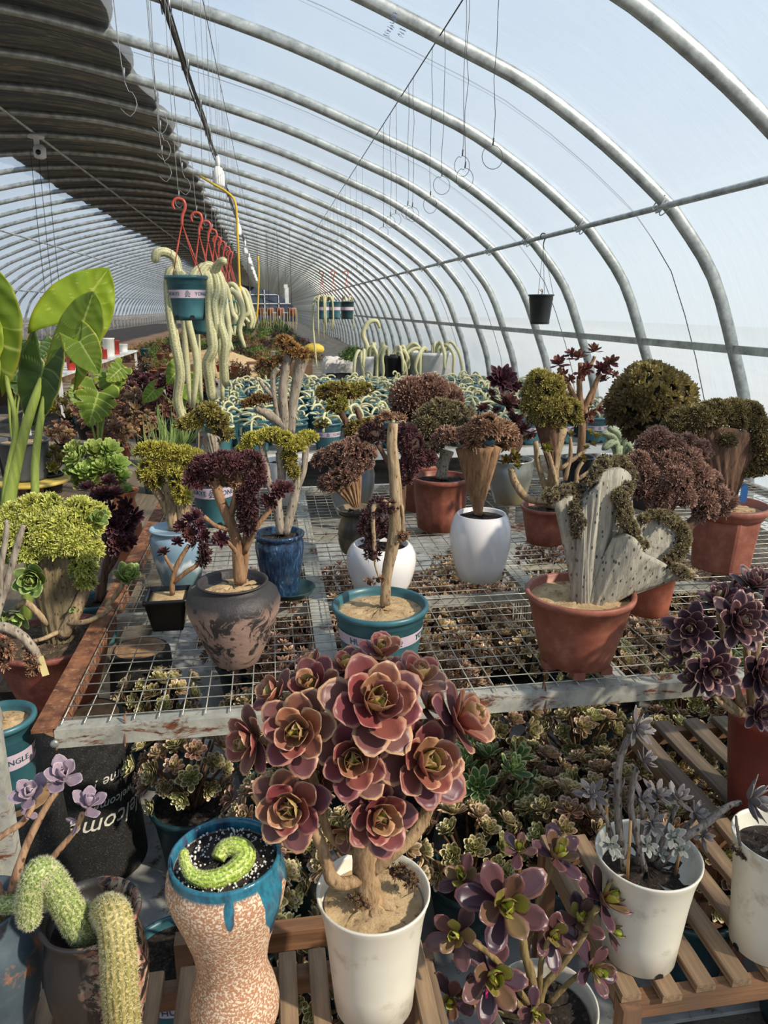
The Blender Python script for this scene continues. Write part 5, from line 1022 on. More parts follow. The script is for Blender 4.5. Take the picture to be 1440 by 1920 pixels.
def m_darkvase():
    N = NT('dark_vase_glaze'); co = N.obj_co(); a = N.ramp(N.noise(24, 6, .75, N.obj_co((1, 1, 1)), 1.6), [(.48, (0, 0, 0)), (.52, (1, 1, 1))]); s = N.n('ShaderNodeSeparateXYZ'); N.l(co, s.inputs[0])
    side = N.ramp(N.math('ADD', s.outputs['X'], N.math('MULTIPLY', N.noise(14, 3), .05)), [(.02, (0, 0, 0)), (.045, (1, 1, 1))]); c = N.mix(N.mix(1.0, a, side, 'MULTIPLY'), rgb(44, 40, 40), N.ramp(N.noise(50, 3), [(.4, rgb(166, 110, 92)), (.6, rgb(214, 190, 158))])); N.base(c); N.set(Roughness=.4); N.bump(N.noise(30, 4), .2, .004); return N.m
P = Plant('potted_cactus', 'matt black jar with pinkish patches at the front left, thick hairy cactus stems hanging out', 'potted cactus', (195, 1705), 180, 1995, 120, z=.531, bx=200)
P.pot([(.62, 0), (.68, .02), (.86, .2), (1.02, .45), (1.06, .6), (1.0, .75), (.90, .86), (.90, .90), (.98, .96), (1.02, .985), (1.0, 1.0), (.95, 1.0), (.86, .95), (.80, .85)], m_darkvase(), 60); P.soil(M_PERL, .03, P.R*.86)
cactus(P.root, [P.p(x, y, d) for x, y, d in ((168, 1765, -.02), (150, 1742, -.03), (117, 1684, -.04), (86, 1636, -.05), (66, 1640, -.06), (54, 1690, -.06), (56, 1740, -.06))], [P.px(r) for r in (20, 25, 25, 22, 20, 20, 17)], M_GCACT2, 28, spines=7500, sl=.0042, sw=.0002)
cactus(P.root, [P.p(x, y, d) for x, y, d in ((178, 1740, -.01), (196, 1708, -.03), (212, 1716, -.055), (220, 1760, -.07), (224, 1840, -.075), (232, 1940, -.07), (236, 1985, -.07))], [P.px(r) for r in (22, 26, 29, 29, 30, 29, 24)], m_cactus('brown_green_cactus', (158, 146, 82), (112, 108, 56), (206, 186, 130)), 30, spines=8500, sl=.0042, sw=.0002)
cactus(P.root, [P.p(x, y, d) for x, y, d in ((190, 1735, .0), (150, 1705, .0), (90, 1690, .01), (20, 1696, .01), (-60, 1700, .01))], [P.px(r) for r in (14, 16, 16, 16, 13)], M_GCACT2, 22, spines=3200, sl=.0042, sw=.0002)
P = Plant('potted_succulent', 'blue-grey and orange mottled jar at the left edge, thin stems with lilac rosettes', 'potted plant', (14, 1690), 150, 1985, 110, z=.531, bx=10)
P.pot([(.62, 0), (.70, .03), (1.0, .3), (1.18, .55), (1.20, .68), (1.06, .82), (.88, .9), (.90, .95), (1.0, .985), (.98, 1.0), (.9, .99), (.84, .92)], plain('blue_orange_glaze', (84, 98, 106), (60, 72, 80), .45, 9, .3, 50, c3=(176, 112, 66), sc3=16), 56); P.soil(plain('yellow_grit', (206, 172, 112), (120, 88, 60), 1, 120, 1, 200), .02, P.R*.92)
B_PINKST = m_bark('pinkish_stem', (206, 166, 130), (134, 96, 72), (120, 84, 66))
P.tubes([([(20, 1700, 0), (26, 1655, 0), (52, 1580, 0), (88, 1510, 0), (110, 1478, 0), (116, 1465, 0)], [8, 8, 7, 6, 6, 6]), ([(10, 1700, 0), (-20, 1600, 0), (0, 1570, 0), (40, 1543, 0), (60, 1515, 0), (63, 1500, 0)], [6, 6, 6, 6, 5, 5]), ([(30, 1700, -.01), (70, 1645, -.01), (105, 1600, -.01), (140, 1558, -.01), (155, 1525, -.01)], [6, 6, 6, 5, 5])], B_PINKST, n=10)
M_LIL = m_leaf('lilac_leaf', [(0, (206, 186, 200)), (1, (160, 140, 156))], (224, 202, 206), .6, .15, .8); ST_LIL = leaf_stages('succulent_leaf', 1, .66, M_LIL, n=3, wide=.66, base=.3, tip=.35, thick=.04, curls=(.7, .4))
for px, py, dy, r, n_, k in [(62, 1490, 0, 34, (.0, -.6, .8), 11), (118, 1458, 0, 36, (.2, -.5, .8), 11), (164, 1512, -.01, 34, (.4, -.3, .9), 9), (110, 1476, -.01, 22, (-.4, -.5, .6), 4), (147, 1540, -.01, 20, (-.6, -.5, .2), 3), (50, 1530, 0, 18, (.5, -.6, .4), 4)]: hero(P, px, py, dy, r, n_, ST_LIL, k, lay=dict(e0=75, e1=15, l0=.45))
# ================================================================ upturned black planters with white script, pots standing on them
M_BLKP = plain('grainy_black_planter', (30, 29, 28), (18, 18, 18), .7, 40, .6, 300, c3=(96, 90, 82), sc3=260); M_INKW = plain('white_script', (226, 222, 206), (206, 202, 186), .6)
def script_mesh(words, size): return text_mesh(words, size, .0004)
def pillar(label, px, py, z, rt, rb, ang, text=True):
    q = atz(px, py, z); s = thing('upturned_planter', label, 'planter', (q.x, q.y, 0), 'upturned black planters used as pedestals')
    m = MB(); lathe(m, [(rb*.96, 0), (rb, .01), (rb, .03), (rt+(rb-rt)*.5, z*.5), (rt, z-.012), (rt-.004, z-.004), (rt-.012, z)], 64); m.obj('shell', M_BLKP, s)
    m = MB(); lathe(m, [(rt-.012, z-.001), (rt-.02, z+.001), (rt*.5, z+.002), (.001, z+.002)], 48); m.obj('dusty_base', plain('dusty_base_disc', (178, 140, 100), (130, 96, 68), .9, 12, .3, 60, c3=(90, 70, 52), sc3=60), s)
    if text:
        rf = lambda h_: rb+(rt-rb)*h_/z
        for wd, sz, zz, da in (('Welcome', .070, z*.44, .05), ('welcomes', .034, z*.56, -.05), ('home !', .042, z*.70, .05)):
            me, V = script_mesh(wd, sz); V = V.copy(); V[:, 0] += V[:, 1]*.35; wrap_mesh(me, V, rf, ang+da, zz, PI); put('lettering', me, s, mat=M_INKW)
    return s, q
D2, q2 = pillar('tall black upturned planter with white upside-down script, right behind the bench leg', 150, 1345, .465, .118, .142, .80)
D1, q1 = pillar('black upturned planter at the left edge, under the teal pot', 25, 1492, .50, .100, .125, .9, False)
D3, q3 = pillar('black upturned planter with script, further back under the bench corner', 262, 1215, .43, .10, .125, .35)
P = Plant('potted_succulent', 'teal lettered plastic pot at the left edge with a drooping dead branch and paper tag', 'potted plant', (2, 1342), 118, 1522, 86, z=.502, bx=22)
gallon_pot(P.root, P.R, P.r, P.h, text_ang=-.35, soil=M_SAND)
P.tubes([([(0, 1350, 0), (-30, 1260, 0), (-10, 1180, 0), (30, 1185, 0), (62, 1215, 0), (76, 1245, 0)], [8, 9, 9, 9, 8, 6]), ([(-20, 1200, 0), (5, 1120, .02), (22, 1060, .02), (36, 1010, .02), (44, 985, .02)], [7, 6, 6, 6, 4]), ([(5, 1120, .02), (2, 1070, .02), (12, 1000, .02), (12, 975, .02)], [5, 5, 5, 3])], B_GREY, n=10)
P.crest([([(8, 1205, -.01), (12, 1230, -.01), (4, 1250, -.01)], [9, 9, 6], .5), ([(60, 1225, 0), (66, 1250, 0), (62, 1262, 0)], [8, 9, 6], .4)], [], 130, 9, C_BROWN, name='dead_leaves')
m = MB(); box(m, (-.007, -.0006, -.024), (.007, .0006, .022)); o = m.obj('paper_tag', plain('old_paper', (222, 206, 148), (196, 178, 120), .8), P.root, smooth=False); o.location = P.p(80, 1248, -.005); o.rotation_euler = (0, -.15, .2)
# white steel post of the neighbouring rack
q = atz(16, 1690, .30); m = MB(); box(m, (-.014, -.014, 0), (.014, .014, 1.02)); box(m, (-.018, -.016, 0), (-.010, .02, 1.02)); box(m, (-1.2, -.014, .99), (.014, .014, 1.02)); box(m, (-1.2, -.014, 0), (-1.17, .014, .99)); o = m.obj('steel_rack_frame', M_FRAME, smooth=False); o.location = (aty(2, 1500, 1.15).x, 1.15, 0); tag(o, 'light grey steel rack post at the left edge in front of the teal pot', 'rack')
# ================================================================ yellow-green crest plant and its neighbours
P = Plant('potted_crested_aeonium', 'large dark terracotta pot left of the bench, lime-yellow crested aeonium with wide trunk', 'potted plant', (98, 1192), 216, 1338, 134, z=.468, bx=112)
P.root.location.z += .0; P.plastic(m_terra('dark_terracotta', (138, 74, 62), (98, 50, 44)), n=56); P.soil(M_SOIL, .02)
pfan(P, [((112, 1200, .0), [(50, 1060, .02), (70, 1035, -.02), (100, 1030, -.03), (135, 1045, -.02), (165, 1070, .01)], 26, 20, 16, 8, 1.3)], B_OLIVE)
P.tubes([([(118, 1190, -.02), (140, 1150, -.03), (158, 1110, -.02), (165, 1090, 0)], [14, 12, 10, 8]), ([(128, 1168, -.04), (160, 1166, -.05), (198, 1150, -.04)], [5, 5, 4]), ([(200, 1135, -.02), (222, 1110, -.03), (232, 1090, -.03)], [5, 5, 5]), ([(108, 1185, -.03), (80, 1198, -.06), (60, 1202, -.06)], [5, 4, 3]), ([(90, 1170, -.03), (50, 1130, -.04), (30, 1140, -.04)], [6, 6, 5]), ([(198, 1150, -.04), (206, 1142, -.03), (200, 1135, -.02)], [4, 4, 5])], B_TAN, 'branch')
P.crest([], [(30, 975, .02, 26, .6), (62, 962, .02, 28, .8), (92, 952, .02, 20, .7), (70, 995, -.02, 30, .7), (118, 985, -.02, 28, .8), (150, 962, .0, 24, .7), (166, 990, -.01, 20, .8), (138, 1020, -.04, 26, .8), (105, 1030, -.05, 16, .9), (22, 1012, -.02, 28, .6), (52, 1035, -.04, 22, .5), (162, 1035, -.02, 24, .8), (156, 1064, -.03, 18, .6), (160, 1090, -.02, 13, .8), (88, 1012, -.04, 22, .9), (10, 1040, 0, 20, .4), (180, 965, .02, 16, .6)], 1900, 11.5, C_LIME, core=(90, 96, 50))
ST_GRN = leaf_stages('aeonium_leaf', 1, .62, m_leaf('light_green_leaf', [(0, (200, 210, 116)), (.5, (172, 190, 104)), (1, (142, 162, 92))], (196, 212, 136), .35, .3, .6), wide=.62, base=.3, tip=.3, thick=.02, curls=(1.0, .5))
for px, py, dy, r, n_, k in [(64, 1083, -.06, 34, (.0, -1, .15), 26), (236, 1086, -.03, 30, (.4, -.5, .8), 22), (35, 1150, -.04, 28, (-.1, -.7, -.3), 14), (182, 972, -.02, 22, (.5, -.7, .4), 16), (140, 1072, -.05, 13, (0, -1, .2), 14), (10, 1155, -.04, 24, (-.3, -.8, -.1), 10), (138, 1140, -.04, 10, (.2, -.9, 0), 8)]: hero(P, px, py, dy, r, n_, ST_GRN, k, lay=dict(e0=85, e1=25, l0=.3, z0=.1))
P = Plant('potted_aeonium', 'teal pot between the lime crest and the bench edge, tall stems of black-purple rosettes', 'potted plant', (186, 1122), 86, 1218, 64, z=.45)
gallon_pot(P.root, P.R, P.r, P.h, text_ang=0, soil=M_DKSOIL, words=False); m = MB(); box(m, (-.12, -.12, -.45), (.12, .12, -.012)); 
P.tubes([([(190, 1125, 0), (196, 1075, 0), (205, 1030, 0), (212, 990, 0)], [8, 7, 7, 6]), ([(182, 1125, 0), (192, 1085, 0), (215, 1050, 0), (224, 1025, 0)], [6, 6, 5, 5]), ([(200, 1050, 0), (195, 1000, .02), (190, 940, .02)], [6, 5, 5]), ([(208, 1010, .02), (225, 960, .03), (240, 940, .03)], [5, 5, 4])], B_DARK)
rosette_set(P, [(212, 984, -.02, 25, (.1, -.95, .3)), (222, 1022, -.02, 23, (.1, -.9, .4)), (243, 1016, -.01, 16), (190, 932, .02, 24, (-.1, -.6, .7)), (165, 918, .03, 20, (-.3, -.3, .9)), (214, 930, .03, 22, (.1, -.5, .8)), (240, 948, .03, 20), (250, 968, .02, 20, (.7, -.5, 0)), (236, 990, .01, 18), (190, 1025, 0, 15), (192, 960, .01, 18), (210, 955, .0, 18), (228, 965, .0, 17), (175, 940, .03, 16), (205, 905, .05, 18)], R_PURPLE)
# ================================================================ variegated aeoniums in pots on the ground
M_VAR = m_leaf('variegated_leaf', [(0, (206, 206, 122)), (.3, (158, 164, 94)), (.7, (146, 142, 92)), (1, (140, 124, 90))], (244, 228, 180), .22, .15, .42, .27)
M_VAR2 = m_leaf('pink_variegated_leaf', [(0, (186, 184, 110)), (.3, (160, 152, 98)), (1, (152, 116, 96))], (240, 206, 176), .22, .15, .42, .27)
M_VARG = m_leaf('green_cream_leaf', [(0, (172, 192, 108)), (.4, (112, 140, 82)), (1, (90, 116, 76))], (216, 214, 160), .35, .15, .5, .27)
LV = leaf_grid(1, .50, 4, 4, .5, .35, wide=.70, base=.2, tip=.1); LVG = leaf_grid(1, .38, 4, 4, .6, .4, wide=.72, base=.2, tip=.1)
RV = [tmpl_mesh('small_rosette', rosette_tmpl(30, LV, e0=86, e1=12, jit=.08, l0=.32, pw=.8), M_VAR), tmpl_mesh('small_rosette', rosette_tmpl(26, LV, e0=84, e1=2, jit=.12, l0=.35), M_VAR2), tmpl_mesh('small_rosette', rosette_tmpl(22, LVG, e0=82, e1=15, jit=.1), M_VARG)]
M_STEMB = m_bark('thin_brown_stem', (132, 104, 76), (78, 58, 42))
def aeo_proto(kind, nros=26, R=.118, r0=.037, h=.15, mats=(0, 0, 1), rosettes=True, label='x'):
    t = thing('potted_variegated_aeonium', label, 'potted plant'); t.location = (0, 0, -5)
    gallon_pot(t, .098, .074, .17, band=False, soil=M_DKSOIL, mat=M_DKTEAL, holes=False); pts = []
    for i in range(nros):
        f = (i+.5)/nros; ph = math.acos(1-f*1.28); a = i*2.39996; q = np.array([math.sin(ph)*math.cos(a), math.sin(ph)*math.sin(a), math.cos(ph)]); rr = R*random.uniform(.82, 1.12)
        pts.append((np.array([q[0]*rr, q[1]*rr, .17+h*.62+q[2]*rr*.78]), q+np.array([0, 0, .25])))
    mb = MB()
    for k, (p, q) in enumerate(pts):
        if k % 2 == 0 or nros < 20: tube(mb, [(p[0]*.1, p[1]*.1, .145), (p[0]*.45, p[1]*.45, .17+(p[2]-.17)*.4), tuple(p-q*.006)], [.006, .0045, .0035], 5, 2)
    mb.obj('branching_stem', M_STEMB, t)
    if rosettes:
        for p, q in pts: place_rosette(t, RV[random.choice(mats)], tuple(p), q+RS.randn(3)*.15, r0*random.uniform(.8, 1.15))
    else:
        m = MB()
        for p, q in pts:
            tm = rosette_tmpl(16, leaf_grid(1, .5, 3, 2, .5, .35), e0=84, e1=8, jit=.1); scatter(m, (tm[0], tm[1], tm[2], tm[3]), [p], [q], r0*random.uniform(.8, 1.15), R=None)
        m.obj('rosette_mass', [M_VAR, M_VAR2][random.randint(0, 1)], t, kind='stuff')
    return t
PR = [aeo_proto(0, 38, .122, r0=.034, mats=(0, 0, 1)), aeo_proto(1, 32, .112, r0=.034, mats=(0, 1, 1), h=.11), aeo_proto(2, 38, .124, r0=.034, mats=(1, 0, 0), h=.16), aeo_proto(3, 17, .105, r0=.050, mats=(2,), h=.13)]
PF = [aeo_proto(4, 44, .125, r0=.034, rosettes=False), aeo_proto(5, 44, .128, r0=.033, rosettes=False, h=.12)]
front_spots = [(360, 1520, 0, 'variegated aeonium cluster on the ground beside the black upturned planters'), (905, 1555, 3, 'green aeonium with cream-edged leaves, on the ground right of the pink rosette plant'),
    (930, 1440, 0, 'full variegated aeonium just below the bench front, right of the pink rosettes'), (1085, 1440, 0, 'largest domed variegated aeonium in a teal pot under the bench front'), (1000, 1530, 1, 'low variegated aeonium between the white pots, trailing left of the grey succulent'),
    (880, 1650, 1, 'pinkish variegated aeonium behind the glossy purple rosettes'), (1275, 1345, 2, 'variegated aeonium under the bench corner beside the grey weathered stand'), (1360, 1320, 3, 'bright green aeonium under the bench beside the dark red pot'), (1130, 1330, 0, 'variegated aeonium half hidden under the middle of the bench front bar'),
    (1240, 1470, 0, 'variegated aeonium below the grey weathered slats'), (1130, 1570, 1, 'variegated aeonium just left of the grey succulent pot'), (690, 1700, 0, 'variegated aeonium behind the front white pot'), (530, 1600, 1, 'variegated aeonium between the speckled vase and the front white pot'),
    (500, 1420, 0, 'variegated aeonium under the bench left of the pink rosettes'), (300, 1380, 0, 'variegated aeonium far back beside the second black planter'), (1330, 1590, 1, 'variegated aeonium seen between the stand slats right of the grey succulent'), (1050, 1640, 1, 'variegated aeonium behind the glossy purple plant, near the grey succulent pot'), (1290, 1700, 0, 'variegated aeonium under the front right slatted stand')]
placed = []
for px, py, k, lab in front_spots:
    q = atz(px, py, .17); copy_tree(PR[k], None, (q.x, q.y, .013), random.uniform(0, 6.3), random.uniform(1.0, 1.15), lab)['group'] = 'variegated aeoniums on the ground'; placed.append((q.x, q.y))
for (x, y) in [(.60, 1.02), (.80, 1.0), (.02, .86), (-.30, .80)]: placed.append((x, y))
n_far = 0; avoid = [(-.47, 1.63, .2), (-.35, 2.0, .2), (-.55, 1.4, .2), (.30, .75, .18)]
for iy, y in enumerate(np.arange(.95, 3.5, .225)):
    for ix, x in enumerate(np.arange(-.12, 2.35, .225)):
        X = x+(iy % 2)*.11+random.uniform(-.02, .02); Y = y+random.uniform(-.02, .02)
        if any((X-a)**2+(Y-b)**2 < .045 for a, b in placed) or any((X-a)**2+(Y-b)**2 < r*r for a, b, r in avoid): continue
        if X > 1.5 and Y < 1.2 or X < .45 and Y < 1.12: continue
        near = Y < 2.1 and X < 1.6
        c = copy_tree(PR[random.choice([0, 0, 1, 2, 2, 3]) if random.random() < .9 else 3] if near else random.choice(PF), None, (X, Y, .013), random.uniform(0, 6.3), random.uniform(.95, 1.15), 'variegated aeonium under the mesh: %s row from the front, %s place from the left' % (ORD[iy], ORD[ix])); c['group'] = 'variegated aeoniums in rows below the wire mesh'; placed.append((X, Y)); n_far += 1
def drop_tree(o):
    for k in list(o.children): drop_tree(k)
    bpy.data.objects.remove(o)
for o in PR+PF: drop_tree(o)
# teal lettered pots on the ground under the front left stand
for k, (px, py) in enumerate(((330, 1850), (545, 1880))):
    q = atz(px, py, .10); t = thing('lettered_pot', ['teal lettered pot on the ground under the stand, left of the speckled vase', 'teal lettered pot on the ground under the stand, between vase and white pot'][k], 'pot', (q.x, q.y+.02, .0), 'pots under the front left stand')
    gallon_pot(t, .10, .075, .18, text_ang=1.0, soil=M_DKSOIL)
# small crate under mesh and pale crates seen through the mesh
def crate(label, x, y, s=(.34, .24, .16), mat=None):
    t = thing('plastic_crate', label, 'crate', (x, y, .013)); m = MB(); a, b, h = s
    for z0_, z1_ in ((0, .015), (h-.02, h)):
        for p, q in (((0, 0), (a, .006)), ((0, b-.006), (a, b)), ((0, 0), (.006, b)), ((a-.006, 0), (a, b))): box(m, (p[0], p[1], z0_), (q[0], q[1], z1_))
    for i in range(10):
        for yy in (0, b-.004): box(m, (a*i/9-.003, yy, 0), (a*i/9+.003, yy+.004, h))
    for i in range(8):
        for xx in (0, a-.004): box(m, (xx, b*i/7-.003, 0), (xx+.004, b*i/7+.003, h))
    m.obj('basket', mat or plain('cream_crate', (206, 200, 180), (180, 172, 150)), t, smooth=False)
crate('cream slotted plastic crate seen through the mesh, behind the terracotta pot', .98, 2.62, (.3, .2, .5))
# ================================================================ cactus bench behind
M_STRAW = m_cactus('pale_monkey_tail_cactus', (190, 186, 142), (142, 144, 100), (216, 212, 176))
def bench2():
    b = thing('cactus_bench', 'low pale bench behind the wire mesh bench, covered with teal pots of cactus', 'bench', (-.5, 5.0, 0))
    m = MB(); box(m, (0, 0, .575), (3.35, 4.9, .595)); m.obj('bench_top', M_FRAME, b, smooth=False); m = MB(); box(m, (0, -.02, .545), (3.35, .0, .598)); m.obj('front_bar', M_WHITEP, b, smooth=False)
    for x in (.05, 1.1, 2.2, 3.3):
        for y in (.05, 2.4, 4.8): m = MB(); box(m, (x-.025, y-.025, 0), (x+.025, y+.025, .574)); m.obj('leg', M_FRAME, b, smooth=False)
bench2()
def tail_mesh(L, r, kind):
    d = {0: [(0, 0, 0), (.02, 0, .08), (.07, 0, .12), (.13, 0, .10), (.17, 0, .03), (.175, 0, -.04)], 1: [(0, 0, 0), (0, .01, .06), (.04, .02, .10), (.10, .02, .10), (.13, .02, .05)], 2: [(0, 0, 0), (-.01, 0, .09), (.02, .01, .16), (.06, .03, .17), (.08, .04, .12), (.06, .03, .10)], 3: [(0, 0, 0), (.05, 0, .05), (.12, .02, .06), (.19, .05, .03), (.23, .08, -.02)], 4: [(0, 0, 0), (.03, 0, .04), (.09, -.02, .05), (.13, -.05, .03), (.12, -.10, .02), (.07, -.12, .03)]}[kind]
    mb = MB(); tube(mb, [tuple(np.array(p)*np.array([L, L, L*.62])) for p in d], [r, r*1.1, r*1.1, r*1.05, r, r*.6][:len(d)], 8, 4, c=(.7, .5, .5)); return mb.mesh('cactus_stem', M_STRAW)
TAILS = [tail_mesh(random.uniform(.65, 1.0), .0085, k % 5) for k in range(10)]
def cpot(band, words):
    t = thing('potted_tail_cactus', 'x', 'potted cactus'); gallon_pot(t, .100, .078, .19, band=band, soil=M_SOIL, holes=band, words=words, text_ang=0); return t
C0, C1 = cpot(True, True), cpot(False, False); front_n = 0
rows = np.arange(5.16, 8.5, .25)
for iy, y in enumerate(rows):
    for ix, x in enumerate(np.arange(-.36, 2.8, .245)):
        c = copy_tree(C0 if iy == 0 else C1, None, (x+.04*(iy % 2)+random.uniform(-.015, .015), y+random.uniform(-.012, .012), .596), random.uniform(-.5, .5) if iy == 0 else random.uniform(0, 6), 1)
        c['label'] = 'lettered teal pot of curling cactus, front row of the cactus bench, %s from the left' % ORD[ix] if iy == 0 else 'teal pot of curling cactus on the back bench, %s row, %s from the left' % (ORD[iy], ORD[ix]); c['group'] = 'front row pots on the cactus bench' if iy == 0 else 'pots of tail cactus on the cactus bench'
        for j in range(4 if iy < 12 else 3): put('cactus_stem', random.choice(TAILS), c, (random.uniform(-.04, .04), random.uniform(-.04, .04), .165), (random.uniform(-.2, .2), random.uniform(-.2, .2), j*1.6+random.uniform(0, 1.5)), random.uniform(.8, 1.15))
for o in (C0, C1): drop_tree(o)
def tub(label, px0, px1, py0, py1, Y, mat, stems, top=None):
    a = aty(px0, py0, Y); b = aty(px1, py0, Y); z = .596; t = thing('cactus_tub', label, 'potted cactus', ((a.x+b.x)/2, Y, z), 'large tubs of trailing cactus'); R = (b.x-a.x)/2; h = a.z-z
    m = MB(); lathe(m, [(R*.80, 0), (R*.82, .01), (R*.97, h*.9), (R, h*.92), (R, h), (R*.94, h), (R*.9, h*.8)], 40); m.obj('tub', mat, t); soil_disc(t, R*.93, h-.03, M_DKSOIL)
    for j in range(stems):
        an = random.uniform(0, 2*PI); r1 = R*.5; r2 = R*random.uniform(1.05, 1.3); up = random.uniform(.03, .12); dn = random.uniform(.3, .95)*h; ca, sa = math.cos(an), math.sin(an)
        m = MB(); tube(m, [(ca*r1, sa*r1, h-.04), (ca*r1*1.2, sa*r1*1.2, h+up*.7), (ca*(r1+r2)*.5, sa*(r1+r2)*.5, h+up), (ca*r2, sa*r2, h-.02), (ca*r2*1.06+random.uniform(-.04, .04), sa*r2*1.06, h-dn*.6), (ca*r2*1.04, sa*r2*1.04, h-dn)], [.016, .02, .02, .02, .018, .012], 8, 4, c=(.6, .5, .5)); m.obj('cactus_stem', M_STRAW, t)
    return t, R, h
G_ = plain('grey_tub_plastic', (176, 178, 180), (150, 152, 156), .5)
tub('white tub of trailing cactus at the back of the cactus bench, rightmost', 768, 852, 660, 720, 8.95, plain('white_tub', (224, 224, 222), (206, 206, 206)), 12); tub('pale grey tub of trailing cactus left of the white one', 742, 790, 664, 720, 9.35, G_, 8)
tub('black tub of trailing cactus, third from the right at the bench back', 716, 760, 666, 720, 8.85, plain('black_plastic', (24, 24, 26)), 9); tub('slate grey tub behind the black one', 690, 724, 662, 720, 9.4, plain('slate_tub', (104, 116, 122), (88, 98, 104)), 9); t_, R_, h_ = tub('grey tub with a tall hooked cactus stem, leftmost of the tubs', 664, 704, 668, 720, 8.9, G_, 10)
m = MB(); tube(m, [(0, 0, h_-.05), (.03, 0, h_+.1), (-.02, 0, h_+.25), (.04, 0, h_+.38), (.14, 0, h_+.40), (.18, 0, h_+.32)], [.03, .03, .028, .028, .025, .015], 10, 4, c=(.6, .5, .5)); m.obj('cactus_stem', M_STRAW, t_)
# ================================================================ hanging baskets, wires, bulbs
M_HOOK = plain('coral_plastic_hook', (190, 78, 62), (158, 58, 46), .4); M_BULB = plain('white_bulb_glass', (238, 238, 234), (228, 228, 224), .2); M_YEL = plain('yellow_cord', (226, 190, 52), (200, 160, 36), .6)
def hanger(label, x, y, z, zrim, R=.115, h=.2, r=.09, mat=None, stems=(), words=True, hook=M_HOOK, group=None, ztop=None, rz=0.0, band=True, soil=True):
    """pot hung by a plastic hook; z: top of the hook, zrim: rim"""
    t = thing('hanging_pot', label, 'hanging pot', (x, y, zrim-h), group); gallon_pot(t, R, r, h, band=band, words=words, text_ang=rz, mat=mat, soil=M_DKSOIL, soil_mat=soil); zt = z-zrim+h
    m = MB(); tube(m, [(-.030, 0, zt-.045), (-.036, 0, zt-.02), (-.018, 0, zt-.002), (.008, 0, zt-.008), (.014, 0, zt-.035), (0, 0, zt-.07), (-.004, 0, zt-.11)], [.004, .006, .0065, .0065, .0065, .006, .005], 8, 4); hk = m.obj('hook', hook, t)
    for k in range(4 if hook is M_HOOK else 3):
        a = k*PI/2+.6; m = MB(); tube(m, [(-.004, 0, zt-.10), (math.sin(a)*R, math.cos(a)*R, h-.008)], .0022, 5, 1); m.obj('hanger_strand', hook, hk)
    return t
t = hanger('nearest hanging teal pot with very long drooping pale cactus stems', -.335, 3.44, aty(352, 372, 3.44).z, aty(355, 517, 3.44).z, .086, .185, .066, rz=.1, group='teal pots hanging in a row from coral hooks')
hp = t.location; W = lambda px, py, dy=0: tuple(aty(px, py, 3.44+dy)-hp)
for pts, r in (([(345, 520), (335, 512), (322, 508), (316, 530), (320, 590), (330, 650), (338, 700), (333, 745), (340, 775), (350, 792)], 10), ([(340, 525), (333, 505), (328, 485), (312, 473), (294, 474), (291, 493)], 9), ([(360, 525), (372, 508), (386, 512), (392, 540), (394, 600), (400, 650), (389, 680), (394, 720), (399, 752)], 11), ([(368, 525), (390, 498), (412, 520), (418, 560), (412, 600), (422, 640), (420, 680), (423, 726)], 9), ([(366, 525), (380, 500), (400, 510), (408, 540), (402, 570), (406, 610), (404, 640)], 8), ([(365, 525), (385, 505), (400, 515), (412, 492), (424, 490)], 8)):
    cactus(t, [W(*p, .03*math.sin(i)) for i, p in enumerate(pts)], [.0020*r]*len(pts), M_STRAW, 14, spines=500, sl=.006, sw=.0005)
for i, (px, py) in enumerate(((372, 398), (389, 414), (401, 430), (409, 443), (418, 452), (427, 462), (432, 470))):
    Y = 3.44*(577-372)/(577-py)*1.0; zt = aty(px, py, Y).z; zr = zt-.40
    t = hanger(['second hanging pot, just behind the nearest one', 'third hanging pot in the row of coral hooks', 'fourth hanging pot in the row of coral hooks', 'fifth hanging pot in the row of coral hooks', 'sixth hanging pot in the row of coral hooks', 'seventh hanging pot in the row of coral hooks', 'last hanging pot of the coral hook row'][i], aty(px, py, Y).x, Y, zt, zr, .09, .17, .07, words=False, group='teal pots hanging in a row from coral hooks', mat=plain('mint_plastic', (110, 172, 160), (90, 150, 140)) if i > 1 else None)
    for j in range(5):
        an = random.uniform(0, 2*PI); ca, sa = math.cos(an), math.sin(an); dn = random.uniform(.02, .22) if i else .45; u = random.uniform(.03, .1)
        m = MB(); tube(m, [(ca*.04, sa*.04, .14), (ca*.06, sa*.06, .17+u), (ca*.12, sa*.12, .17+u*.8), (ca*.16, sa*.16, .1), (ca*.15+random.uniform(-.03, .03), sa*.15, .1-dn*.5), (ca*.16, sa*.16, .1-dn)], [.014, .017, .017, .017, .016, .01], 8, 4, c=(.6, .5, .5)); m.obj('cactus_stem', M_STRAW, t)
M_WGREY = plain('galvanised_wire', (150, 152, 152), (110, 112, 112), .5, 30, metal=.4)
m = MB(); tube(m, [(-.34, -1.5, 3.52), (-.335, 10, 3.50), (-.34, 30, 3.52)], .003, 5, 4); tag(m.obj('tie_string', M_DARKW), 'long taut string under the film above the coral hook row', 'string')
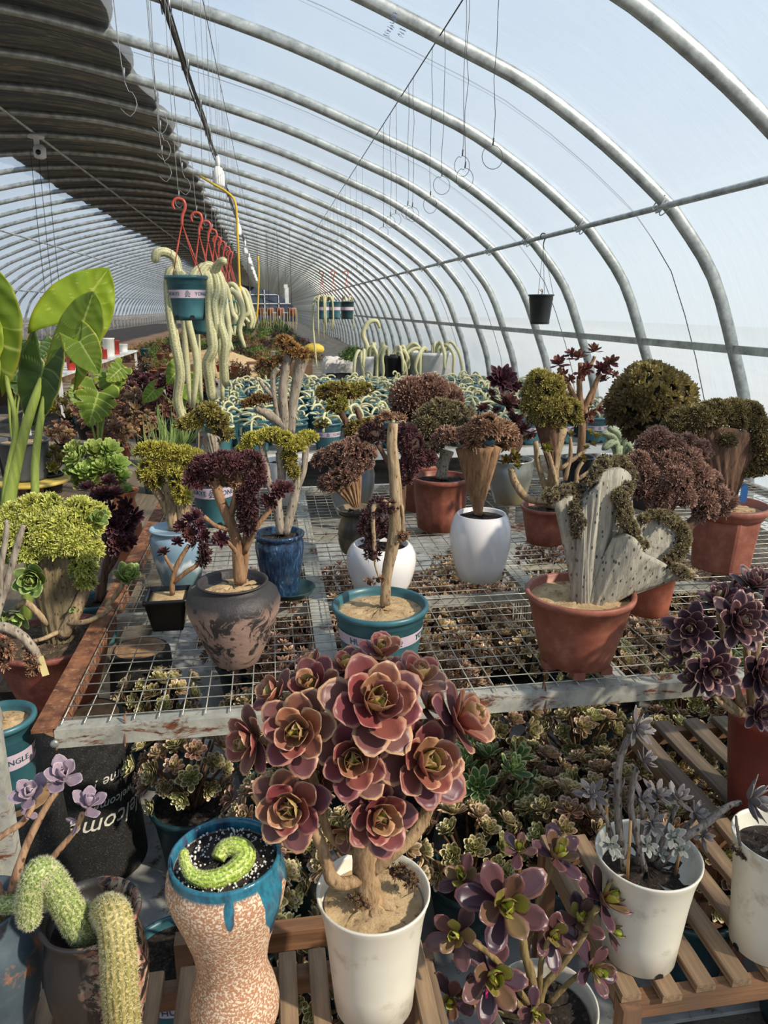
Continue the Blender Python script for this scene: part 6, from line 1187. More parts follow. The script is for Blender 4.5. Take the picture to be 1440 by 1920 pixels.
def hang_wire(label, x, y, z0, z1, loop=0.0, hookend=False, group=None, dx=0.0, mat=None, r=.0013):
    m = MB(); n = 7; P = [(x+dx*t+random.uniform(-.008, .008)*(0 < t < 1)-x, random.uniform(-.006, .006), z0+(z1-z0)*t-z1) for t in np.linspace(0, 1, n)]
    if loop:
        a = np.linspace(PI/2, PI/2+2*PI, 15); rx = random.uniform(.75, 1.15); P += [(dx+math.cos(q)*loop*rx, math.cos(q)*loop*.2, -loop+math.sin(q)*loop) for q in a[1:]]
    if hookend: P += [(dx+.02, 0, -.03), (dx+.03, 0, -.06), (dx+.01, 0, -.09), (dx-.015, 0, -.07)]
    tube(m, P, r, 5, 2)
    tube(m, [(dx, 0, .0), (dx+.003, 0, .03)], r*2.4, 6, 1)
    o = m.obj('hanging_wire', mat or M_WGREY); o.location = (x, y, z1); tag(o, label, 'wire', group); return o
for i, (px, py, dz) in enumerate(((232, 150, 0), (300, 245, 0), (303, 290, 0), (292, 190, 0), (341, 320, 0))):
    Y = [2.35, 2.75, 3.0, 2.55, 3.3][i]; q = aty(px, py, Y); hang_wire(['leftmost loose wire ending in a bent hook near the dark quilt', 'long loose wire curving to a hook, second from the left', 'loose wire with a tangled hook end, third from the left', 'short loose wire among the hanging hooks', 'loose wire just beside the nearest coral hook'][i], q.x-.02, Y, 3.50, q.z, 0, True, 'loose wires over the hanging pots', dx=.02)
q0 = aty(352, 372, 3.44); hang_wire('wire holding the nearest coral hook', -.345, 3.44, 3.50, q0.z, .018, group='wires holding the coral hooks')
for i, (px, py) in enumerate(((372, 398), (389, 414), (401, 430), (409, 443), (418, 452), (427, 462), (432, 470))):
    Y = 3.44*(577-372)/(577-py); q = aty(px, py, Y); hang_wire('wire going up from the %s coral hook of the hanging row' % ORD[i+1], q.x-.01, Y, 3.50, q.z, .012, group='wires holding the coral hooks')
for i in range(14):
    Y = 6.2+i*.55; hang_wire('thin bare wire behind the coral hooks, %s from the front' % ORD[i], -.34+random.uniform(-.02, .02), Y, 3.50, 2.2+random.uniform(-.15, .3), .02, group='bare wires behind the coral hooks')
m = MB(); tube(m, [(1.075, 2.4, 3.10), (1.07, 8, 3.095), (1.07, 26, 3.12)], .004, 5, 4); tag(m.obj('tie_string', M_DARKW), 'dark string along the right slope carrying the loop wires', 'string')
loops = [(930, 272), (872, 292), (877, 315), (833, 330), (811, 368), (777, 388), (768, 385), (745, 400), (735, 405), (722, 425)]
for i, (px, py) in enumerate(loops):
    r_ = ray(px, py); Y = 1.09*r_.y/r_.x; q = aty(px, py, Y); hang_wire(['long wire with a round loop, rightmost of the loop wires', 'loop wire second from the right', 'loop wire with the lowest ring of the right three', 'loop wire fourth from the right', 'loop wire fifth from the right', 'loop wire sixth from the right', 'loop wire seventh from the right', 'loop wire eighth from the right', 'loop wire ninth from the right', 'loop wire tenth from the right'][i], 1.075, Y, 3.10, q.z, .052*min(1, 5/Y)**.3, group='loop wires under the right slope', mat=M_DARKW, r=.0016)
for i in range(22):
    Y = 8.6+i*.6; hang_wire('far thin loop wire of the right slope string, %s from the near end' % ORD[i], 1.07, Y, 3.10, 2.0+random.uniform(-.1, .35), .05, group='far loop wires under the right slope', mat=M_DARKW)
# bulb cable
m = MB()
for k, (dx_, dz_) in enumerate(((-.02, -.028), (.022, -.024), (0, -.034))): tube(m, [(-.62+dx_+.008*math.sin(y*2.1+k), y, 3.60+dz_+.006*math.sin(y*3.3+k*2)) for y in np.arange(-1, 60, .66)], .007, 6, 1)
tag(m.obj('electric_cable', M_DARKW), 'bundle of dark cables tied under the overhead purlin', 'cable')
bl = thing('light_bulb', 'x', 'bulb', (0, 0, 0))
m = MB(); lathe(m, [(.02, .0), (.036, -.03), (.036, -.11), (.028, -.13)], 20); m.obj('socket', M_WHITEP, bl)
m = MB(); lathe(m, [(.030, -.13), (.05, -.15), (.075, -.20), (.085, -.26), (.085, -.36), (.075, -.39), (.04, -.40)], 24); m.obj('bulb', M_BULB, bl)
for i, py in enumerate((268, 388, 436, 462, 478, 490, 499, 506, 512)):
    k = (577-py)/577.; Y = 2.03/(.1785*1.0)*(577-268)/(577-py); z = aty(418, 268, 1).z
    lab = ['white bulb nearest the camera under the overhead purlin', 'second white bulb along the overhead purlin', 'third white bulb along the overhead purlin', 'fourth white bulb along the overhead purlin'][i] if i < 4 else 'small far white bulb under the purlin, %s from the front' % ORD[i]
    o = bl if i == 0 else copy_tree(bl); o.location = (-.62+.035, Y, 3.555); o['label'] = lab; o['group'] = 'white bulbs under the purlin'
# yellow cord
m = MB(); r1 = [(375, 330), (400, 345), (425, 360), (441, 380), (445, 430), (448, 500), (452, 590), (453, 612)]
P_ = [aty(x, y, 5.6) for x, y in r1]; tube(m, [tuple(p) for p in P_], .008, 6, 4); o = m.obj('yellow_rope', M_YEL); tag(o, 'yellow cord hanging down beside the row of coral hooks', 'cord')
P_ = [aty(x, y, 9.0) for x, y in ((484, 480), (485, 520), (482, 590), (474, 612))]; m = MB(); tube(m, [tuple(p) for p in P_], .010, 6, 4); tag(m.obj('yellow_rope', M_YEL), 'second yellow cord, further back beside the white bulbs', 'cord')
# camera on the ridge purlin
r_ = ray(133, 262); Y = 2.30*r_.y/r_.z; q = aty(133, 262, Y); t = thing('security_camera', 'small white camera on a bracket under the ridge purlin', 'camera', (-3.12, Y, 3.92))
m = MB(); lathe(m, [(.09, -.02), (.11, -.03), (.11, -.06), (.03, -.07)], 24); m.obj('bracket', M_WHITEP, t); m = MB(); box(m, (-.03, -.03, -.16), (.03, .03, -.06)); m.obj('arm', M_WHITEP, t, smooth=False)
m = MB(); lathe(m, [(.05, 0), (.08, .02), (.085, .14), (.05, .18)], 24); o = m.obj('body', M_WHITEP, t); o.location = (.03, 0, -.33); m = MB(); lathe(m, [(.035, 0), (.035, .01), (.001, .012)], 20); l_ = m.obj('lens', plain('drain_dark', (14, 16, 16)), o); l_.location = (.0, -.085, .07); l_.rotation_euler = (PI/2, 0, 0)
# black pot on the right purlin
r_ = ray(1022, 437); Y = 2.575*r_.y/r_.x; zr = aty(1022, 552, Y).z; s_ = mpp((2.575, Y, zr))
t = hanger('small black pot hanging by a wire hook from the right purlin', 2.575-.005, Y-.0, 2.185+.03, zr, 23*s_, 54*s_, 17*s_, mat=plain('charcoal_plastic', (44, 44, 46)), words=False, band=False, hook=M_DARKW)
m = MB(); tube(m, [(0, 0, 54*s_-.02), (.01, 0, 54*s_+.03), (.0, 0, 54*s_+.05)], [.006, .005, .004], 7, 3); tube(m, [(0.01, 0, 54*s_+.02), (-.02, 0, 54*s_+.045)], [.004, .003], 6, 2); m.obj('twig', B_BROWN, t)
# hanging pots on the right, further back
for i, (px, w_, lab) in enumerate(((605, 24, 'left one of three teal pots hanging far back right, long trailing stem'), (626, 26, 'middle one of the three far hanging teal pots'), (651, 26, 'right one of the three far hanging teal pots, dark with a stripe'))):
    Y = 9.6+.3*i; q = aty(px, 565, Y); s_ = mpp(q); t = hanger(lab, q.x, Y, aty(px-6, 508, Y).z, q.z, w_/2*s_, 32*s_, w_/2*s_*.85, words=False, group='teal pots hanging far back right', mat=M_DKTEAL if i == 2 else None)
    for j in range(5 if i < 2 else 2):
        an = random.uniform(0, 2*PI); ca, sa = math.cos(an)*.1, math.sin(an)*.1; m = MB(); tube(m, [(ca*.3, sa*.3, 32*s_-.02), (ca*.6, sa*.6, 32*s_+.06), (ca*1.3, sa*1.3, 32*s_), (ca*1.4, sa*1.4, -.05-.1*(j % 3))], [.012, .013, .012, .008], 6, 3, c=(.6, .5, .5)); m.obj('cactus_stem', M_STRAW, t)
    if i == 0: m = MB(); tube(m, [(0, 0, 32*s_), (-.10, 0, 32*s_+.04), (-.13, 0, .0), (-.11, 0, -.35), (-.09, 0, -.60)], [.014, .014, .013, .012, .008], 6, 3, c=(.6, .5, .5)); m.obj('cactus_stem', M_STRAW, t)
M_DRY = plain('dry_hanging_plant', (206, 190, 152), (160, 140, 106), .9, 20)
for i in range(5):
    px = [468, 487, 505, 524, 547][i]; Y = [23, 22, 21, 20, 19][i]; q = aty(px, 577, Y); t = thing('hanging_dry_plant', 'pale dry plant hanging far back, %s of the row' % ORD[i], 'hanging plant', (q.x, Y, q.z-.2), 'pale dry plants hanging far back')
    m = MB(); lathe(m, [(.07, .0), (.1, .16), (.11, .2)], 16); m.obj('pot', M_TERRA, t); m = MB()
    for j in range(9): an = j*.7; tube(m, [(math.cos(an)*.08, math.sin(an)*.08, .2), (math.cos(an)*.11, math.sin(an)*.11, .16), (math.cos(an)*.12, math.sin(an)*.12, -.1), (math.cos(an)*.08, math.sin(an)*.08, random.uniform(-.2, -.42))], .007, 5, 2)
    m.obj('drooping_stems', M_DRY, t); m = MB(); tube(m, [(0, 0, .2), (0, 0, 2.2)], .006, 5, 1); m.obj('hanging_cord', M_DARKW, t)
for i, (px, py, Y) in enumerate(((536, 545, 26),)):
    q = aty(px, py, Y); t = thing('hanging_label_sheet', 'white paper sheet hanging at the far end', 'paper', q); m = MB(); box(m, (-.06, -.01, -.25), (.06, .01, .2)); box(m, (-.03, -.03, -.4), (.09, -.012, .1)); m.obj('sheet', M_WHITEP, t, smooth=False); m = MB(); tube(m, [(0, 0, .2), (0, 0, 3.9-q.z-.35)], .004, 5, 1); m.obj('string', M_DARKW, t)
# ================================================================ left side: big leaves, round table, mixed plants
def m_bigleaf(name, c, c2, vein, tr=.45):
    N = NT(name); A = N.attr(); base = N.ramp(N.noise(9, 5, .6), [(.35, rgb(*c2)), (.65, rgb(*c))]); v = N.ramp(A[0], [(.50, (0, 0, 0)), (.92, (1, 1, 1))]); col = N.mix(v, base, rgb(*vein)); col = N.mix(N.ramp(A[2], [(.9, (0, 0, 0)), (1, (.6, .6, .6))]), col, rgb(206, 196, 80))
    N.base(col); N.set(Roughness=.4); tl = N.n('ShaderNodeBsdfTranslucent'); N.l(N.mix(.35, col, rgb(220, 236, 60)), tl.inputs[0]); mx = N.n('ShaderNodeMixShader'); mx.inputs[0].default_value = tr; N.l(N.p.outputs[0], mx.inputs[1]); N.l(tl.outputs[0], mx.inputs[2]); N.l(mx.outputs[0], N.out.inputs[0]); return N.m
M_BLF = m_bigleaf('alocasia_leaf', (144, 168, 62), (108, 138, 50), (208, 220, 130)); M_BLY = m_bigleaf('yellowing_leaf', (176, 196, 60), (140, 170, 50), (214, 220, 120), .55); M_BLD = m_bigleaf('dark_green_leaf', (76, 106, 48), (52, 80, 36), (130, 150, 80), .3)
def big_leaf(parent, base, tip, side, W_, mat, heart=.25, cup=.15, wave=.02, nl=36, nw=18, vein=7, cuts=0, name='leaf'):
    """base = where the stalk meets the blade; side = direction of the blade's width; lobes reach back past the base"""
    base, tip, side = (np.array(x, float) for x in (base, tip, side)); ax = tip-base; L = np.linalg.norm(ax); ax /= L; side = side-ax*np.dot(side, ax); side /= np.linalg.norm(side); nr = np.cross(ax, side); V = []; C = []
    for i in range(nl+1):
        t = i/nl
        for j in range(nw+1):
            s = 2*j/nw-1; w_ = (math.sin(min(1, (t*.92+.08))**.62*PI))**.75 if t < 1 else 0; w_ = max(w_, 0)
            cut = 1.0
            if cuts and abs(s) > .35: cut = 1-.35*max(0, math.sin(t*PI*cuts*2))**3*(abs(s)-.35)/.65
            x = t-heart*(1-t)**3*(abs(s)**1.2)*1.6; y = s*w_*W_/2*cut
            z = cup*abs(s)**1.5*W_*.5-L*.12*t*t+wave*math.sin(t*22+s*4)*abs(s)*W_+.012*W_*abs(math.sin((t-abs(s)*.25)*PI*vein))*(abs(s) > .05)
            V.append(base+ax*x*L+side*y+nr*z); vv = abs(math.sin((t-abs(s)*.25)*PI*vein)); C.append((1.0 if abs(s) < .06 else max(.2, .95-vv*2.2), t, abs(s), 1))
    mb = MB(); mb.add(np.array(V), gridq(nl+1, nw+1), None, np.array(C)); o = mb.obj(name, mat, parent); sm = o.modifiers.new('thickness', 'SOLIDIFY'); sm.thickness = .0012; return o
YA = 1.95
q = atz(20, 1120, .47); t = thing('potted_alocasia', 'tall alocasia with huge ribbed leaves on long stalks at the left edge', 'potted plant', (aty(20, 1000, 2.45).x, 2.45, .30)); lo = np.array(t.location)
A_ = lambda px, py, dy=0: tuple(np.array(aty(px, py, 2.45+dy))-lo)
m = MB(); lathe(m, pot_profile(.13, .10, .24), 40); m.obj('pot', plain('charcoal_plastic', (44, 44, 46)), t); soil_disc(t, .115, .2, M_SOIL)
for P_, R_ in (([(12, 1010), (18, 930), (40, 830), (72, 730), (105, 660), (128, 612)], [16, 15, 12, 9, 6, 5]), ([(66, 930), (66, 870), (74, 800), (88, 735), (112, 680), (138, 636)], [9, 9, 8, 7, 5, 4]), ([(-10, 1010), (-20, 850), (-10, 740), (0, 640)], [12, 10, 8, 6]), ([(5, 1000), (12, 900), (30, 800), (14, 720), (8, 650)], [8, 7, 6, 5, 4])):
    m = MB(); tube(m, [A_(x, y, .02*i) for i, (x, y) in enumerate(P_)], [r*.00145 for r in R_], 12, 5); m.obj('leaf_stalk', m_bark('green_stalk', (150, 164, 82), (112, 130, 60), None, 20, (3, 3, .3), .4, .1), t)
m = MB(); tube(m, [tuple(np.array(A_(66, 930))), tuple(np.array((0.0, 0, .2)))], [.016, .02], 10, 3); m.obj('leaf_stalk', MATS['green_stalk'], t)
big_leaf(t, A_(128, 605, .06), A_(205, 505, .10), A_(235, 640, .1) - np.array(A_(120, 500, .1)), .21, M_BLY, .3, .1, .02, nl=30)
big_leaf(t, A_(140, 636, .0), A_(186, 700, -.06), np.array(A_(200, 600))-np.array(A_(130, 650)), .0, M_BLF) if False else None
big_leaf(t, A_(146, 628, .0), A_(180, 546, -.03), np.array(A_(196, 630, -.02))-np.array(A_(138, 590, 0)), .145, M_BLF, .75, .12, .01)
big_leaf(t, A_(150, 640, -.01), A_(184, 700, -.03), np.array(A_(196, 640, -.02))-np.array(A_(138, 650, 0)), .115, M_BLF, .3, .1, .01)
big_leaf(t, A_(-30, 610, .02), A_(-14, 492, -.03), np.array(A_(50, 560, -.02))-np.array(A_(-60, 575, .02)), .22, M_BLF, .7, .15, .014)
big_leaf(t, A_(-50, 650, .0), A_(-10, 580, -.0), np.array(A_(30, 620, -.02))-np.array(A_(-40, 560, .02)), .16, M_BLY, .4, .15, .01)
big_leaf(t, A_(82, 690, .05), A_(52, 800, .08), np.array(A_(125, 740, .0))-np.array(A_(40, 735, .1)), .18, M_BLD, .35, .12, .012)
def leafy(label, base, lst, mat, stalk, cat='potted plant', name='potted_monstera', cuts=5, pot=True, pr=.09):
    t = thing(name, label, cat, base); lo = np.array(base)
    if pot: gallon_pot(t, pr, pr*.8, .18, band=False, soil=M_SOIL, mat=plain('charcoal_plastic', (44, 44, 46)), holes=False)
    for (bx, by), (tx, ty), (sx, sy), wpx, dy in lst:
        Y = base[1]+dy; b = np.array(aty(bx, by, Y))-lo; tp = np.array(aty(tx, ty, Y-.05))-lo; sd = np.array([sx, .2, -sy], float); big_leaf(t, b, tp, sd, wpx*mpp(aty(bx, by, Y)), mat, .3, .12, .015, cuts=cuts, vein=6)
        m = MB(); tube(m, [(0, 0, .15), (b[0]*.4, b[1]*.4, .15+(b[2]-.15)*.6), tuple(b)], [.008, .006, .004], 8, 4); m.obj('leaf_stalk', stalk, t)
    return t
SK = MATS['green_stalk']
leafy('split-leaf plant with lit yellow-green leaves left of the lime crest', tuple(atz(190, 900, .47)), [((185, 735), (165, 800), (1, 0), 75, 0), ((205, 700), (215, 742), (1, -.2), 62, .1), ((228, 690), (200, 715), (1, .4), 40, .05), ((150, 735), (140, 760), (1, .3), 40, 0)], M_BLF, SK)
leafy('dark green split-leaf plant at the left edge behind the stalks', tuple(atz(30, 900, .5)), [((48, 672), (20, 715), (1, .3), 70, 0), ((20, 640), (62, 690), (.4, -1), 55, .05), ((75, 640), (70, 680), (1, .6), 45, .1), ((15, 665), (-20, 690), (.6, 1), 50, 0), ((40, 700), (30, 740), (1, 0), 40, 0)], M_BLD, SK, cuts=4)
leafy('small plant with pointed dark leaves and one bright leaf, behind the hanging cactus', tuple(atz(350, 830, .5)), [((335, 690), (315, 720), (1, .5), 40, 0), ((350, 720), (375, 755), (.6, -1), 48, .0), ((290, 730), (268, 755), (1, .7), 30, .0)], M_BLF, SK, cuts=0)
# yellow round table with grey pot
q = atz(62, 898, .55); t = thing('round_table', 'round yellow-topped table at the left, under the charcoal pot', 'table', (q.x, q.y, 0)); m = MB(); lathe(m, [(.20, .53), (.21, .535), (.21, .55), (.20, .553), (.001, .553)], 48); m.obj('table_top', plain('yellow_table', (214, 190, 96), (190, 160, 70), .5, 5, c3=(150, 140, 110), sc3=12), t)
for k in range(4): a = k*PI/2+.7; m = MB(); beam(m, (math.cos(a)*.08, math.sin(a)*.08, .53), (math.cos(a)*.16, math.sin(a)*.16, 0), .025, .025); m.obj('leg', M_WOODZ, t, smooth=False)
t = thing('grey_pot', 'charcoal plastic pot with a bare green stem on the yellow table', 'potted plant', (q.x-.03, q.y, .554)); s_ = mpp(q); gallon_pot(t, 44*s_, 36*s_, 74*s_, band=False, mat=plain('charcoal2_plastic', (84, 88, 92), (66, 70, 74)), holes=False, soil=M_SAND)
m = MB(); tube(m, [(.02, 0, .12), (.0, 0, .25), (.03, 0, .4)], [.014, .012, .008], 8, 3); m.obj('stem', SK, t)
# left ground benches
def lowbench(label, x0, x1, y0, y1, z, mat=M_FRAME, legs=True):
    t = thing('low_bench', label, 'bench', (x0, y0, 0)); m = MB(); box(m, (0, 0, z-.03), (x1-x0, y1-y0, z-.002)); m.obj('bench_top', mat, t, smooth=False)
    for x in (.04, x1-x0-.04):
        for y in (.04, y1-y0-.04): m = MB(); box(m, (x-.02, y-.02, 0), (x+.02, y+.02, z-.03)); m.obj('leg', mat, t, smooth=False)
    return t
lowbench('weathered low bench to the left of the wire mesh bench', -2.0, -.56, 2.2, 5.3, .45, M_WOODG)
# ribbed terracotta vase with green aeonium
P = Plant('potted_aeonium', 'ribbed terracotta vase left of the bench corner, light green leafy aeonium', 'potted plant', (243, 918), 56, 1062, 40, z=.452, bx=244)
P.pot([(.7, 0), (.75, .02), (.95, .35), (1.0, .5), (.92, .66), (.72, .84), (.70, .90), (.98, .98), (1.04, 1.0), (.92, .99), (.66, .9)], plain('ribbed_clay', (186, 118, 78), (150, 88, 56), .7, 8), flute=lambda a, z: 1+.02*math.sin(z*260)); P.soil(M_DKSOIL, .01, P.R*.8)
P.tubes([([(243, 920, 0), (225, 905, .0), (205, 890, 0), (180, 880, 0)], [8, 9, 9, 8])], B_OLIVE)
for px, py, dy, s in [(150, 862, 0, 32), (178, 850, .02, 30), (205, 846, .03, 26), (135, 888, 0, 24), (165, 888, -.02, 32), (195, 880, -.02, 32), (218, 872, .0, 26), (150, 910, -.01, 24), (180, 912, -.03, 26), (212, 905, -.02, 26), (232, 922, -.02, 20), (228, 895, 0, 20), (140, 845, .02, 22), (196, 925, -.02, 20)]: place_rosette(P.root, R_GREEN, P.p(px, py, dy), (RS.randn()*.35, -.55, .7), P.px(s))
# mixed pots filling the middle left
T_LONG = leaf_grid(1, .06, 6, 2, 1.0, .3, wide=.3, base=.8, tip=.8)
R_SPID = tmpl_mesh('arching_leaves', rosette_tmpl(46, T_LONG, e0=80, e1=25, l0=.6, jit=.3, z0=.0), m_leaf('strap_leaf', [(0, (166, 186, 96)), (1, (112, 142, 66))], (200, 206, 140), .4, .3, .5)); R_BRN = tmpl_mesh('brown_rosette', rosette_tmpl(22, LEAF_S, e0=80, e1=-10, jit=.25), m_leaf('brown_pink_leaf', [(0, (176, 160, 96)), (.3, (150, 112, 82)), (1, (112, 78, 62))], (206, 164, 130), .5, .2))
def simple(kind, px, py, z, w_, label, group, hpx=None, n=9, mat=None):
    q = atz(px, py, z); s = mpp(q); t = thing('potted_succulent', label, 'potted plant', q, group); R = w_*.5*s
    m = MB(); lathe(m, [(R*.7, 0), (R*.72, .004), (R*.95, R*1.5), (R*1.03, R*1.52), (R*1.03, R*1.7), (R*.95, R*1.7), (R*.9, R*1.5)], 28); m.obj('pot', mat or random.choice([M_TEAL, M_DKTEAL, M_TERRA, MATS['charcoal_plastic']]), t); soil_disc(t, R*.92, R*1.55, M_DKSOIL, n=20)
    if kind == 'spider': place_rosette(t, R_SPID, (0, 0, R*1.55), (0, -.1, 1), R*4.2, name='leaf_tuft'); return t
    mesh = {'purple': R_PURPLE, 'brown': R_BRN, 'green': R_GREEN, 'olive': R_OLIVE, 'red': R_RED}[kind]; st = MB()
    for i in range(n):
        f = (i+.5)/n; ph = math.acos(1-f*.95); a = i*2.4; D = np.array([math.sin(ph)*math.cos(a), math.sin(ph)*math.sin(a), math.cos(ph)]); p = D*R*1.35*random.uniform(.85, 1.1)+np.array([0, 0, R*2.2]); place_rosette(t, mesh, tuple(p), D+np.array([0, -.2, .3]), R*random.uniform(.6, .8)); tube(st, [(D[0]*R*.2, D[1]*R*.2, R*1.5), tuple(p)], [R*.08, R*.05], 5, 2)
    st.obj('branching_stem', M_STEMB, t); return t
mid = [('brown', 190, 830, 46), ('brown', 215, 815, 44), ('brown', 250, 800, 46), ('purple', 235, 765, 40), ('purple', 275, 760, 40), ('purple', 320, 765, 44), ('brown', 330, 805, 40), ('red', 300, 800, 38), ('brown', 165, 805, 40), ('spider', 315, 865, 40), ('spider', 290, 905, 44), ('spider', 345, 850, 36), ('brown', 225, 855, 46), ('olive', 100, 905, 44), ('green', 330, 745, 32), ('brown', 120, 850, 40), ('olive', 130, 800, 38), ('purple', 180, 775, 36), ('brown', 275, 830, 40), ('purple', 355, 780, 34), ('purple', 385, 745, 30), ('spider', 420, 800, 34)]
cnt = {}
for i, (k, px, py, w_) in enumerate(sorted(mid, key=lambda a: a[1])):
    cnt[k] = cnt.get(k, 0)+1; simple(k, px, py+18, .45, w_, ORD[cnt[k]-1]+' from the left, '+{'brown': 'brownish-pink rosette plant in the crowded pots left of the bench', 'purple': 'black-purple rosette plant in the crowded pots left of the bench', 'red': 'dull red rosette plant in the crowded pots left of the bench', 'spider': 'plant with long arching green leaves left of the bench', 'olive': 'olive-yellow rosette plant by the yellow table', 'green': 'fresh green rosette plant behind the hanging cactus'}[k], 'mixed succulents left of the bench', n=12)
# trestle shelf with white buckets and red pots; sacks
t = lowbench('white metal shelf at the left with red pots and white buckets', -2.95, -2.45, 9.5, 15, .78, M_WHITEP)
def bucket(name, label, px, py, Y, z, w_, h_, mat, cat, group):
    s = mpp(aty(px, py, Y)); t = thing(name, label, cat, (aty(px, py, Y).x, Y, z), group); R = w_*s/2; h = h_*s; m = MB(); lathe(m, [(R*.85, 0), (R*.86, .005), (R*.98, h*.93), (R*1.03, h*.94), (R*1.03, h), (R*.96, h), (R*.9, h*.9)], 28); m.obj('body', mat, t); soil_disc(t, R*.92, h*.93, M_DKSOIL, n=18); return t
M_RED = plain('red_plastic', (186, 62, 50), (150, 44, 38), .4); 
for i, (px, Y, w_, h_, mt, lab) in enumerate(((128, 10.2, 16, 26, M_RED, 'red pot under the big alocasia leaf, left one'), (142, 10.6, 16, 26, M_TERRA, 'dark red pot under the big alocasia leaf, right one'), (203, 13.0, 22, 34, M_WHITEP, 'white bucket with red stripe on the white shelf'), (192, 12.4, 14, 18, M_RED, 'small red pot in front of the white bucket'), (216, 13.6, 14, 26, M_RED, 'tall red pot right of the white bucket'), (230, 14.4, 17, 14, M_WHITEP, 'low white pot with twigs at the shelf end'))): bucket('shelf_pot', lab, px, 640, Y, .779, w_, h_, mt, 'pot', 'pots on the white shelf')
M_SACK = plain('yellow_woven_sack', (216, 186, 108), (184, 150, 80), .8, 6, .4, 60)
for i, (px, py, Y, w_, h_) in enumerate(((85, 635, 12.2, 60, 24), (50, 640, 12, 40, 26), (104, 640, 11.7, 50, 22), (150, 690, 11.6, 36, 30), (228, 675, 13.5, 26, 24), (246, 680, 13, 26, 24), (212, 660, 14.2, 30, 20), (262, 690, 12.4, 22, 20), (222, 700, 12.2, 24, 30))):
    q = aty(px, py, Y); s = mpp(q); V = ICO2[0].copy(); V = np.sign(V)*np.abs(V)**.75*np.array([w_*s/2, .22, h_*s/2])*(1+RS.randn(len(V), 1)*.04); o = MB().add(V, None, ICO2[1]).obj('woven_sack', M_SACK); o.location = (q.x, Y, (.85 if i < 3 else .36)+h_*s/2*.98); tag(o, 'slumped yellow woven sack at the left background, '+['big one under the dark bush', 'leftmost in the pile', 'lower one of the left pile', 'one by the alocasia leaf', 'one beside the white shelf end', 'one right of the shelf end', 'small high one', 'rightmost', 'one under the white shelf'][i], 'sack', 'yellow sacks at the left')
lowbench('long low shelf under the yellow sacks at the left background', -4.3, -3.0, 11.3, 13.4, .85, M_WOODG)
lowbench('low plank shelf under the yellow sacks beside the raised bed', -2.98, -1.95, 10.0, 14.8, .355, M_WOODG)
# raised bed with sand, board, small table, covered box
b0 = aty(375, 712, 10.2); t = thing('raised_bed', 'grey raised bed heaped with sand and small plants, middle background', 'raised bed', (-1.9, 10.2, 0)); m = MB(); box(m, (0, 0, 0), (2.1, .08, .62)); box(m, (0, 5.0, 0), (2.1, 5.08, .62)); box(m, (0, .08, 0), (.08, 5, .62)); box(m, (2.02, .08, 0), (2.1, 5, .62)); m.obj('wall', M_CONC, t, smooth=False)
V = []; n = 30
for i in range(n):
    for j in range(n): x = .08+1.94*j/(n-1); y = .08+4.92*i/(n-1); V.append((x, y, .56+.34*math.exp(-((x-1.0)/.7)**2-((y-2.6)/1.3)**2)+.03*noise.noise((x*5, y*5, 0))))
m = MB(); m.add(V, gridq(n, n)); m.obj('sand_heap', M_SAND, t)
t = thing('small_wooden_stool', 'small orange-brown wooden stool on the raised bed', 'stool', aty(484, 706, 10.6)); m = MB(); box(m, (-.15, -.1, .17), (.15, .1, .2)); m.obj('seat', M_WOODX, t, smooth=False)
for x in (-.13, .13):
    for y in (-.08, .08): m = MB(); box(m, (x-.015, y-.015, 0), (x+.015, y+.015, .17)); m.obj('leg', M_WOODZ, t, smooth=False)
m = MB(); box(m, (-.35, -.02, -.3), (.25, .5, -.27)); o = m.obj('wooden_board', plain('pale_plywood', (214, 178, 130), (190, 152, 104), .7), smooth=False); o.location = aty(365, 668, 11.2); o.location.z += .3; tag(o, 'pale plywood board lying tilted among plants, middle background', 'board')
t = thing('covered_box', 'dark box under a crumpled white sheet behind the cactus bench', 'box', (aty(648, 700, 10.6).x, 10.6, 0)); m = MB(); box(m, (-.28, -.3, 0), (.28, .3, .82)); m.obj('box', plain('dark_slate_box', (70, 74, 82), (50, 54, 60)), t, smooth=False)
V = []; n = 22
for i in range(n):
    for j in range(n):
        x = -.42+.84*j/(n-1); y = -.42+.84*i/(n-1); d = max(abs(x)-.28, abs(y)-.3, 0); V.append((min(.31, max(-.31, x))+.02*noise.noise((x*9, y*9, 1)), min(.33, max(-.33, y))+.02*noise.noise((x*9, y*9, 5)), .87-d*1.5+.06*noise.noise((x*7, y*7, 3))))
m = MB(); m.add(V, gridq(n, n)); sh = m.obj('sheet', plain('crumpled_white_sheet', (226, 218, 208), (196, 188, 180), .6, 8), t, smooth=False); sh.modifiers.new('thickness', 'SOLIDIFY').thickness = .004
q = aty(588, 655, 11); m = MB(); V = ICO2[0]*np.array([.16, .12, .09]); V[:, 2] = np.maximum(V[:, 2], -.05); m.add(V, None, ICO2[1]); o = m.obj('yellow_bundle', plain('yellow_fabric', (214, 184, 70), (180, 150, 50), .7)); o.location = q; tag(o, 'rounded yellow bundle left of the crumpled white sheet', 'bundle')
t = thing('stacked_slabs', 'stack of pale grey slabs behind the tall pale trunks', 'slabs', (aty(588, 690, 11).x, 11, 0)); 
for k in range(5): m = MB(); box(m, (-.30+.02*k, -.2, .12*k), (.30-.01*k, .2, .12*k+.11)); m.obj('slab', M_CONC, t, smooth=False)
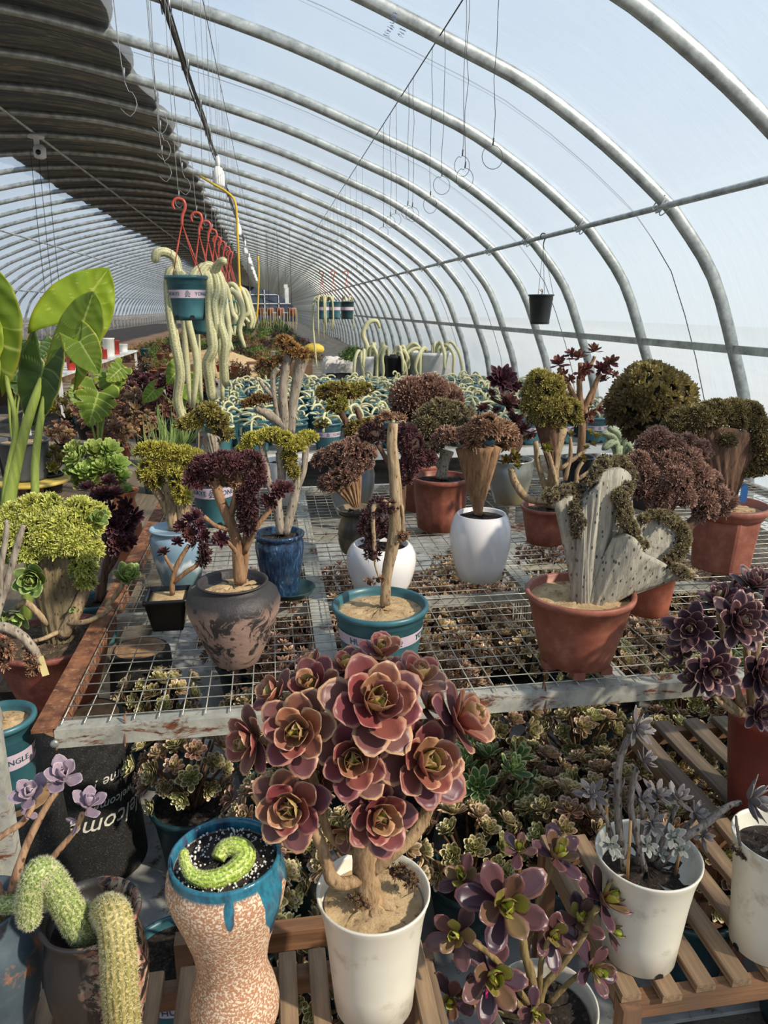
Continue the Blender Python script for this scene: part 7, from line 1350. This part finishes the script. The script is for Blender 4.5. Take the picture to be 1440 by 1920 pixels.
# bush and rows of far plants
def foliage(name, label, cat, loc, r, mat, n=500, sz=.05, group=None, flat=.7, stuff=False):
    t = thing(name, label, cat, loc, group); P_ = RS.randn(n, 3); P_ /= np.linalg.norm(P_, axis=1)[:, None]; P_[:, 2] = np.abs(P_[:, 2]); rr = RS.uniform(.55, 1.05, n)[:, None]; Q = P_*rr*np.array([r, r, r*flat*1.3]); m = MB(); tm = leaf_grid(1, .4, 2, 2, .5, .3); scatter(m, tm, Q, P_+RS.randn(n, 3)*.6, sz, RS.rand(n), RS.rand(n)); m.obj('leaves', mat, t, kind='stuff'); st = MB(); tube(st, [(0, 0, .0), (0, 0, r*.5)], r*.07, 6, 2); st.obj('stem', M_STEMB, t); return t
F_G = m_crest('bush_green', (86, 120, 56), (130, 158, 72), (60, 84, 40)); F_D = m_crest('bush_dark', (52, 78, 46), (84, 104, 58), (36, 52, 32)); F_B = m_crest('bush_brown', (128, 102, 66), (158, 132, 84), (80, 62, 44)); F_P = m_crest('bush_purple', (70, 44, 48), (104, 66, 62), (40, 26, 30))
foliage('leafy_bush', 'bright green leafy bush beside the crumpled white sheet', 'bush', aty(660, 675, 10.0), .18, F_G, 500, .05)
def rowbed(label, x0, x1, y0, y1, h=.45):
    o = MB(); box(o, (x0, y0, 0), (x1, y1, h)); tag(o.obj('growing_bed', plain('brown_bed', (132, 104, 78), (96, 74, 56), .95, 3), smooth=False), label, 'growing bed')
rowbed('long low growing bed down the middle background', -3.2, .9, 16, 60); rowbed('long low growing bed at the left background', -8.4, -4.4, 6.5, 60, .4)
mats_ = [F_G, F_D, F_B, F_P, F_B]
protos = [foliage('bed_plant', 'x', 'plant', (0, 0, -9), .30, mt, 260, .085) for mt in (F_G, F_D, F_B, F_P)]
k = 0
for y in list(np.arange(16.3, 30, .9)):
    for x in np.arange(-3.0, .9, .55):
        c = copy_tree(random.choice([protos[0], protos[1], protos[1], protos[2], protos[2], protos[3]]) if y > 19 else random.choice([protos[0], protos[2], protos[3], protos[2]]), None, (x+random.uniform(-.15, .15), y+random.uniform(-.2, .2), .452), random.uniform(0, 6), random.uniform(.55, .85), 'bushy plant of the middle growing bed, %s row, %s from the left' % (ORD[int(round((y-16.3)/.9))], ORD[int(round((x+3.0)/.55))])); c['group'] = 'plants in the middle growing bed'
for y in np.arange(6.8, 24, 1.0):
    for x in np.arange(-8.0, -4.3, .7):
        c = copy_tree(random.choice([protos[2], protos[3], protos[0], protos[2]]), None, (x+random.uniform(-.15, .15), y+random.uniform(-.2, .2), .402), random.uniform(0, 6), random.uniform(.6, 1.0), 'plant of the left background bed, %s row, %s from the left' % (ORD[int(round(y-6.8))], ORD[int(round((x+8.0)/.7))])); c['group'] = 'plants in the left growing bed'
for i, y in enumerate(np.arange(10.5, 15.3, .5)):
    for x in (-1.7, -1.35, -.9, -.45, -.05):
        if -1.6 < x < -.2 and 11.2 < y < 14: continue
        c = copy_tree(random.choice([protos[2], protos[3], protos[2], protos[0]]), None, (x+random.uniform(-.1, .1), y+random.uniform(-.1, .1), .61), random.uniform(0, 6), random.uniform(.4, .7), 'small plant on the sandy raised bed, %s row, %s from the left' % (ORD[i], ORD[[-1.7, -1.35, -.9, -.45, -.05].index(x)])); c['group'] = 'small plants on the sandy beds'
for y in np.arange(31, 58, 1.6):
    for x in (-2.8, -1.9, -1.0, -.1, .7):
        c = copy_tree(protos[1] if random.random() < .6 else protos[0], None, (x, y, .452), random.uniform(0, 6), 1.3, 'far dark green plant of the middle bed, %s row, %s from the left' % (ORD[int(round((y-31)/1.6))], ORD[[-2.8, -1.9, -1.0, -.1, .7].index(x)])); c['group'] = 'far plants of the middle bed'
for o in protos: drop_tree(o)
for i, (px, py, Y, w_, mt) in enumerate(((275, 690, 8.8, 20, M_DKTEAL), (286, 700, 8.4, 16, M_TERRA), (305, 695, 8.8, 16, M_TERRA), (270, 660, 10, 16, M_TEAL), (300, 668, 10, 14, M_TERRA), (412, 690, 10.35, 14, M_RED), (440, 692, 10.35, 16, M_TERRA), (425, 664, 11, 12, M_WHITEP), (512, 662, 12, 10, M_WHITEP))):
    q = aty(px, py, Y); s = mpp(q); t = thing('small_pot', ['dark teal pot in the left middle distance', 'terracotta pot in front of the dark teal one, left middle distance', 'terracotta pot right of the dark teal one', 'teal pot further back at the left', 'small terracotta pot further back at the left', 'small red pot on the raised bed edge', 'terracotta pot on the raised bed edge', 'white pot on the sand heap', 'tiny white pot far on the beds'][i], 'pot', (q.x, q.y, max(.60, q.z-w_*s*.5) if Y > 10.2 else q.z-w_*s*.5)); m = MB(); R = w_*s/2; lathe(m, [(R*.7, 0), (R*.95, R*1.6), (R*1.05, R*1.6), (R*1.05, R*1.8), (R*.95, R*1.8), (R*.9, R*1.6)], 20); m.obj('pot', mt, t); foliage_m = MB(); n_ = 60; P_ = RS.randn(n_, 3)*R*.6; P_[:, 2] = np.abs(P_[:, 2])+R*1.7; scatter(foliage_m, leaf_grid(1, .4, 2, 2, .5, .3), P_, RS.randn(n_, 3)+[0, 0, .6], R*.7, RS.rand(n_), RS.rand(n_)); foliage_m.obj('leaves', F_B, t, kind='stuff')
# hanging grey pots far left
for i, (px, Y) in enumerate(((86, 12), (100, 12.4), (114, 12.8))):
    q = aty(px, 560, Y); t = thing('hanging_pot', ['left', 'middle', 'right'][i]+' one of three small grey pots hanging far left by the film', 'hanging pot', q, 'grey pots hanging far left'); m = MB(); lathe(m, [(.05, -.08), (.075, .02), (.08, .02), (.07, .0)], 16); m.obj('pot', MATS['charcoal2_plastic'], t); m = MB(); tube(m, [(0, 0, 0), (0, 0, .8), (.02, 0, 2.0)], .004, 5, 1); m.obj('hanging_cord', M_DARKW, t)
